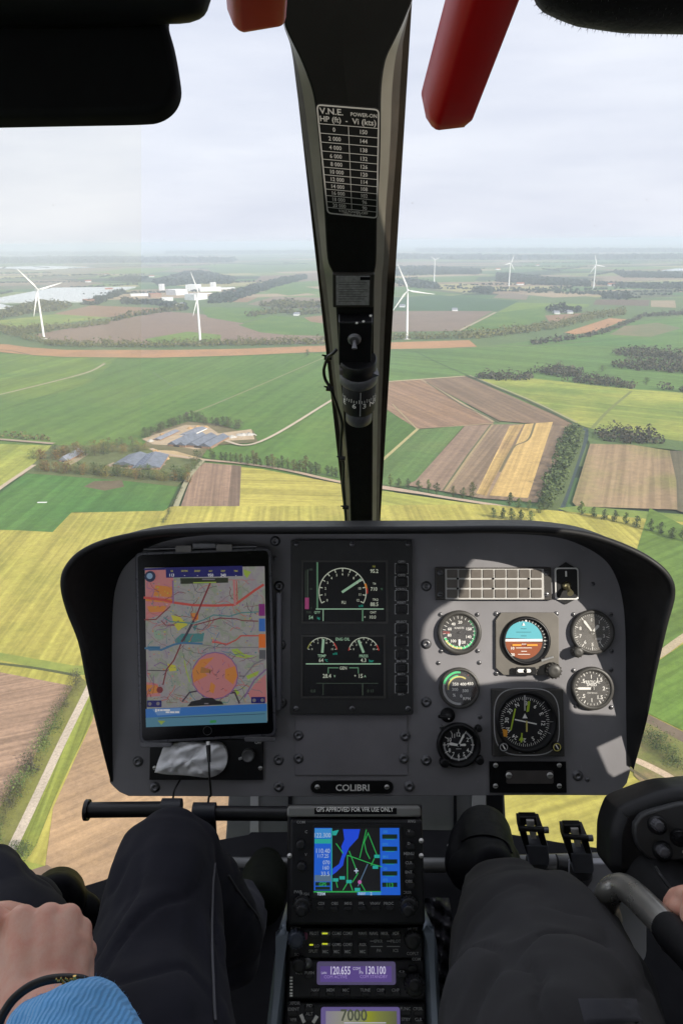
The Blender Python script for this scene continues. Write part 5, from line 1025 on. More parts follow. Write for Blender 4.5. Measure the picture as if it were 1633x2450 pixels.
LV[0] += .00003; q.h = LV[0] - .0002; q.n = -1; q.dot(155, 280, 62, glow('globe_dark', (25, 35, 60), .66)); LV[0] += .00002; q.h = LV[0] - .0002; q.n = -1; q.dot(150, 275, 34, glow('globe_light', (110, 135, 160), .66))
for x0, y0, x1, y1, m_ in ((1380, 590, 1452, 725, glow('tab_magenta', (110, 25, 100), .66)), (1382, 755, 1455, 900, glow('tab_blue', (40, 90, 160), .66)), (1380, 930, 1458, 1085, glow('tab_orange', (190, 95, 25), .66)), (1385, 1110, 1458, 1210, glow('tab_grey', (75, 75, 78), .66)), (120, 1680, 285, 1755, NV), (1295, 1640, 1452, 1712, NV)): P_([(x0, y0), (x1, y0), (x1, y1), (x0, y1)], m_)
P_([(575, 1745), (620, 1690), (720, 1670), (740, 1650), (860, 1650), (900, 1680), (960, 1690), (985, 1725)], glow('bar_black', (12, 12, 12), .66))
P_([(104, 1775), (1470, 1715), (1474, 1800), (108, 1880)], glow('sheet_blue', (45, 100, 165), .66)); P_([(106, 1875), (1474, 1798), (1476, 1928), (110, 1982)], glow('sheet_teal', (75, 120, 140), .66)); Ln([(250, 1880), (1450, 1830)], 8, glow('sheet_line', (45, 75, 95), .66)); P_([(180, 1780), (500, 1765), (490, 1830), (240, 1850)], glow('sheet_pale', (95, 130, 175), .66)); P_([(240, 1905), (330, 1910), (280, 1955)], GN); P_([(830, 1905), (900, 1900), (900, 1930), (830, 1935)], glow('sheet_green', (50, 130, 70), .66))
LV[0] += .00004; q.h = LV[0] - .0002
for x, a_, c_ in ((400, 'GS', '113'), (545, 'DETRK', '-'), (690, 'EDEST', '-'), (838, 'ALT', '950'), (980, 'DIST', '340'), (1123, 'TRK', '-')):
    q.n = -1; q.text(a_, x, 218, 20, YL); q.n = -1; q.text(c_, x, 265, 34, LB)
for x0, x1, y0, h_ in ((742, 886, 306, 14), (214, 232, 1775, 34), (240, 262, 1778, 22), (268, 300, 1779, 20), (306, 380, 1778, 20), (332, 372, 1803, 18), (378, 430, 1803, 18), (436, 484, 1802, 18), (765, 815, 1708, 14)):
    q.n = -1; q.rect(x0, y0, x1, y0 + h_, LB if x0 < 700 else GY)
for x, y in ((152, 1718), (245, 1715), (1328, 1678), (1420, 1676)): q.n = -1; q.dot(x, y, 20, GY)
q.b.build('map_drawing', screen)
# clip and rails of the holder
HOLD = mat('holder_grey', (.20, .19, .18), .45, .2, var=.1, vs=40)
mount = thing('tablet_holder', 'grey clamp holder with two padded jaws gripping the tablet', 'holder', TF.M)
b = MB(); a_ = TF('A', 770, 188); c_ = TF('A', 1375, 173); b.tube([(a_.x, a_.y, -.002), (c_.x, c_.y, -.002)], .0022, DSTEEL, 10); b.build('rod', mount)
for x in (985, 1203):
    b = MB(); p = TF('A', x, 186 - (x - 985) * .03); b.prism(rrect(p.x - .0143, p.y - .0062, p.x + .0143, p.y + .0062, .003), -.012, .004, HOLD, .001); b.build('jaw', mount)
b = MB(); p = TF('A', 1095, 168); b.prism(rrect(p.x - .021, p.y - .004, p.x + .021, p.y + .004, .002), -.03, .001, DSTEEL, .001); b.build('bracket', mount)
b = MB(); a_ = TF('A', 1480, 1050, -.02); c_ = TF('A', 1502, 420, -.02); b.prism(rrect(a_.x - .001, a_.y, c_.x + .003, c_.y, .003), -.033, -.012, mat('rail_grey', (.13, .13, .15), .4, .3), .002); b.build('side_rail', mount)
b = MB(); a_ = TF('A', 1100, 700, -.02); b.prism(rrect(a_.x - .10, a_.y - .12, a_.x + .10, a_.y + .12, .01), -.0335, -.0095, BLK, .002); b.build('back_plate', mount)
for x0, x1, y in ((752, 920, 1236), (1310, 1478, 1206)):
    b = MB(); a_ = TF('A', x0, y + 14); c_ = TF('A', x1, y - 12); b.prism(rrect(a_.x, a_.y, c_.x, c_.y, .003), -.014, .001, DSTEEL, .001); b.build('lower_jaw', mount)

# ------------------------------------------------------------ crumpled cloth and cables
def cloth():
    CL = mat('white_cloth', (.85, .85, .86), .8, var=.06, vs=20); b = MB()
    ol = [(828, 1385), (845, 1330), (862, 1285), (880, 1245), (930, 1228), (1010, 1222), (1100, 1225), (1170, 1228), (1205, 1255), (1216, 1310), (1205, 1360), (1170, 1395), (1120, 1412), (1060, 1408), (990, 1400), (900, 1396)]
    cx, cy = 1020, 1320; r_ = random.Random(4); nr = 9; n = len(ol) * 3; P = catmull([Vector((x, y)) for x, y in ol + [ol[0]]], n)[:-1]; vs = []
    for j in range(nr):
        f = 1 - j / (nr - 1) * .999
        for i, p in enumerate(P):
            x, y = cx + (p.x - cx) * f, cy + (p.y - cy) * f; h = .018 + .016 * math.sqrt(max(0, 1 - f * f))
            h += (.0055 * math.sin(x * .045 + 2.2 * math.sin(y * .03)) + .003 * math.sin(y * .09 + x * .02) + .0028 * math.sin((x + y) * .11)) * (1 if f < .98 else .2)
            q_ = FR('A', x, y, h); vs.append(q_)
    m = len(P); fs = [(j * m + i, (j + 1) * m + i, (j + 1) * m + (i + 1) % m, j * m + (i + 1) % m) for j in range(nr - 1) for i in range(m)]
    b.add(vs, fs, CL, True); rim = [Vector((v.x, v.y, .0065)) for v in vs[:m]]
    b.add(vs[:m] + rim, [(i, (i + 1) % m, m + (i + 1) % m, m + i) for i in range(m)], CL, True)
    o = b.build('cloth', None, FR.M); tag(o, 'crumpled white cloth stuffed below the tablet', 'cloth')
cloth()
CAB = mat('cable_black', (.008, .008, .009), .45)
def cable(name, pts, r, label, cat='cable', m=CAB, plug=None):
    b = MB(); P = catmull([Vector(p) for p in pts], len(pts) * 8); b.tube(P, r, m, 8)
    if plug: b.tube([Vector(plug[0]), Vector(plug[1])], [.0042, .0030], m, 10); b.tube([Vector(plug[0]) * 2 - Vector(plug[0]) * 1, Vector(plug[0]) + (Vector(plug[0]) - Vector(plug[1])).normalized() * .006], .003, WHT, 10)
    return tag(b.build(name), label, cat)
def fa(z, x, y, h): return FR.M @ FR(z, x, y, h)
cable('charging_cable', [fa('A', 1118, 1235, .045), fa('A', 1120, 1300, .052), fa('A', 1122, 1400, .055), fa('A', 1130, 1500, .05), at('D', 1120, 60, 1.26), at('D', 1112, 110, 1.22), at('D', 1090, 180, 1.2)], .0019, 'black charging cable hanging from the tablet over the cloth', plug=(fa('A', 1116, 1238, .045), fa('A', 1121, 1330, .052)))
cable('charging_cable', [fa('A', 965, 1425, .012), fa('A', 935, 1480, .03), fa('A', 925, 1540, .03), at('D', 915, 80, 1.27), at('D', 900, 130, 1.24)], .0018, 'thin black cable hanging below the panel left of the first cable')

SPK = mat('scuff_pale', (.34, .33, .32), .8); b = MB(); r_ = random.Random(12)
for i in range(150):
    x, y = r_.uniform(600, 1480), r_.uniform(1300, 1890); p = FR('S', x, y); a = r_.uniform(0, 3.14); l_ = r_.uniform(.0003, .0016) if i % 6 else r_.uniform(.002, .006); d = Vector((math.cos(a), math.sin(a))) * l_; q_ = Vector((-d.y, d.x)).normalized() * r_.uniform(.00012, .0003)
    c = Vector((p.x, p.y)); b.flat([c - d - q_, c + d - q_, c + d + q_, c - d + q_], .0002, SPK)
for x, y in ((470, 730), (478, 770), (490, 800), (535, 1065), (545, 1120), (552, 1150), (558, 1165), (530, 325), (575, 290)):
    pass
o = b.build('scuff_marks', panel); o['kind'] = 'stuff'
# ------------------------------------------------------------ windscreen centre post
POSTM = mat('post_paint', (.125, .115, .092), .42, var=.2, vs=14, detail=8); POSTE = mat('post_edge', (.030, .022, .014), .6, var=.3, vs=20); CHAN = mat('post_channel', (.005, .005, .0045), .75, var=.15, vs=20, bump=.06, bs=500, spec=.2)
pt, pb = at('S', 826, 0, .80), at('S', 868, 1262, 1.50)
ax = (pb - pt).normalized(); px_ = RM @ Vector((1, 0, 0)); pn = px_.cross(-ax).normalized()
if pn.dot(-pt) < 0: pn = -pn
PF = Frame((pt + pb) / 2, px_, pn)
post = thing('windscreen_post', 'dark tapering centre post between the two windscreens, carrying a placard and compass', 'windscreen post', PF.M)
# stations: zoom, y, left outer, left inner, right inner, right outer
ST = [('T2', -60, 66, 66.5, 548, 549), ('T2', 0, 62, 62.5, 545, 546), ('T2', 50, 59, 60, 526, 532), ('T2', 100, 62, 66, 505, 522), ('T2', 160, 83, 92, 476, 511), ('T2', 220, 95, 122, 448, 507), ('T2', 290, 104, 150, 434, 502), ('T2', 370, 114, 174, 428, 497), ('T2', 500, 131, 190, 427, 491),
      ('T2', 650, 151, 203, 423, 480), ('T2', 800, 172, 214, 413, 468), ('T2', 979, 195, 226, 410, 458), ('L', 150, 97, 212, 570, 685), ('L', 400, 130, 232, 567, 672), ('L', 700, 165, 250, 563, 655), ('L', 1000, 199, 268, 561, 645), ('L', 1300, 236, 296, 557, 632), ('L', 1600, 274, 320, 556, 624), ('L', 2000, 308, 352, 554, 615), ('L', 2330, 326, 362, 553, 610), ('L', 2560, 340, 372, 553, 606)]
b = MB(); vs = []; prof = []
for z, y, a, b1, c, d in ST:
    p0, p1, p2, p3 = (PF(z, q, y) for q in (a, b1, c, d)); dl = min(.03, (p1.x - p0.x) * .9 + .004); dr = min(.03, (p3.x - p2.x) * .9 + .004)
    p0b = PF(z, a, y, -.032); p3b = PF(z, d, y, -.032); p0m = PF(z, a + (b1 - a) * .36, y, -.018); p3m = PF(z, d - (d - c) * .42, y, -.018)
    prof.append([Vector((p0b.x - .001, p0b.y, -.045)), p0b, p0m, Vector((p1.x, p1.y, -.0015)), Vector((p1.x + .0025, p1.y, 0)), Vector(((p1.x + p2.x) / 2, p1.y, .001)), Vector((p2.x - .0025, p2.y, 0)), Vector((p2.x, p2.y, -.0015)), p3m, p3b, Vector((p3b.x + .001, p3b.y, -.045))])
# resample along the length for a smooth curve
cols_ = [catmull([pr[k] for pr in prof], 100) for k in range(11)]; n = 11
fsm = {0: POSTE, 1: POSTE, 2: POSTM, 3: CHAN, 4: CHAN, 5: CHAN, 6: CHAN, 7: POSTM, 8: POSTE, 9: POSTE}
vs = [cols_[k][i] for i in range(101) for k in range(11)]
for k in range(10): b.add([vs[i * n + k] for i in range(101)] + [vs[i * n + k + 1] for i in range(101)], [(i, 101 + i, 102 + i, i + 1) for i in range(100)], fsm[k], True)
b.face([cols_[0][i] for i in (0, 100)] + [cols_[10][i] for i in (100, 0)], POSTE)
post_body = b.build('post_body', post)
# speed limit placard
pc4 = [PF('K', *c, .003) for c in ((245, 212), (945, 268), (922, 1468), (365, 1412))]
def bil(u, v, h=0): 
    a = pc4[0].lerp(pc4[1], u); c = pc4[3].lerp(pc4[2], u); q = a.lerp(c, v); return (q.x, q.y, q.z + h)
PW_ = (pc4[1] - pc4[0]).length; PH_ = (pc4[3] - pc4[0]).length
b = MB()
def pq(u0, v0, u1, v1, h, m): b.add([bil(u0, v0, h), bil(u0, v1, h), bil(u1, v1, h), bil(u1, v0, h)], [(0, 1, 2, 3)], m)
rr_ = rquad([Vector(p[:2]) for p in pc4], .007); b.prism([*rr_], .0016, .003, mat('placard_black', (.008, .008, .008), .6, spec=.2)); plc = b.build('speed_placard', post)
PRN = mat('placard_print', (.48, .46, .44), .6)
b = MB(); ro = inset(rr_, .0008); ri = inset(rr_, .0025); n_ = len(ro)
b.add([(x, y, .0032) for x, y in ro] + [(x, y, .0032) for x, y in ri], [(i, (i + 1) % n_, n_ + (i + 1) % n_, n_ + i) for i in range(n_)][::1], PRN)
rows = [('0', '150'), ('2 000', '144'), ('4 000', '138'), ('6 000', '132'), ('8 000', '126'), ('10 000', '120'), ('12 000', '114'), ('14 000', '108'), ('16 000', '102'), ('18 000', '96'), ('20 000', '90')]
vv = [.165, .245, .322, .400, .473, .545, .615, .683, .750, .812, .872, .928]
for v in vv: pq(.02, v - .003, .98, v + .003, .0004, PRN)
pq(.49, .165, .50, .928, .0005, PRN)
def pt_(s_, u, v, sz, al='c', sx=1.0): b.text(s_, 0, 0, sz, 0, PRN, al, 'b', sx, fn=lambda X, Y: bil(u + X / PW_, v - Y / PH_, .0006))
pt_('V.N.E.', .05, .055, .0098, 'l', 1.15); pt_('POWER-ON', .95, .064, .0060, 'r'); pt_('HP (ft)', .05, .120, .0088, 'l', 1.1); pt_('-', .47, .12, .0088); pt_('Vi (kts)', .94, .120, .0092, 'r', 1.1)
for i, (a, c) in enumerate(rows): v = (vv[i] + vv[i + 1]) / 2; pt_(a, .26, v, .0070); pt_(c, .74, v, .0070)
pt_('V.N.E POWER-OFF', .52, .950, .0048, 'c', 1.1); pt_('150kts at 0 ft', .5, .975, .0046, 'c', 1.1)
b.build('print', plc)
# card in its frame
def pfrect(z, x0, y0, x1, y1, h=0.0, r=0.0):
    a, c = PF(z, x0, y1, h), PF(z, x1, y0, h); return rrect(a.x, a.y, c.x, c.y, r) if r else [(a.x, a.y), (c.x, a.y), (c.x, c.y), (a.x, c.y)]
b = MB(); b.prism(pfrect('L', 205, 112, 572, 405, r=.002), -.001, .006, mat('card_frame', (.03, .027, .022), .5), .001); cf = b.build('card_holder', post)
b = MB(); b.prism(pfrect('L', 235, 125, 530, 378), .0062, .0075, mat('grey_card', (.24, .24, .24), .7, var=.25, vs=200, detail=6)); b.prism(pfrect('L', 445, 130, 530, 155), .0076, .0085, MBLK)
for i in range(9): b.prism(pfrect('L', 255, 175 + i * 21, 505 - (i % 3) * 25, 178 + i * 21), .0076, .0078, mat('faint_print', (.06, .06, .06), .8))
b.build('correction_card', cf)
# switch box
b = MB(); b.prism(pfrect('L', 258, 478, 553, 860, r=.002), -.001, .022, BLK, .002); sb = b.build('switch_box', post)
b = MB(); p = PF('L', 395, 710, .024); b.lathe((p.x, p.y, .022), [(.0105, 0), (.0100, .003), (.0070, .0045)], DSTEEL, 20); b.tube([(p.x, p.y, .024), (p.x, p.y - .003, .030), (p.x, p.y - .0075, .036)], [.0024, .003, .0044], DSTEEL, 12); b.build('toggle', sb)
for x, y in ((415, 566), (474, 552), (537, 502)):
    p = PF('L', x, y, .023); b = MB(); b.lathe((p.x, p.y, .022), [(.0021, 0), (.0016, .001), (.0001, .0014)], WHT, 10); b.build('screw', sb)
b = MB(); b.prism(pfrect('L', 262, 868, 556, 912, r=.001), -.002, .030, mat('bracket_grey', (.11, .10, .09), .5), .001); b.build('compass_bracket', post)
# compass: upright drum with a window
CG = mat('compass_grey', (.085, .085, .095), .4, var=.1, vs=30)
comp = thing('magnetic_compass', 'round black magnetic compass with white figures mounted on the centre post', 'compass', PF.M)
kL = PF.k('L') * 1.02
def drum(y0, y1, x0, x1, m, name, h=.012, bev=.0015, parent=comp):
    r = (PF('L', x1, y0, h).x - PF('L', x0, y0, h).x) / 2; a, c = PF('L', (x0 + x1) / 2, y0, h + r * .40), PF('L', (x0 + x1) / 2, y1, h + r * .40); H_ = a.y - c.y
    mb = MB(); q_ = Matrix.Rotation(R(-90), 3, 'X'); mb.lathe((c.x, c.y, h), [(r - bev, 0), (r, bev), (r, H_ - bev), (r - bev, H_)], m, 40, M=q_); return mb.build(name, parent), c, r, H_
drum(912, 1022, 262, 590, BLK, 'upper_housing'); drum(1024, 1104, 262, 598, CG, 'collar', h=.013)
o_, c_, r_c, H_c = drum(1106, 1338, 285, 580, DIAL, 'card_drum', h=.011); drum(1338, 1440, 318, 550, CG, 'lower_cap', h=.009)
b = MB()
def on_drum(ang, y): return (c_.x + math.sin(ang) * (r_c + .0006), y, .011 + math.cos(ang) * (r_c + .0006))
cy_ = c_.y + H_c * .55
for i in range(-8, 9):
    a = R(i * 9); w_ = .018; hgt = .0055 if i % 3 else .0075
    b.add([on_drum(a - w_, cy_), on_drum(a + w_, cy_), on_drum(a + w_, cy_ + hgt), on_drum(a - w_, cy_ + hgt)], [(0, 1, 2, 3)], WHT)
for s_, a in (('E', -58), ('6', -17), ('3', 18), ('N', 48), ('33', 72)):
    b.text(s_, 0, 0, .0140, 0, WHT, 'c', 'b', fn=lambda X, Y, a=a: on_drum(R(a) + X / r_c, cy_ - .006 + Y))
b.add([on_drum(R(2.5), c_.y + .004), on_drum(R(5.5), c_.y + .004), on_drum(R(5.5), c_.y + H_c - .002), on_drum(R(2.5), c_.y + H_c - .002)], [(0, 1, 2, 3)], PGREY); b.build('figures', o_)
b = MB(); p = PF('L', 575, 990, .02); b.prism([(p.x - .005, p.y - .005), (p.x + .006, p.y), (p.x - .005, p.y + .006)], .02, .03, CG); b.build('adjuster', comp)
def lp(x, y, h): return PF.M @ PF('L', x, y, h)
cable('compass_cable', [lp(240, 792, .012), lp(205, 830, .014), lp(165, 860, .006), lp(140, 920, 0), lp(126, 985, -.004), lp(140, 1060, -.004), lp(182, 1128, .002), lp(205, 1190, .004), lp(245, 1300, -.002), lp(285, 1440, -.004), lp(277, 1600, -.012), lp(275, 1740, -.012), lp(300, 1800, -.008), lp(296, 1950, -.014), lp(310, 2150, -.014), lp(322, 2330, -.02)], .0026, 'black cable tied along the left side of the centre post')
for x, y, lab in ((163, 858, 'top black cable tie on the post cable'), (178, 1132, 'second black cable tie with long loose tail'), (285, 1745, 'third black cable tie low on the post'), (318, 2178, 'lowest black cable tie just above the panel')):
    b = MB(); p = lp(x, y, 0.0); b.tube([p - px_ * .006 + Vector((0, 0, -.001)), p + px_ * .006 + Vector((0, 0, -.002))], .0042, CAB, 8); b.tube([p, p - px_ * .009 + Vector((0, -.004, .003))], .0015, CAB, 6)
    tag(b.build('cable_tie'), lab, 'cable tie', 'cable ties on the post cable')

# ------------------------------------------------------------ red levers and dark padding at the top
REDM = mat('red_lever_paint', (.56, .006, .007), .36, var=.15, vs=10, spec=.4, detail=9)
def slab_between(name, z, pts, d0, th, m, label, cat, bev=.008, N_=None):
    """a solid piece d0 metres deep, traced outline, real thickness"""
    c = Vector((0, 0)); 
    for p in pts: c += Vector(p)
    c /= len(pts); fr = Frame(at(z, c.x, c.y, d0), RM @ Vector((1, 0, 0)), N_ or (RM @ Vector((0, 0, 1))))
    P = [fr(z, *p) for p in pts]; P = catmull(P + [P[0]], len(P) * 4)[:-1] if bev else P; b_ = MB(); b_.prism([tuple(q_[:2]) for q_ in P], 0, th, m, bev, smooth=True); o = b_.build(name, None, fr.M); return tag(o, label, cat) if label else o, fr
def beam(name, p0, p1, w0, w1, th, m, label, cat, side, tip=1.0):
    """moulded lever: chamfered box section along a line"""
    p0, p1 = Vector(p0), Vector(p1); d = (p1 - p0).normalized(); s_ = (Vector(side) - d * Vector(side).dot(d)).normalized(); n_ = d.cross(s_).normalized()
    if n_.dot(-p0) < 0: n_ = -n_
    b_ = MB(); vs = []; K = 14
    for i in range(K + 1):
        f = i / K; wd = (w0 + (w1 - w0) * f) / 2; e = 1.0; hh = th / 2
        if f > .93: e = math.sqrt(max(0.02, 1 - ((f - .93) / .075) ** 2)); e = .72 + .28 * e
        c = p0 + (p1 - p0) * f
        sec = [(-1, -.7), (-.85, -1), (.85, -1), (1, -.8), (1, .35), (.93, .62), (.55, .72), (-.45, .98), (-.62, .95), (-.80, .75), (-1, .2)]
        vs.append([c + s_ * x * wd * e + n_ * y * hh * e for x, y in sec])
    n2 = len(vs[0]); flat = [v for r0 in vs for v in r0]
    b_.add(flat, [(i * n2 + k, i * n2 + (k + 1) % n2, (i + 1) * n2 + (k + 1) % n2, (i + 1) * n2 + k) for i in range(K) for k in range(n2)], m, True)
    b_.add(vs[-1], [tuple(range(n2))], m); b_.add(vs[0], [tuple(range(n2))[::-1]], m)
    o = b_.build(name); md = o.modifiers.new('b', 'BEVEL'); md.width = .0035; md.segments = 3; md.limit_method = 'ANGLE'; md.angle_limit = R(25); return tag(o, label, cat)
beam('rotor_brake_lever', at('T2', 850, -120, .50), at('T2', 668, 440, .60), .0455, .040, .042, REDM, 'long glossy red lever hanging from the roof right of the centre post', 'lever', RM @ Vector((1, .1, 0)))
beam('fuel_shutoff_lever', at('T1', 1172, -220, .50), at('T1', 1174, 52, .56), .045, .0435, .04, REDM, 'short rounded red lever tip hanging left of the centre post', 'lever', RM @ Vector((1, 0, 0)))
VIS = mat('visor_black', (.004, .004, .005), .8, spec=.2, var=.1, vs=20, bump=.1, bs=600)
o1, vf = slab_between('sun_visor', 'T1', [(-260, 590), (0, 585), (350, 578), (640, 572), (735, 560), (800, 515), (830, 445), (822, 350), (800, 230), (775, 140), (770, 80), (700, 40), (300, 20), (-260, 20)], .46, .014, VIS, 'flat black sun visor folded down at the top left', 'sun visor', .004)
P_roll = [at('T1', -260, 40, .44), at('T1', 300, 40, .44), at('T1', 600, 34, .44), at('T1', 780, 20, .44), at('T1', 900, -10, .44)]
RUB = mat('padding_black', (.005, .005, .006), .6, spec=.25, var=.2, vs=30, bump=.15, bs=500)
o2 = blob('roof_padding', [(at('T1', -300, -150, .43), .030, at('T1', 400, -145, .43), .030), (at('T1', 400, -145, .43), .030, at('T1', 838, -48, .43), .0180), (at('T1', -300, -400, .44), .05, at('T1', 600, -380, .44), .045)], RUB, None, .006, 4); tag(o2, 'thick black padded roll above the sun visor at the top left', 'padding')
FZ = mat('fleece_black', (.008, .007, .009), .95, spec=.1, var=.3, vs=40, bump=.5, bs=300, sheen=.3)
o3 = blob('fleece_pad', [(at('T2', 1112, -75, .42), .018, at('T2', 1205, -45, .42), .019), (at('T2', 1205, -45, .42), .019, at('T2', 1345, -34, .42), .0205), (at('T2', 1345, -34, .42), .0205, at('T2', 1800, -36, .42), .022), (at('T2', 1250, -300, .44), .04, at('T2', 1800, -300, .44), .045)], FZ, None, .004, 3)
tag(o3, 'fuzzy black fleece pad hanging at the top right corner', 'padding')
b = MB(); r_ = random.Random(3)
for v in list(o3.data.vertices)[::2]:
    if v.normal.dot(RM @ Vector((0, -1, 0))) > -.1:
        for _ in range(2):
            d = (v.normal + Vector((r_.uniform(-.6, .6), r_.uniform(-.6, .6), r_.uniform(-.6, .6)))).normalized() * r_.uniform(.0012, .0035); s_ = d.orthogonal().normalized() * .00022
            b.add([v.co - s_, v.co + s_, v.co + d], [(0, 1, 2)], FZ)
b.build('fleece_fibres', o3)

# ------------------------------------------------------------ cabin shell: roof, doors, floor, rear wall
CABM = mat('cabin_lining', (.34, .34, .34), .8, var=.1, vs=6); FLR = mat('floor_black', (.004, .004, .006), .8, spec=.2, var=.3, vs=10, bump=.1, bs=200); GRYF = mat('nose_trim_grey', (.11, .112, .114), .8, var=.12, vs=14, bump=.1, bs=500)
FF = Frame(Vector((0, 1.3, -1.25)), Vector((1, 0, 0)), Vector((0, 0, 1)))
cabin = thing('helicopter_cabin', 'helicopter cabin around the camera: black floor, grey nose trim, roof, doors and clear windscreens', 'helicopter cabin')
fl = [FF('D', -200, 640), FF('D', 200, 610), FF('D', 560, 500), FF('D', 900, 360), FF('D', 1150, 290), FF('D', 1330, 258), FF('E', 0, 342), FF('E', 500, 338), FF('E', 1290, 335), FF('F', 0, 258), FF('F', 240, 258), FF('F', 560, 285), FF('F', 830, 330), FF('F', 1120, 372), FF('F', 1600, 470)]
fl = [tuple(p[:2]) for p in fl] + [(1.0, -1.9), (-1.0, -1.9)]
b = MB(); b.prism(fl, -.03, 0, FLR, .004); o = b.build('floor', cabin); o.matrix_local = FF.M
# grey nose structure between floor edge and panel
NF = Frame(at('S', 870, 1960, 1.72), RM @ Vector((1, 0, 0)), (RM @ Vector((0, .25, 1))).normalized())
b = MB(); b.prism([NF('S', *p) for p in ((552, 1800), (1200, 1800), (1206, 1905), (1214, 2060), (536, 2060), (547, 1905))], -.03, 0, GRYF, .003); o = b.build('nose_beam', cabin, NF.M)
for x0, x1, m_ in ((600, 618, mat('light_trim', (.32, .32, .32), .6, var=.1, vs=20)), (1128, 1160, mat('light_trim', (.32, .32, .32), .6, var=.1, vs=20)), (1165, 1200, FLR), (690, 698, FLR), (1085, 1090, FLR)):
    b = MB(); b.prism([NF('S', x0, 1850), NF('S', x1, 1850), NF('S', x1 + 2, 2050), NF('S', x0 - 2, 2050)], .0005, .006, m_, .001); b.build('nose_rib', cabin, NF.M)
b = MB(); a_ = FF('D', 1180, 330), FF('F', 520, 330)
def wbox(name, x0, y0, z0, x1, y1, z1, m, bev=.01):
    mb = MB(); mb.prism([(x0, y0), (x1, y0), (x1, y1), (x0, y1)], z0, z1, m, bev); return mb.build(name, cabin)
wbox('roof', -1.0, -1.9, .42, 1.0, .60, .47, CABM); wbox('rear_wall', -1.0, -1.95, -1.3, 1.0, -1.9, -.35, CABM)
# unseen right door, holes cut to shape the panel's sun patches; left door windows
def wall_x(name, x, outer, holes, m, th=.02):
    b_ = MB(); pts = outer
    from mathutils.geometry import tessellate_polygon as tp
    loops = [[Vector((y, z, 0)) for y, z in outer]] + [[Vector((y, z, 0)) for y, z in h] for h in holes]
    tri = tp(loops); allp = [p for l_ in loops for p in l_]
    for dx in (0, th): b_.add([(x + dx, p.x, p.y) for p in allp], [t_ if dx else t_[::-1] for t_ in tri], m)
    for l_ in loops:
        k_ = len(l_); b_.add([(x, p.x, p.y) for p in l_] + [(x + th, p.x, p.y) for p in l_], [(i, (i + 1) % k_, k_ + (i + 1) % k_, k_ + i) for i in range(k_)], m)
    return b_.build(name, cabin)
def sunproj(z, x, y, X, h=.002):       # where the sunbeam that ends at this spot of the panel crosses the door plane
    p = FR.M @ FR(z, x, y, h); t_ = (X - p.x) / SUN.x; q_ = p + SUN * t_; return (q_.y, q_.z)
DX = .86
patch1 = [('C', 390, 205), ('C', 560, 222), ('C', 1000, 200), ('C', 1500, 400), ('C', 1500, 900), ('C', 1420, 1100), ('C', 1180, 1120), ('C', 1040, 1115), ('C', 900, 1100), ('C', 880, 1010), ('C', 790, 945), ('C', 640, 925), ('C', 470, 945), ('C', 300, 960), ('C', 160, 935), ('C', 85, 850), ('C', 62, 740), ('C', 75, 620), ('C', 140, 535), ('C', 235, 470), ('C', 300, 310)]
patch2 = [('C', 1035, 1300), ('C', 1230, 1210), ('C', 1400, 1190), ('C', 1400, 1400), ('C', 1270, 1425), ('C', 1150, 1484), ('C', 1095, 1440)]
h1 = [sunproj(*p, DX) for p in patch1]; h2 = [sunproj(*p, DX) for p in patch2]
print('door holes', [tuple(round(v, 2) for v in p) for p in h1], [tuple(round(v, 2) for v in p) for p in h2])
wall_x('right_door_blocker', DX, [(-1.9, -1.28), (1.35, -1.28), (1.35, .2), (1.0, .44), (-1.9, .44)], [[(p.x, p.y) for p in catmull([Vector(q_) for q_ in h1 + [h1[0]]], 80)[:-1]], h2], CABM)
wall_x('left_door', -.90, [(-1.9, -1.28), (.75, -1.28), (.9, -.6), (.75, .2), (.4, .44), (-1.9, .44)], [[(-1.6, -.55), (-.2, -.55), (-.2, .36), (-1.6, .36)], [(-.12, -.9), (.60, -.9), (.70, -.5), (.55, .2), (.35, .36), (-.12, .36)]], CABM)
# windscreens
gm_ = bpy.data.materials.new('acrylic_glass'); gm_.use_nodes = True; t = gm_.node_tree; t.nodes.clear()
tr = N(t, 'ShaderNodeBsdfTransparent'); tr.inputs[0].default_value = (.97, .98, .98, 1); gl = N(t, 'ShaderNodeBsdfGlossy'); gl.inputs['Roughness'].default_value = .02; gl.inputs[0].default_value = (.9, .95, 1, 1)
df = N(t, 'ShaderNodeBsdfDiffuse'); df.inputs[0].default_value = (.8, .8, .8, 1); co = N(t, 'ShaderNodeTexCoord'); nz = N(t, 'ShaderNodeTexNoise', Scale=3.0, Detail=7.0); t.links.new(co.outputs['Object'], nz.inputs['Vector'])
mr = N(t, 'ShaderNodeMapRange'); mr.inputs[1].default_value = .45; mr.inputs[2].default_value = .8; mr.inputs[3].default_value = .001; mr.inputs[4].default_value = .012; t.links.new(nz.outputs[0], mr.inputs[0])
m1 = N(t, 'ShaderNodeMixShader'); m1.inputs[0].default_value = .012; m2 = N(t, 'ShaderNodeMixShader'); ou = N(t, 'ShaderNodeOutputMaterial')
t.links.new(tr.outputs[0], m1.inputs[1]); t.links.new(gl.outputs[0], m1.inputs[2]); t.links.new(mr.outputs[0], m2.inputs[0]); t.links.new(m1.outputs[0], m2.inputs[1]); t.links.new(df.outputs[0], m2.inputs[2]); t.links.new(m2.outputs[0], ou.inputs[0])
def screen_pt(px0, py0):
    u = (px0 - 850) / 1100.0; f = (py0 + 200) / 2400.0
    return at('S', px0, py0, (.90 + 1.02 * max(0, min(1.1, f)) ** .8) * (1 - .30 * min(1.4, abs(u)) ** 2.2))
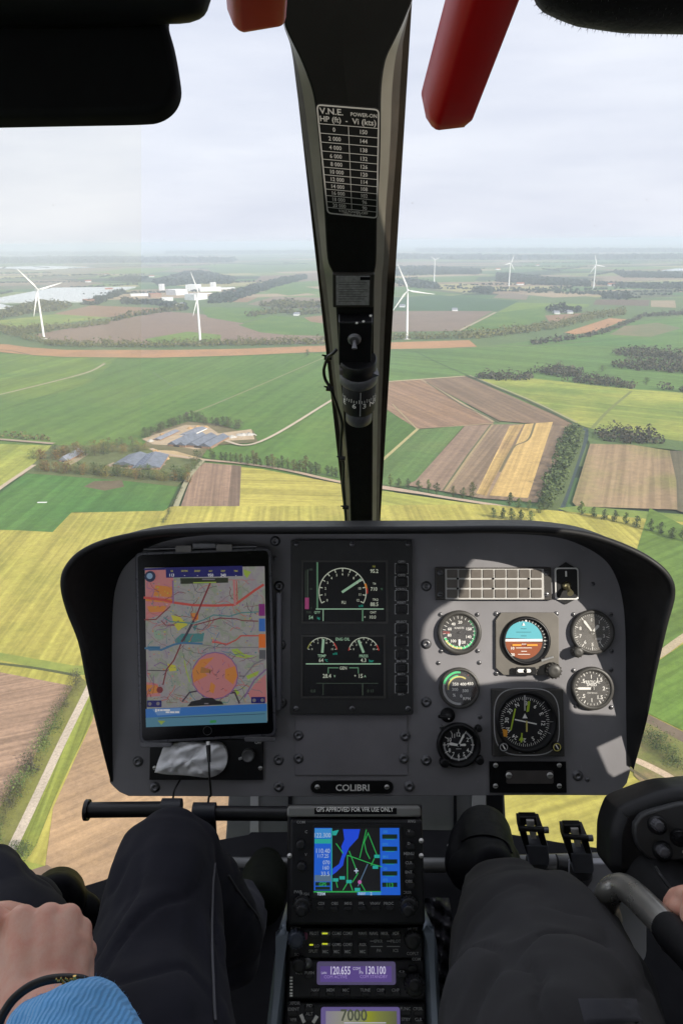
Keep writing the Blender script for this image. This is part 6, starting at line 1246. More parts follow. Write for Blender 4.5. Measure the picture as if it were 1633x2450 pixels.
def pane(name, x0, x1, y0, y1, m, nx=14, ny=18, back=0.0, xf=None):
    b_ = MB(); vs = []
    for j in range(ny + 1):
        for i in range(nx + 1):
            X0, X1 = (xf(y0 + (y1 - y0) * j / ny) if xf else (x0, x1)); v = screen_pt(X0 + (X1 - X0) * i / nx, y0 + (y1 - y0) * j / ny); vs.append(v * (1 + back))
    b_.add(vs, [(j * (nx + 1) + i, (j + 1) * (nx + 1) + i, (j + 1) * (nx + 1) + i + 1, j * (nx + 1) + i + 1) for j in range(ny) for i in range(nx)], m, True); return b_.build(name, cabin)
pane('windscreen', 0, 0, -250, 2090, gm_, xf=lambda y: (-420, 760 + y * .08)); pane('windscreen', 0, 0, -250, 2090, gm_, xf=lambda y: (900 + (1 - min(1, y / 1250)) * -20, 2050))
for i, (x, y, r_) in enumerate(((128, 491, .0016), (986, 486, .0019), (1002, 372, .0012), (1421, 540, .0016), (1546, 478, .0015), (1015, 520, .001), (605, 344, .0012), (322, 640, .001), (1325, 300, .0009), (540, 250, .0008))):
    r_ *= .6; p = screen_pt(x, y) * .996; b = MB(); f_ = Frame(p, RM @ Vector((1, 0, 0)), -p); b.prism([(math.cos(a * .9) * r_ * (1 + .3 * math.sin(a * 2.3 + i)), math.sin(a * .9) * r_ * .6) for a in range(7)], 0, .0002, mat('bug_speck', (.34, .33, .32), .8)); b.build('speck', cabin, f_.M)
# milky pane added to imitate a pale reflection on the left
vm_ = bpy.data.materials.new('milky_reflection'); vm_.use_nodes = True; t = vm_.node_tree; t.nodes.clear()
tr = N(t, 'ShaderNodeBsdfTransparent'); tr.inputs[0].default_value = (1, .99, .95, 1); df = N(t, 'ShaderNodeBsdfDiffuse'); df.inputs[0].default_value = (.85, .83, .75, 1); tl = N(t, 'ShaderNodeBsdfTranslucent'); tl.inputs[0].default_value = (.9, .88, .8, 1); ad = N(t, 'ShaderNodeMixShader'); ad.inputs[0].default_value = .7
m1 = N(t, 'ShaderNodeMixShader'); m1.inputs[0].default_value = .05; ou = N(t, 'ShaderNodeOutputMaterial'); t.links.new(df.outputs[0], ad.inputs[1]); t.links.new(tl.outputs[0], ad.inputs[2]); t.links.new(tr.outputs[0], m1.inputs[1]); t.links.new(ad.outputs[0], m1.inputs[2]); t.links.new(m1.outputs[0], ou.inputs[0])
pane('reflection_pane', -380, 338, 150, 1080, vm_, back=-.01)

# ------------------------------------------------------------ centre console
c0, c1 = at('S', 846, 1920, .93), at('S', 846, 2450, .865)
CF = Frame((c0 + c1) / 2, RM @ Vector((1, 0, 0)), (RM @ Vector((1, 0, 0))).cross(c0 - c1))
if CF.n.dot(-c0) < 0: print('CF flipped')
CONS = mat('console_black', (.006, .006, .007), .5, spec=.3, var=.2, vs=30); RADIO = mat('radio_face', (.009, .009, .011), .5, spec=.35, var=.15, vs=40, bump=.05, bs=900); CHK = mat('cheek_grey', (.16, .19, .23), .35, .3, var=.1, vs=12)
console = thing('centre_console', 'narrow black centre console stacked with a colour map screen and radios', 'console', CF.M)
def crect(x0, y0, x1, y1, r=0.0, z='E', h=0.0): return rectpx(z, x0, y0, x1, y1, CF, r)
b = MB(); b.prism([CF('E', *p) for p in ((275, 150), (1283, 150), (1310, 1788), (1330, 2100), (235, 2100), (262, 1788))], -.016, 0, CONS, .003); b.prism([CF('E', *p) for p in ((285, 1050), (1283, 1050), (1330, 2100), (235, 2100))], -.25, -.0161, CONS); b.build('console_body', console)
for pts in ([(268, 1012), (240, 1022), (215, 1060), (185, 1250), (155, 1480), (120, 1788), (100, 2100), (215, 2100), (235, 1788), (262, 1400)], [(1288, 985), (1330, 1005), (1362, 1060), (1395, 1200), (1410, 1450), (1425, 1788), (1440, 2100), (1325, 2100), (1315, 1788), (1292, 1300)]):
    b = MB(); P = catmull([CF('E', *p) for p in pts] + [CF('E', *pts[0])], 60)[:-1]; b.prism([tuple(p[:2]) for p in P], -.22, .012, CHK, .012, smooth=True); b.build('side_cheek', console)
# top cover with its label
b = MB(); b.prism(crect(278, 148, 1262, 222, r=.003), .0005, .018, mat('top_cover_silver', (.22, .22, .21), .4, .5, var=.1, vs=20), .002); tc_ = b.build('top_cover', console)
b = MB(); b.prism(crect(480, 154, 1084, 200), .0181, .0188, MBLK); p = CF('E', 780, 176, .018); b.text('GPS APPROVED FOR VFR USE ONLY', p.x, p.y, .0074, .0192, WHT, st='b', sx=.80); b.build('label', tc_)
# the navigator
BT = mat('button_black', (.014, .014, .015), .5, spec=.4)
b = MB(); b.prism(crect(292, 238, 1272, 1008, r=.004), .0005, .022, RADIO, .003); nav = b.build('gps_navigator', console)
NH_ = .0222
b = MB(); b.prism(crect(462, 272, 1122, 812, r=.003), NH_, NH_ + .0012, SCR, .0005); ns = b.build('screen', nav)
q = Scr('E', NH_ + .0012, CF); SB = glow('nav_blue', (20, 85, 190)); SL = glow('nav_pale_blue', (50, 125, 190)); SC = glow('nav_cyan_green', (30, 150, 140)); SG = glow('nav_green', (35, 150, 70)); SD = glow('nav_water', (20, 65, 200)); SW = glow('nav_white', (165, 180, 200)); SK = glow('nav_field_dark', (5, 30, 15)); SP = glow('nav_magenta', (170, 90, 150)); SGY = glow('nav_greyblue', (75, 100, 125))
lv = [NH_ + .0012]
def nl(): lv[0] += .00002; q.h = lv[0]; q.n = -1
def npoly(p, m): nl(); q.poly(p, m)
def nline(p, w_, m): nl(); q.line(p, w_, m)
def ntext(*a, **k): nl(); q.text(*a, **k)
def nrect(x0, y0, x1, y1, m): nl(); q.rect(x0, y0, x1, y1, m)
nrect(478, 296, 1102, 788, glow('nav_black', (4, 4, 6))); npoly([(690, 305), (815, 305), (800, 370), (735, 440), (700, 520), (690, 570), (640, 620), (612, 640), (612, 595), (660, 560), (685, 490), (678, 430), (700, 380)], SD); npoly([(612, 320), (660, 310), (640, 350), (615, 350)], SC)
nrect(478, 296, 606, 752, SB); nrect(482, 375, 602, 410, SC); nrect(482, 300, 602, 370, SL); nrect(482, 640, 602, 688, SGY); nrect(488, 692, 596, 718, SK); nrect(488, 725, 596, 748, SK); nrect(965, 296, 1100, 786, SB)
for y in (343, 432, 525, 612, 695): nrect(976, y, 1086, y + 32, SK)
nline([(478, 762), (966, 762)], 8, SG); nline([(608, 300), (608, 755)], 6, SC); nrect(795, 764, 966, 786, SL)
for P in ([(860, 310), (812, 515)], [(872, 330), (940, 500)], [(870, 340), (845, 400), (860, 470), (885, 520)], [(722, 495), (905, 560), (975, 580)], [(722, 500), (722, 690)], [(735, 465), (790, 610)], [(870, 560), (800, 720)], [(918, 520), (895, 570)], [(640, 410), (690, 480)], [(720, 700), (690, 750)], [(740, 695), (760, 752)], [(800, 625), (760, 690)], [(815, 690), (850, 752)], [(640, 690), (650, 730)]): nline(P, 6, SG if P[0][0] != 870 or P[1][0] != 800 else SGY)
for x, y in ((938, 503), (926, 582), (636, 675), (684, 660), (734, 687), (795, 745)): nrect(x - 20, y - 12, x + 20, y + 12, SC)
for s_, x, y, sz in (('122.300', 542, 348, 30), ('110.40', 545, 462, 30), ('117.25', 545, 500, 24), ('070', 568, 547, 26), ('160', 565, 585, 26), ('33.5', 560, 630, 28)): ntext(s_, x, y, sz, SW, st='')
for s_, x, y in (('DIS', 1000, 322), ('DTK', 1000, 415), ('BRG', 1000, 505), ('GS', 1000, 592), ('ETE', 1000, 675)): ntext(s_, x, y, 16, SL)
for y in (360, 448, 541, 628): ntext('____', 1032, y, 24, SG)
ntext('113', 1032, 712, 28, SG); ntext('GPS', 542, 706, 24, SG); ntext('TERM', 530, 776, 18, SW); ntext('NAV', 830, 774, 18, SW); ntext('2', 895, 774, 20, SW); ntext('+', 787, 608, 46, SW); nl(); q.dot(812, 690, 12, SP)
q.b.build('map_drawing', ns)
for x, y, s_ in ((1183, 338, 'V'), (1183, 432, 'D'), (1183, 508, 'MENU'), (1183, 577, 'CLR'), (1183, 647, 'ENT'), (1183, 716, 'OBS')):
    b = MB(); b.prism(crect(x - 32, y - 22, x + 32, y + 22, r=.004), NH_, NH_ + .005, BT, .0012); p = CF('E', x, y, NH_ + .005); b.text(s_, p.x, p.y, .0046, NH_ + .0053, FPR, st='b'); b.build('button', nav)
for i, s_ in enumerate(('CDI', 'OBS', 'MSG', 'FPL', 'VNAV', 'PROC')):
    x = 527 + i * 101; b = MB(); b.prism(crect(x - 30, 864, x + 30, 900, r=.003), NH_, NH_ + .005, BT, .0012); p = CF('E', x, 882, NH_ + .005); b.text(s_, p.x, p.y, .0045, NH_ + .0053, FPR, st='b'); b.build('button', nav)
b = MB()
for s_, x, y in (('COM', 375, 272), ('RNG', 1205, 265), ('C', 415, 345), ('V', 412, 515), ('PWR', 355, 795), ('PUSH', 402, 812), ('CRSR', 1170, 800)): p = CF('E', x, y, NH_); b.text(s_, p.x, p.y, .0045, NH_ + .0003, FPR, st='b')
b.build('lettering', nav)
for x, y in ((375, 445), (380, 610)): knob(nav, 'E', x, y, 30, NH_, NH_ + .008, BT, 'button', CF)
for x, y in ((385, 905), (1182, 905)):
    kn = knob(nav, 'E', x, y, 58, NH_, NH_ + .012, BT, 'knob', CF, 18); knob(kn, 'E', x - 6, y + 30, 36, NH_ + .0125, NH_ + .026, BT, 'inner_knob', CF, 14)
# audio panel
b = MB(); b.prism(crect(292, 1052, 1282, 1282, r=.003), .0005, .008, RADIO, .002); aud = b.build('audio_panel', console); AH = .0081
YG_ = glow('lamp_yellow_green', (190, 200, 40))
for i, x in enumerate((475, 560, 643, 725, 837, 920, 1002, 1085)):
    b = MB(); b.prism(crect(x - 36, 1082, x + 36, 1124, r=.002), AH, AH + .004, BT, .001); p = CF('E', x, 1106, AH + .004); b.text(('PILOT', 'COM1', 'COM2', 'COM3', 'NAV1', 'NAV2', 'MKR', 'ADF')[i], p.x, p.y, .0048, AH + .0043, PGREY, st='b', sx=.85); b.build('button', aud)
for i, x in enumerate((560, 643, 725, 837)):
    b = MB(); b.prism(crect(x - 38, 1168, x + 38, 1252, r=.002), AH, AH + .004, BT, .001); p = CF('E', x, 1190, AH + .004); b.text(('COM1', 'COM2', 'COM3', 'AUX')[i], p.x, p.y, .0046, AH + .0043, PGREY, st='b', sx=.85); b.text('MIC', p.x, p.y - .0075, .0046, AH + .0043, PGREY, st='b', sx=.85); b.build('button', aud)
b = MB()
for x, y, w_ in ((556, 1086, 20), (556, 1163, 20), (456, 1170, 14)): b.prism(crect(x - w_, y - 5, x + w_, y + 5), AH + .0041, AH + .0050, YG_)
b.build('indicator_lamp', aud)
b = MB()
for s_, x, y in (('SPLIT', 467, 1240), ('LO', 495, 1200), ('SPKR', 955, 1165), ('PA', 960, 1235), ('PILOT', 1085, 1165), ('ICS', 1085, 1235), ('VOL', 350, 1072), ('SQ', 345, 1265), ('MUTE', 1212, 1074), ('CREW', 1212, 1100), ('COPLT', 1212, 1258)): p = CF('E', x, y, AH); b.text(s_, p.x, p.y, .0046, AH + .0003, FPR, st='b')
for x0, x1, y in ((900, 985, 1205), (1020, 1115, 1205), (895, 925, 1165), (1020, 1045, 1165)): b.strip([CF('E', x0, y, AH), CF('E', x1, y, AH)], .0009, AH + .0003, FPR)
b.build('lettering', aud)
knob(aud, 'E', 342, 1150, 52, AH, AH + .015, mat('blue_grey_knob', (.04, .05, .075), .45), 'knob', CF, 16); knob(aud, 'E', 1212, 1160, 52, AH, AH + .015, BT, 'knob', CF, 16)
b = MB(); b.prism(crect(385, 1086, 428, 1138, r=.002), AH, AH + .0012, mat('pink_sticker', (.25, .06, .14), .6)); b.prism(crect(302, 1088, 345, 1130, r=.002), AH, AH + .001, mat('pale_sticker', (.25, .27, .32), .6)); b.build('sticker', aud)
# radio
b = MB(); b.prism(crect(284, 1292, 1292, 1578, r=.003), .0005, .008, RADIO, .002); rad = b.build('com_radio', console)
VL = glow('display_violet', (78, 58, 122)); VD = glow('display_violet_rim', (68, 60, 92)); VT = glow('display_digits', (185, 180, 205))
b = MB(); b.prism(crect(495, 1302, 1080, 1475, r=.003), AH, AH + .0010, VD, .0004); rd = b.build('display', rad); b = MB(); b.flat(crect(520, 1335, 1050, 1452), AH + .0012, VL)
def dtext(s_, x, y, sz, m=VT, sx=.66, st='b'): p = CF('E', x, y, AH); b.text(s_, p.x, p.y, sz * CF.k('E') * 1.35, AH + .0015, m, 'c', st, sx)
dtext('120.655', 672, 1382, 48); dtext('130.100', 936, 1380, 48); dtext('COM', 792, 1368, 18, VT, .9, ''); dtext('LAN', 548, 1400, 15, VT, .9, ''); dtext('Pn', 826, 1396, 22, VT, .9, ''); dtext('COM ACTIVE', 635, 1430, 19, glow('display_dim', (140, 120, 180)), 1, ''); dtext('COM STANDBY', 920, 1428, 19, glow('display_dim', (140, 120, 180)), 1, ''); b.build('digits', rd)
for i, (x, s_) in enumerate(((483, 'NAV'), (597, 'MEM'), (712, 'MIC'), (857, 'TUNE'), (970, 'CHP'), (1083, 'CHP'))):
    b = MB(); b.prism(crect(x - 34, 1514, x + 34, 1552, r=.004), AH, AH + .005, BT, .0012); p = CF('E', x, 1532, AH + .005); b.text(s_, p.x, p.y, .0046, AH + .0053, FPR, st='b'); b.build('button', rad)
for x, y, s_ in ((440, 1402, 'PUSH'), (1130, 1392, '< >'), (1205, 1352, '')): 
    b = MB(); b.prism(crect(x - 34, y - 24, x + 34, y + 24, r=.005), AH, AH + .005, BT, .0012); p = CF('E', x, y, AH + .005)
    if s_: b.text(s_, p.x, p.y, .0046, AH + .0053, FPR, st='b')
    b.build('button', rad)
knob(rad, 'E', 362, 1345, 42, AH, AH + .012, BT, 'knob', CF, 14); kn = knob(rad, 'E', 1225, 1500, 62, AH, AH + .014, BT, 'knob', CF, 18); knob(kn, 'E', 1225, 1490, 40, AH + .0145, AH + .026, BT, 'inner_knob', CF, 14)
b = MB(); p = CF('E', 422, 1332, AH); b.lathe((p.x, p.y, AH), [(.006, 0), (.0045, .002), (.0001, .002)], DSTEEL, 14); b.build('jack', rad)
b = MB()
for i, y in enumerate((1415, 1438, 1462, 1485, 1508, 1532, 1550)): b.prism(crect(296 - i % 2 * 2, y, 316, y + 12), AH, AH + .0006, WHT)
p = CF('E', 360, 1402, AH); b.text('VOL', p.x, p.y, .0044, AH + .0003, FPR, st='b'); p = CF('E', 1238, 1300, AH); b.text('COM', p.x, p.y, .0044, AH + .0003, FPR, st='b'); b.build('lettering', rad)
# transponder
b = MB(); b.prism(crect(270, 1612, 1300, 1900, r=.003), .0005, .008, RADIO, .002); xp = b.build('transponder', console)
b = MB(); b.prism(crect(525, 1640, 1112, 1868, r=.003), AH, AH + .0010, glow('display_lilac', (88, 76, 126)), .0004); xd = b.build('display', xp)
gr = bpy.data.materials.new('display_backlight'); gr.use_nodes = True; t = gr.node_tree; bb = t.nodes['Principled BSDF']; co = N(t, 'ShaderNodeTexCoord'); sp = N(t, 'ShaderNodeSeparateXYZ'); cr = N(t, 'ShaderNodeValToRGB'); t.links.new(co.outputs['Generated'], sp.inputs[0]); t.links.new(sp.outputs[0], cr.inputs[0]); e = cr.color_ramp.elements
e[0].color = (*lin((125, 120, 135)), 1); e[0].position = 0; e[1].color = (*lin((85, 88, 60)), 1); e[1].position = 1
for p_, c_ in ((.3, (135, 135, 115)), (.45, (120, 125, 95)), (.6, (130, 135, 30)), (.75, (110, 115, 55))): q_ = e.new(p_); q_.color = (*lin(c_), 1)
bb.inputs['Base Color'].default_value = (.01, .01, .01, 1); t.links.new(cr.outputs[0], bb.inputs['Emission Color']); bb.inputs['Emission Strength'].default_value = .8
b = MB(); b.flat(crect(562, 1668, 1088, 1860), AH + .0012, gr); xb = b.build('backlight', xd)
b = MB(); DG = glow('display_dark_digits', (60, 65, 50)); p = CF('E', 772, 1716, AH); b.text('7000', p.x, p.y, .0165, AH + .0016, DG, 'c', 'b', .95); p = CF('E', 820, 1775, AH); b.strip([CF('E', 700, 1775, AH), CF('E', 1010, 1775, AH)], .0008, AH + .0016, VT); b.build('digits', xd)
for x, y, s_ in ((320, 1675, 'IDENT'), (320, 1755, 'VFR'), (440, 1648, 'FID'), (438, 1710, 'ALT'), (1158, 1672, 'FUNC'), (1250, 1672, 'CRSR'), (1162, 1752, 'STBY'), (1255, 1752, 'CLR')):
    b = MB(); b.prism(crect(x - 36, y - 22, x + 36, y + 22, r=.004), AH, AH + .005, BT, .0012); p = CF('E', x, y, AH + .005); b.text(s_, p.x, p.y, .0046, AH + .0053, FPR, st='b'); b.build('button', xp)
b = MB(); b.strip([CF('E', 378, 1722, AH), CF('E', 398, 1768, AH)], .004, AH + .0006, WHT); b.strip([CF('E', 492, 1732, AH), CF('E', 470, 1770, AH)], .004, AH + .0006, WHT); p = CF('E', 330, 1630, AH); b.text('XPDR', p.x, p.y, .0046, AH + .0003, FPR, st='b'); b.build('lettering', xp)
for x, y in ((1262, 500), (1262, 390), (300, 500)): 
    b = MB(); p = CF('E', x, y, .0); b.lathe((p.x, p.y, .023), [(.003, 0), (.0001, .002)], STEEL, 10); b.build('screw', console)
# ------------------------------------------------------------ footrest tube, pedal shaft, pedals
TUB = mat('tube_black', (.010, .010, .012), .4, var=.15, vs=20); SIL = mat('worn_silver', (.46, .44, .42), .5, .1, var=.2, vs=60)
tb = thing('stowage_tube', 'black tube with end flange running under the left half of the panel', 'tube')
b = MB(); b.tube([at('D', 470, 130, 1.16), at('D', 968, 124, 1.16)], .0118, TUB, 20); b.tube([at('D', 458, 130, 1.16), at('D', 478, 130, 1.16)], .0160, TUB, 24); b.build('left_tube', tb)
b = MB(); b.tube([at('D', 1045, 146, 1.16), at('D', 1640, 150, 1.16)], .0112, TUB, 20); b.build('right_tube', tb)
for xa, xb, y in ((868, 972, 118), (1035, 1155, 140)):
    b = MB(); b.tube([at('D', xa, y, 1.155), at('D', xb, y, 1.155)], .0142, mat('clamp_blue_black', (.02, .022, .03), .45), 20); b.build('clamp', tb)
b = MB(); b.tube([at('D', 1125, 150, 1.17), at('D', 1135, 290, 1.22)], .009, TUB, 10); b.tube([at('D', 1075, 150, 1.17), at('D', 1090, 280, 1.22)], .007, TUB, 10); b.build('strut', tb)
sh = thing('pedal_shaft', 'grey metal cross shaft behind the pedals', 'shaft'); b = MB(); b.tube([at('D', 1100, 420, 1.60), at('E', 1500, 595, 1.52), at('F', 700, 470, 1.42), at('F', 1200, 455, 1.42)], [.0145, .0145, .019, .019], mat('shaft_grey', (.10, .10, .10), .4, .6, var=.2, vs=20), 18); b.build('tube', sh)
b = MB(); b.tube([at('F', 812, 480, 1.41), at('F', 880, 490, 1.41)], .0225, BLK, 20); b.build('collar', sh)
b = MB(); b.tube([at('F', 188, 350, 1.5), at('F', 200, 430, 1.5)], .006, STEEL, 8); b.tube([at('F', 175, 358, 1.5), at('F', 205, 352, 1.5)], .004, STEEL, 8); b.build('fitting', sh)
def pedal(pts_top, dx, label, d=1.28):
    """bracket of two side plates with a roller and a tread plate, traced from the first pedal"""
    fr = Frame(at('F', 690 + dx, 320, d), RM @ Vector((1, 0, 0)), (RM @ Vector((0, -.35, 1))).normalized()); o = thing('rudder_pedal', label, 'pedal', fr.M, 'rudder pedals right of the console')
    def g(x, y, h=0): p = fr('F', x + dx, y, h); return (p.x, p.y)
    b_ = MB(); b_.prism([g(600, 186), g(700, 186), g(706, 236), g(604, 236)], -.012, 0, BLK, .002); b_.build('end_plate', o); b_ = MB(); b_.prism([g(630, 340), g(765, 345), g(776, 440), g(768, 466), g(656, 462), g(644, 400)], -.02, .004, mat('pedal_blue_black', (.075, .078, .095), .5, var=.15, vs=30), .003); b_.build('tread', o)
    for pts in ([(600, 236), (632, 236), (668, 400), (640, 400), (606, 300)], [(690, 236), (735, 240), (770, 380), (738, 380)]):
        b_ = MB(); b_.prism([g(*p) for p in pts], -.03, .003, BLK, .002); b_.build('side_plate', o)
    b_ = MB(); b_.prism([g(638, 198), g(682, 198), g(686, 236), g(642, 236)], -.004, .004, SIL, .001); b_.prism([g(650, 240), g(688, 240), g(694, 272), g(656, 272)], -.002, .008, SIL, .001); b_.prism([g(658, 276), g(690, 276), g(694, 300), g(664, 300)], -.002, .006, SIL, .001); b_.build('link', o)
    b_ = MB(); a = fr('F', 595 + dx, 250, .004); c = fr('F', 762 + dx, 262, .004); b_.tube([(a.x, a.y, .004), (c.x, c.y, .004)], .0048, BLK, 10); b_.tube([(c.x - .006, c.y, .004), (c.x + .002, c.y, .004)], .0055, DSTEEL, 10); b_.build('pivot_pin', o)
    b_ = MB(); a = fr('F', 700 + dx, 450, -.02); c = fr('F', 690 + dx, 640, -.12); b_.tube([(a.x, a.y, -.02), (c.x, c.y, -.12)], .02, BLK, 10); b_.build('arm', o)
pedal(None, 0, 'left one of the two black bracket pedals right of the pilot shoe'); pedal(None, 262, 'right one of the two black bracket pedals, next to the switch head')
for o_ in [o for o in bpy.data.objects if o.name == 'rudder_pedal.001']: o_.location += RM @ Vector((0, -.014, 0))
b = MB(); b.prism(rrect(-.055, -.05, .055, .05, .004), 0, .02, mat('grey_box', (.22, .22, .24), .6, var=.1, vs=20), .003); fr = Frame(at('F', 1065, 590, 1.36), RM @ Vector((1, 0, 0)), RM @ Vector((0, 0, 1))); tag(b.build('floor_cover', None, fr.M), 'light grey square cover on the floor below the right pedal', 'cover')
b = MB(); b.prism(rrect(-.03, -.05, .03, .05, .02), 0, .01, mat('pale_tag', (.45, .45, .50), .6), .003); fr = Frame(at('F', 1218, 850, 1.02), RM @ Vector((1, 0, 0)), RM @ Vector((.3, 0, 1))); tag(b.build('paper_tag', None, fr.M), 'pale tag behind the pilot knee next to the lever', 'tag')
# ------------------------------------------------------------ switch head and lever at the right edge
HD = mat('switch_head_black', (.006, .006, .007), .45, spec=.35, var=.15, vs=20, bump=.06, bs=400)
HFr = Frame(at('F', 1420, 330, .92), RM @ Vector((1, 0, 0)), (RM @ Vector((-.10, .15, 1))).normalized())
head = thing('switch_head', 'large black switch head with round thumb knobs at the right edge', 'control head', HFr.M)
b = MB(); P = catmull([HFr('F', *p) for p in ((1135, 400), (1140, 280), (1175, 170), (1210, 125), (1330, 75), (1450, 35), (1568, 20), (1800, 30), (1900, 300), (1850, 560), (1650, 640), (1480, 640), (1330, 560), (1200, 560), (1140, 500), (1135, 400))], 64)[:-1]; b.prism([tuple(p[:2]) for p in P], -.07, .0, HD, .014, smooth=True); b.build('housing', head)
b = MB(); P = catmull([HFr('F', *p, .012) for p in ((1280, 230), (1330, 170), (1450, 130), (1600, 100), (1800, 120), (1800, 420), (1640, 440), (1480, 450), (1390, 445), (1310, 380), (1280, 300), (1280, 230))], 48)[:-1]; b.prism([tuple(p[:2]) for p in P], .0005, .012, mat('switch_face', (.030, .030, .031), .5, var=.12, vs=25), .003, smooth=True); b.build('switch_face', head)
for x, y, r_, m_ in ((1418, 235, 45, CG), (1450, 390, 46, CG), (1548, 312, 42, MBLK), (1640, 230, 40, CG)):
    kn = knob(head, 'F', x, y, r_, .012, .020, BLK, 'thumb_switch', HFr); knob(kn, 'F', x, y, r_ * .55, .0205, .034, m_, 'cap', HFr, 12)
b = MB(); p = HFr('F', 1556, 390, .012); b.text('OFF', p.x + .006, p.y, .006, .0125, WHT, st='b'); b.build('lettering', head)
grip = blob('grip', [(at('F', 1400, 560, .93), .045, at('F', 1560, 780, .86), .035), (at('F', 1500, 520, .95), .04, at('F', 1640, 760, .88), .035)], RUB, None, .006, 3); grip.parent = head; grip.matrix_parent_inverse = HFr.M.inverted()
GT = mat('lever_tube_grey', (.36, .35, .32), .30, .75, var=.15, vs=15)
lev = thing('collective_lever', 'bent grey metal tube lever with black grip at the lower right', 'lever')
b = MB(); P = catmull([at('F', 1130, 790, .88), at('F', 1110, 700, .87), at('F', 1135, 630, .86), at('F', 1200, 600, .85), at('F', 1270, 640, .83), at('F', 1380, 745, .79), at('F', 1500, 870, .75)], 48); b.tube(P, .0150, GT, 22); b.build('tube', lev)
b = MB(); b.tube([at('F', 1470, 840, .76), at('F', 1500, 870, .75), at('F', 1600, 975, .72), at('F', 1800, 1180, .66)], [.0165, .018, .018, .018], RUB, 22); b.build('grip', lev)
cable('head_cord', [at('F', 1400, 480, .87), at('F', 1440, 540, .86), at('F', 1500, 620, .83), at('F', 1540, 700, .80), at('F', 1556, 780, .79), at('F', 1600, 840, .78)], .0022, 'thin black cord crossing the pilot fingers at the right edge')
cable('floor_cable', [at('F', 1440, 960, .85), at('F', 1500, 1010, .84), at('F', 1600, 1080, .83)], .0018, 'thin grey cable in the shadow below the right lever', m=CG)
# seat cushion edge / boots in the footwell
b = MB(); vs = []; r_ = random.Random(8)
for j in range(41):
    for i in range(13):
        x, y = 1292 + i * 16 + j * 3.2, 840 + j * 20; d = 1.06 - j * .003 + .010 * math.sin(i * .8 + j * .35) + .007 * math.sin(j * .9 - i * .5) + .004 * math.sin(i * 2.1 + j * .7); vs.append(at('E', x, y, d))
b.add(vs, [(j * 13 + i, (j + 1) * 13 + i, (j + 1) * 13 + i + 1, j * 13 + i + 1) for j in range(40) for i in range(12)], mat('crumpled_vinyl', (.035, .034, .040), .35, var=.3, vs=20), True)
tag(b.build('seat_cover'), 'crumpled shiny black vinyl between console and pilot leg', 'cover')
# ------------------------------------------------------------ the people
TR1 = mat('trousers_blue_black', (.0115, .0115, .018), .9, spec=.1, var=.12, vs=14, bump=.25, bs=900, sheen=.05); TR2 = mat('trousers_charcoal', (.036, .035, .037), .92, spec=.1, var=.12, vs=12, bump=.25, bs=900, sheen=.05)
SHOE = mat('shoe_leather', (.002, .002, .003), .5, var=.25, vs=30, spec=.03); SHOE2 = mat('shoe_olive_black', (.004, .005, .003), .7, var=.3, vs=30, spec=.04)
SKIN = mat('skin', (.60, .325, .245), .52, var=.10, vs=22, bump=.10, bs=300, sss=.18)
t = SKIN.node_tree; pb_ = t.nodes['Principled BSDF']; co = t.nodes.new('ShaderNodeTexCoord'); n1 = N(t, 'ShaderNodeTexNoise', Scale=55.0, Detail=7.0, Roughness=.65); rm_ = N(t, 'ShaderNodeValToRGB'); e = rm_.color_ramp.elements
e[0].position = .35; e[0].color = (.74, .44, .33, 1); e[1].position = .66; e[1].color = (.70, .32, .23, 1); t.links.new(co.outputs['Object'], n1.inputs['Vector']); t.links.new(n1.outputs[0], rm_.inputs[0]); t.links.new(rm_.outputs[0], pb_.inputs['Base Color'])
vo = N(t, 'ShaderNodeTexVoronoi', Scale=420.0, feature='DISTANCE_TO_EDGE'); t.links.new(co.outputs['Object'], vo.inputs['Vector']); b2_ = N(t, 'ShaderNodeBump'); b2_.inputs['Strength'].default_value = .35; b2_.inputs['Distance'].default_value = .0004; t.links.new(vo.outputs[0], b2_.inputs['Height'])
t.links.new([l for l in t.links if l.to_socket.name == 'Normal' and l.to_node == pb_][0].from_socket, b2_.inputs['Normal']); t.links.new(b2_.outputs[0], pb_.inputs['Normal'])
def wrinkle(o, strength, size, tex='w', scale_dir=None):
    tx = bpy.data.textures.new(tex, 'CLOUDS'); tx.noise_scale = size; md = o.modifiers.new('folds', 'DISPLACE'); md.texture = tx; md.strength = strength; md.mid_level = .5; md.texture_coords = 'GLOBAL'
from mathutils import noise
def folds(o, amp, seed):
    """cloth folds: rounded swells with narrow creases, running slantwise across the leg"""
    me = o.data; I_ = RM.transposed(); out = []; off_ = Vector((seed * 7.3, seed * 3.1, 0))
    for v in me.vertices:
        c = I_ @ v.co; q = Vector((c.x * 9 + c.y * 5, c.y * 15 - c.x * 4, c.z * 6)) + off_
        w_ = noise.noise_vector(q * .5) * .9; a = noise.noise(q + w_); e = noise.noise(q * 2.3 + w_ * 2)
        crease = max(0, 1 - abs(a) * 4.5) ** 2; out.append(v.co + v.normal * amp * (a * 1.2 + e * .35 - crease * .75 * (.5 + noise.noise(q * .4 + off_))))
    for v, p in zip(me.vertices, out): v.co = p
    me.update()
per1 = thing('person', 'passenger in blue black trousers and bright blue sweater, fist resting at the lower left', 'person')
per2 = thing('person', 'pilot in charcoal trousers and black leather shoes on the right', 'person')
D = lambda x, y, d: at('D', x, y, d)
F_ = lambda x, y, d: at('F', x, y, d)
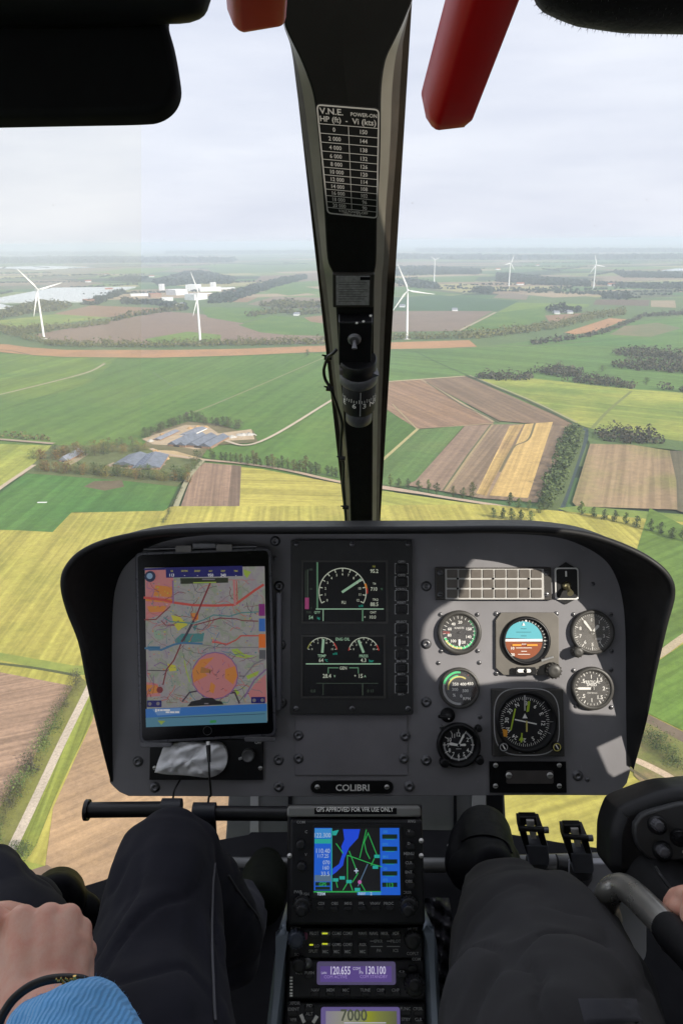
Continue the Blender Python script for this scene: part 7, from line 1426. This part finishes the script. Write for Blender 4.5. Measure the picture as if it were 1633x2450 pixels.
leg = blob('trousers', [
    (D(915, 300, 1.02), .042, D(890, 440, .99), .0655), (D(890, 440, .99), .0655, D(870, 600, .93), .0735), (D(870, 600, .93), .0735, D(838, 900, .84), .0765), (D(838, 900, .84), .0765, D(780, 1400, .70), .088), (D(780, 1400, .70), .088, D(700, 2300, .52), .095),
    (D(960, 420, 1.03), .062, D(1130, 700, 1.12), .070), (D(1130, 700, 1.12), .070, D(1190, 860, 1.15), .064), (D(1190, 860, 1.15), .064, D(1300, 640, 1.40), .048),
    (D(-180, 560, 1.00), .070, D(60, 800, .92), .070), (D(60, 800, .92), .070, D(-100, 1400, .72), .085), (D(-100, 1400, .72), .085, D(-300, 2300, .52), .095), (D(-180, 560, 1.0), .07, D(180, 720, 1.12), .05), (D(180, 720, 1.12), .045, D(400, 760, 1.3), .040),
    (D(700, 2300, .52), .095, D(200, 3000, .45), .12), (D(-300, 2300, .52), .095, D(200, 3000, .45), .12)], TR1, per1, .006, 8)
folds(leg, .008, 1)
# side seams lying on the cloth
def seam(pts, r, parent, m, name='seam'):
    b = MB(); b.tube(catmull([Vector(p) for p in pts], len(pts) * 6), r, m, 6); return b.build(name, parent)
SM = mat('seam_grey', (.07, .07, .08), .8)
from mathutils.bvhtree import BVHTree
def snap(o, z, pts, lift=.0015):
    dg = bpy.context.evaluated_depsgraph_get(); dg.update(); bt = BVHTree.FromObject(o, dg); out = []
    for x, y in pts:
        r = ray(px(z, x, y)).normalized(); h = bt.ray_cast(Vector((0, 0, 0)), r)
        if h[0] is not None: out.append(h[0] + h[1] * lift)
    return out
for pts in ([(1148, 420), (1138, 520), (1134, 620), (1130, 760), (1134, 900), (1140, 1050), (1145, 1200), (1150, 1270)], [(1220, 480), (1270, 560), (1330, 640), (1375, 700), (1398, 770)]):
    s_ = snap(leg, 'D', pts)
    if len(s_) > 3: seam(s_, .0014, leg, SM)
shoe = blob('shoe', [(D(1400, 620, 1.42), .045, D(1420, 500, 1.52), .050), (D(1420, 500, 1.52), .050, D(1425, 430, 1.60), .038)], SHOE2, per1, .006, 4)
blob('shoe', [(D(300, 630, 1.20), .046, D(312, 585, 1.26), .045), (D(330, 720, 1.22), .035, D(430, 690, 1.24), .036)], SHOE, per1, .005, 4)
# pilot
leg2 = blob('trousers', [
    (F_(540, 700, 1.02), .066, F_(600, 880, .95), .086), (F_(600, 880, .95), .086, F_(790, 900, .93), .080), (F_(790, 900, .93), .080, F_(840, 1050, .86), .088), (F_(600, 880, .95), .086, F_(720, 1200, .80), .095), (F_(840, 1050, .86), .088, F_(925, 1450, .70), .086), (F_(720, 1200, .80), .095, F_(760, 1480, .70), .098),
    (F_(925, 1450, .70), .086, F_(1000, 2100, .55), .09), (F_(760, 1480, .70), .098, F_(900, 2100, .55), .10), (F_(560, 760, 1.03), .070, F_(430, 640, 1.30), .052), (F_(430, 640, 1.30), .052, F_(420, 520, 1.42), .045),
    (F_(1000, 2100, .55), .09, F_(2000, 3000, .5), .10), (F_(2000, 3000, .5), .10, F_(2700, 1500, .8), .09), (F_(2700, 1500, .8), .09, F_(2500, 800, 1.2), .06)], TR2, per2, .006, 8)
folds(leg2, .009, 2)
b = MB()
POC = mat('pocket_cloth', (.034, .034, .042), .92, var=.1, vs=14, bump=.35, bs=1400)
def patch(o, z, ol, m, lift, name, parent):  # a sewn-on cloth patch that follows the surface
    b_ = MB(); nx = ny = 12; vs = []; a, c, d, e = ol
    dg = bpy.context.evaluated_depsgraph_get(); dg.update(); bt = BVHTree.FromObject(o, dg); ok = True
    for j in range(ny + 1):
        for i in range(nx + 1):
            u, v = i / nx, j / ny; x = (a[0] * (1 - u) + c[0] * u) * (1 - v) + (e[0] * (1 - u) + d[0] * u) * v; y = (a[1] * (1 - u) + c[1] * u) * (1 - v) + (e[1] * (1 - u) + d[1] * u) * v
            h = bt.ray_cast(Vector((0, 0, 0)), ray(px(z, x, y)).normalized())
            if h[0] is None: return
            edge = min(u, 1 - u, v, 1 - v); vs.append(h[0] + h[1] * (lift if edge > .01 else .0002))
    b_.add(vs, [(j * (nx + 1) + i, (j + 1) * (nx + 1) + i, (j + 1) * (nx + 1) + i + 1, j * (nx + 1) + i + 1) for j in range(ny) for i in range(nx)], m, True); return b_.build(name, parent)
patch(leg2, 'F', ((945, 1262), (1290, 1262), (1330, 1400), (985, 1412)), POC, .0018, 'pocket', leg2)
for pts in ([(250, 640), (310, 600), (330, 520)],):
    s_ = snap(leg2, 'F', pts, .004)
    if len(s_) > 2: seam(s_, .0012, leg2, SM)
sh2 = blob('shoe', [(F_(430, 470, 1.36), .046, F_(400, 380, 1.44), .056), (F_(400, 380, 1.44), .056, F_(385, 285, 1.52), .057), (F_(440, 500, 1.34), .045, F_(300, 500, 1.40), .04), (F_(540, 420, 1.42), .02, F_(560, 500, 1.38), .02), (F_(290, 460, 1.44), .045, F_(330, 330, 1.50), .050)], SHOE, per2, .006, 4)
s_ = snap(sh2, 'F', [(260, 330), (330, 300), (430, 300), (520, 340), (550, 400)], .001)
if len(s_) > 2: seam(s_, .0022, sh2, SHOE, 'toe_seam')
b = MB(); b.tube(catmull([F_(385, 452, 1.33), F_(405, 425, 1.34), F_(440, 420, 1.34)], 12), .006, mat('lace_brown', (.22, .12, .07), .7), 8); b.tube(catmull([F_(350, 535, 1.2), F_(352, 505, 1.22)], 6), .003, mat('lace_brown', (.22, .12, .07), .7), 6); b.build('lace', sh2)
# pilot's fingers at the right edge (body skin of the pilot)
hp = [(F_(1500, 700, .80), .0095), (F_(1530, 660, .79), .0100), (F_(1580, 650, .775), .0105), (F_(1680, 700, .75), .012)]
caps = [(hp[i][0], hp[i][1], hp[i + 1][0], hp[i + 1][1]) for i in range(3)]
for k, (x, y) in enumerate(((1497, 752), (1540, 830), (1560, 880))):
    caps += [(F_(x, y, .79), .0092, F_(x + 42, y - 34, .775), .0102), (F_(x + 42, y - 34, .775), .0102, F_(x + 150, y - 10, .755), .0105)]
caps += [(F_(1680, 700, .75), .02, F_(1720, 860, .72), .022), (F_(1700, 780, .74), .024, F_(2000, 1000, .66), .026)]
blob('body', caps, SKIN, per2, .0022, 3)
# passenger's right hand: a loose fist seen from above, thumb to the left
kn = [(H_, r_) for H_, r_ in ((at('H', 215, 1310, .622), .0128), (at('H', 490, 1290, .625), .0128), (at('H', 685, 1285, .627), .0118), (at('H', 815, 1400, .630), .0100))]
wr = [at('H', 330, 2050, .585), at('H', 450, 2060, .583), at('H', 560, 2060, .583), at('H', 680, 2040, .586)]
dn = (RM @ Vector((-.36, -.66, -1))).normalized()        # away from the lens, where the fingers curl
caps = []
for i, (k_, r_) in enumerate(kn):
    m_ = k_.lerp(wr[i], .5) + RM @ Vector((0, 0, .0035)); base = RM @ Vector((0, 0, -.006))
    caps += [(k_ + RM @ Vector((0, -.006, r_ * .80)), .0042, k_.lerp(wr[i], .55) + RM @ Vector((0, 0, r_ * 1.02)), .0040)]
    caps += [(k_ + base * .4, r_, m_ + base, r_ * 1.32), (m_ + base, r_ * 1.32, wr[i] + base * .6, r_ * 1.5)]
    pip = k_ + dn * (.036 - .003 * i); dip = pip + RM @ Vector((0, -.024, -.006)); tip = dip + RM @ Vector((0, -.010, .012))
    caps += [(k_ + base * .4, r_ * .98, pip, r_ * .82), (pip, r_ * .82, dip, r_ * .76), (dip, r_ * .76, tip, r_ * .68)]
for i in range(3):
    a, c = kn[i][0], kn[i + 1][0]
    for f_ in (.3, .5, .7, .85): caps.append((a.lerp(wr[i], f_) + RM @ Vector((0, 0, -.0045 + .003 * math.sin(f_ * 3))), .0138, c.lerp(wr[i + 1], f_) + RM @ Vector((0, 0, -.0045 + .003 * math.sin(f_ * 3))), .0128))
    caps.append((a + RM @ Vector((0, -.024, -.010)), .0125, c + RM @ Vector((0, -.024, -.010)), .0115)); caps.append((a.lerp(wr[i], .6) + RM @ Vector((0, 0, -.008)), .0145, c.lerp(wr[i + 1], .6) + RM @ Vector((0, 0, -.008)), .014))
# heel of the hand on the little finger side, thumb on the other side
caps += [(at('H', 825, 1500, .634), .0105, at('H', 800, 1700, .622), .0135), (at('H', 800, 1700, .622), .0135, at('H', 760, 2020, .60), .0155),
         (at('H', 60, 1500, .628), .017, at('H', 200, 1900, .602), .020), (at('H', 40, 1420, .63), .016, at('H', -160, 1260, .625), .0135), (at('H', -260, 1290, .655), .0130, at('H', 60, 1245, .662), .0125), (at('H', 60, 1245, .662), .0125, at('H', 225, 1270, .668), .0115),
         (at('H', 200, 1900, .602), .020, at('H', 300, 2250, .575), .024), (at('H', 760, 2020, .600), .0155, at('H', 740, 2250, .580), .021), (at('H', 450, 2000, .598), .022, at('H', 520, 2300, .57), .030), (at('H', 520, 2300, .57), .030, at('H', 900, 3600, .45), .036)]
hand = blob('body', caps, SKIN, per1, .0022, 4)
# bracelet
br = thing('bracelet', 'black cord bracelet with small gold charm on the wrist at the lower left', 'bracelet')
P = [at('H', -40, 2500, .530), at('H', 0, 2330, .532), at('H', 60, 2210, .536), at('H', 150, 2090, .541), at('H', 290, 1980, .546), at('H', 440, 1915, .549), at('H', 580, 1888, .551), at('H', 720, 1885, .552), at('H', 850, 1900, .553), at('H', 950, 1965, .556), at('H', 1010, 2080, .565), at('H', 960, 2200, .60), at('H', 700, 2300, .64), at('H', 300, 2350, .64), at('H', -20, 2480, .59), at('H', -60, 2560, .55)]
b = MB(); b.tube(catmull(P, 96), .0033, mat('leather_cord', (.010, .009, .008), .5), 10); b.build('cord', br)
GOLD = mat('gold', (.75, .48, .14), .25, 1.0)
b = MB(); r0 = random.Random(2)
for i in range(15):
    x, y = 580 + i * 16, 1892 + 8 * math.sin(i * 1.7) + (i % 3) * 10; p = at('H', x, y, .546); b.lathe(p, [(.0001, -.0011), (.0011, 0), (.0001, .0011)], GOLD, 8)
p0, p1 = at('H', 765, 1860, .545), at('H', 768, 1925, .545); b.tube([p0, p1], .0013, GOLD, 8); b.tube([at('H', 640, 1935, .546), at('H', 720, 1965, .545), at('H', 790, 1940, .546)], .0012, GOLD, 8); b.build('charm', br)
# sleeve
SLV = mat('blue_knit', (.13, .42, .82), .9, var=.10, vs=30, bump=.3, bs=900, sheen=.25)
t = SLV.node_tree; co = t.nodes.new('ShaderNodeTexCoord'); wv = t.nodes.new('ShaderNodeTexWave'); wv.bands_direction = 'X'; wv.inputs['Scale'].default_value = 85; wv.inputs['Distortion'].default_value = 3; wv.inputs['Detail'].default_value = 2
bp2 = t.nodes.new('ShaderNodeBump'); bp2.inputs['Strength'].default_value = .6; bp2.inputs['Distance'].default_value = .0016; t.links.new(co.outputs['Object'], wv.inputs['Vector']); t.links.new(wv.outputs[0], bp2.inputs['Height'])
old = [l for l in t.links if l.to_socket.name == 'Normal' and l.to_node.type == 'BSDF_PRINCIPLED'][0]; src = old.from_node; t.links.new(src.outputs[0], bp2.inputs['Normal']); t.links.new(bp2.outputs[0], t.nodes['Principled BSDF'].inputs['Normal'])
slv = blob('sleeve', [(at('H', 500, 2610, .528), .036, at('H', 840, 2470, .535), .037), (at('H', 500, 2610, .528), .036, at('H', 560, 3300, .49), .040), (at('H', 840, 2470, .535), .037, at('H', 1060, 3100, .49), .040), (at('H', 680, 2540, .525), .037, at('H', 800, 3300, .47), .046), (at('H', 800, 3300, .49), .05, at('H', 900, 4400, .38), .06)], SLV, per1, .003, 5)
wrinkle(slv, .006, .022, 'w3')
b = MB(); r0 = random.Random(9)
for v in list(slv.data.vertices)[::7]:
    d = (v.normal + Vector((r0.uniform(-.6, .6), r0.uniform(-.6, .6), r0.uniform(-.6, .6)))).normalized() * r0.uniform(.001, .0028); s_ = d.orthogonal().normalized() * .00016; b.add([v.co - s_, v.co + s_, v.co + d], [(0, 1, 2)], SLV)
b.build('wool_fibres', slv)
# ------------------------------------------------------------ the hazy air over the land
hb = MB(); hm = bpy.data.materials.new('haze'); hm.use_nodes = True; t = hm.node_tree; t.nodes.clear()
pv = N(t, 'ShaderNodeVolumePrincipled'); pv.inputs['Color'].default_value = (.76, .85, .98, 1); pv.inputs['Density'].default_value = 1.3e-4; pv.inputs['Anisotropy'].default_value = .0
ou = N(t, 'ShaderNodeOutputMaterial'); t.links.new(pv.outputs[0], ou.inputs['Volume'])
hb.box(-RG - 50, -RG - 50, GZ - 1, RG + 50, RG + 50, 12, hm); tag(hb.build('haze'), 'pale blue haze that fades the far fields', 'haze', None, 'stuff')
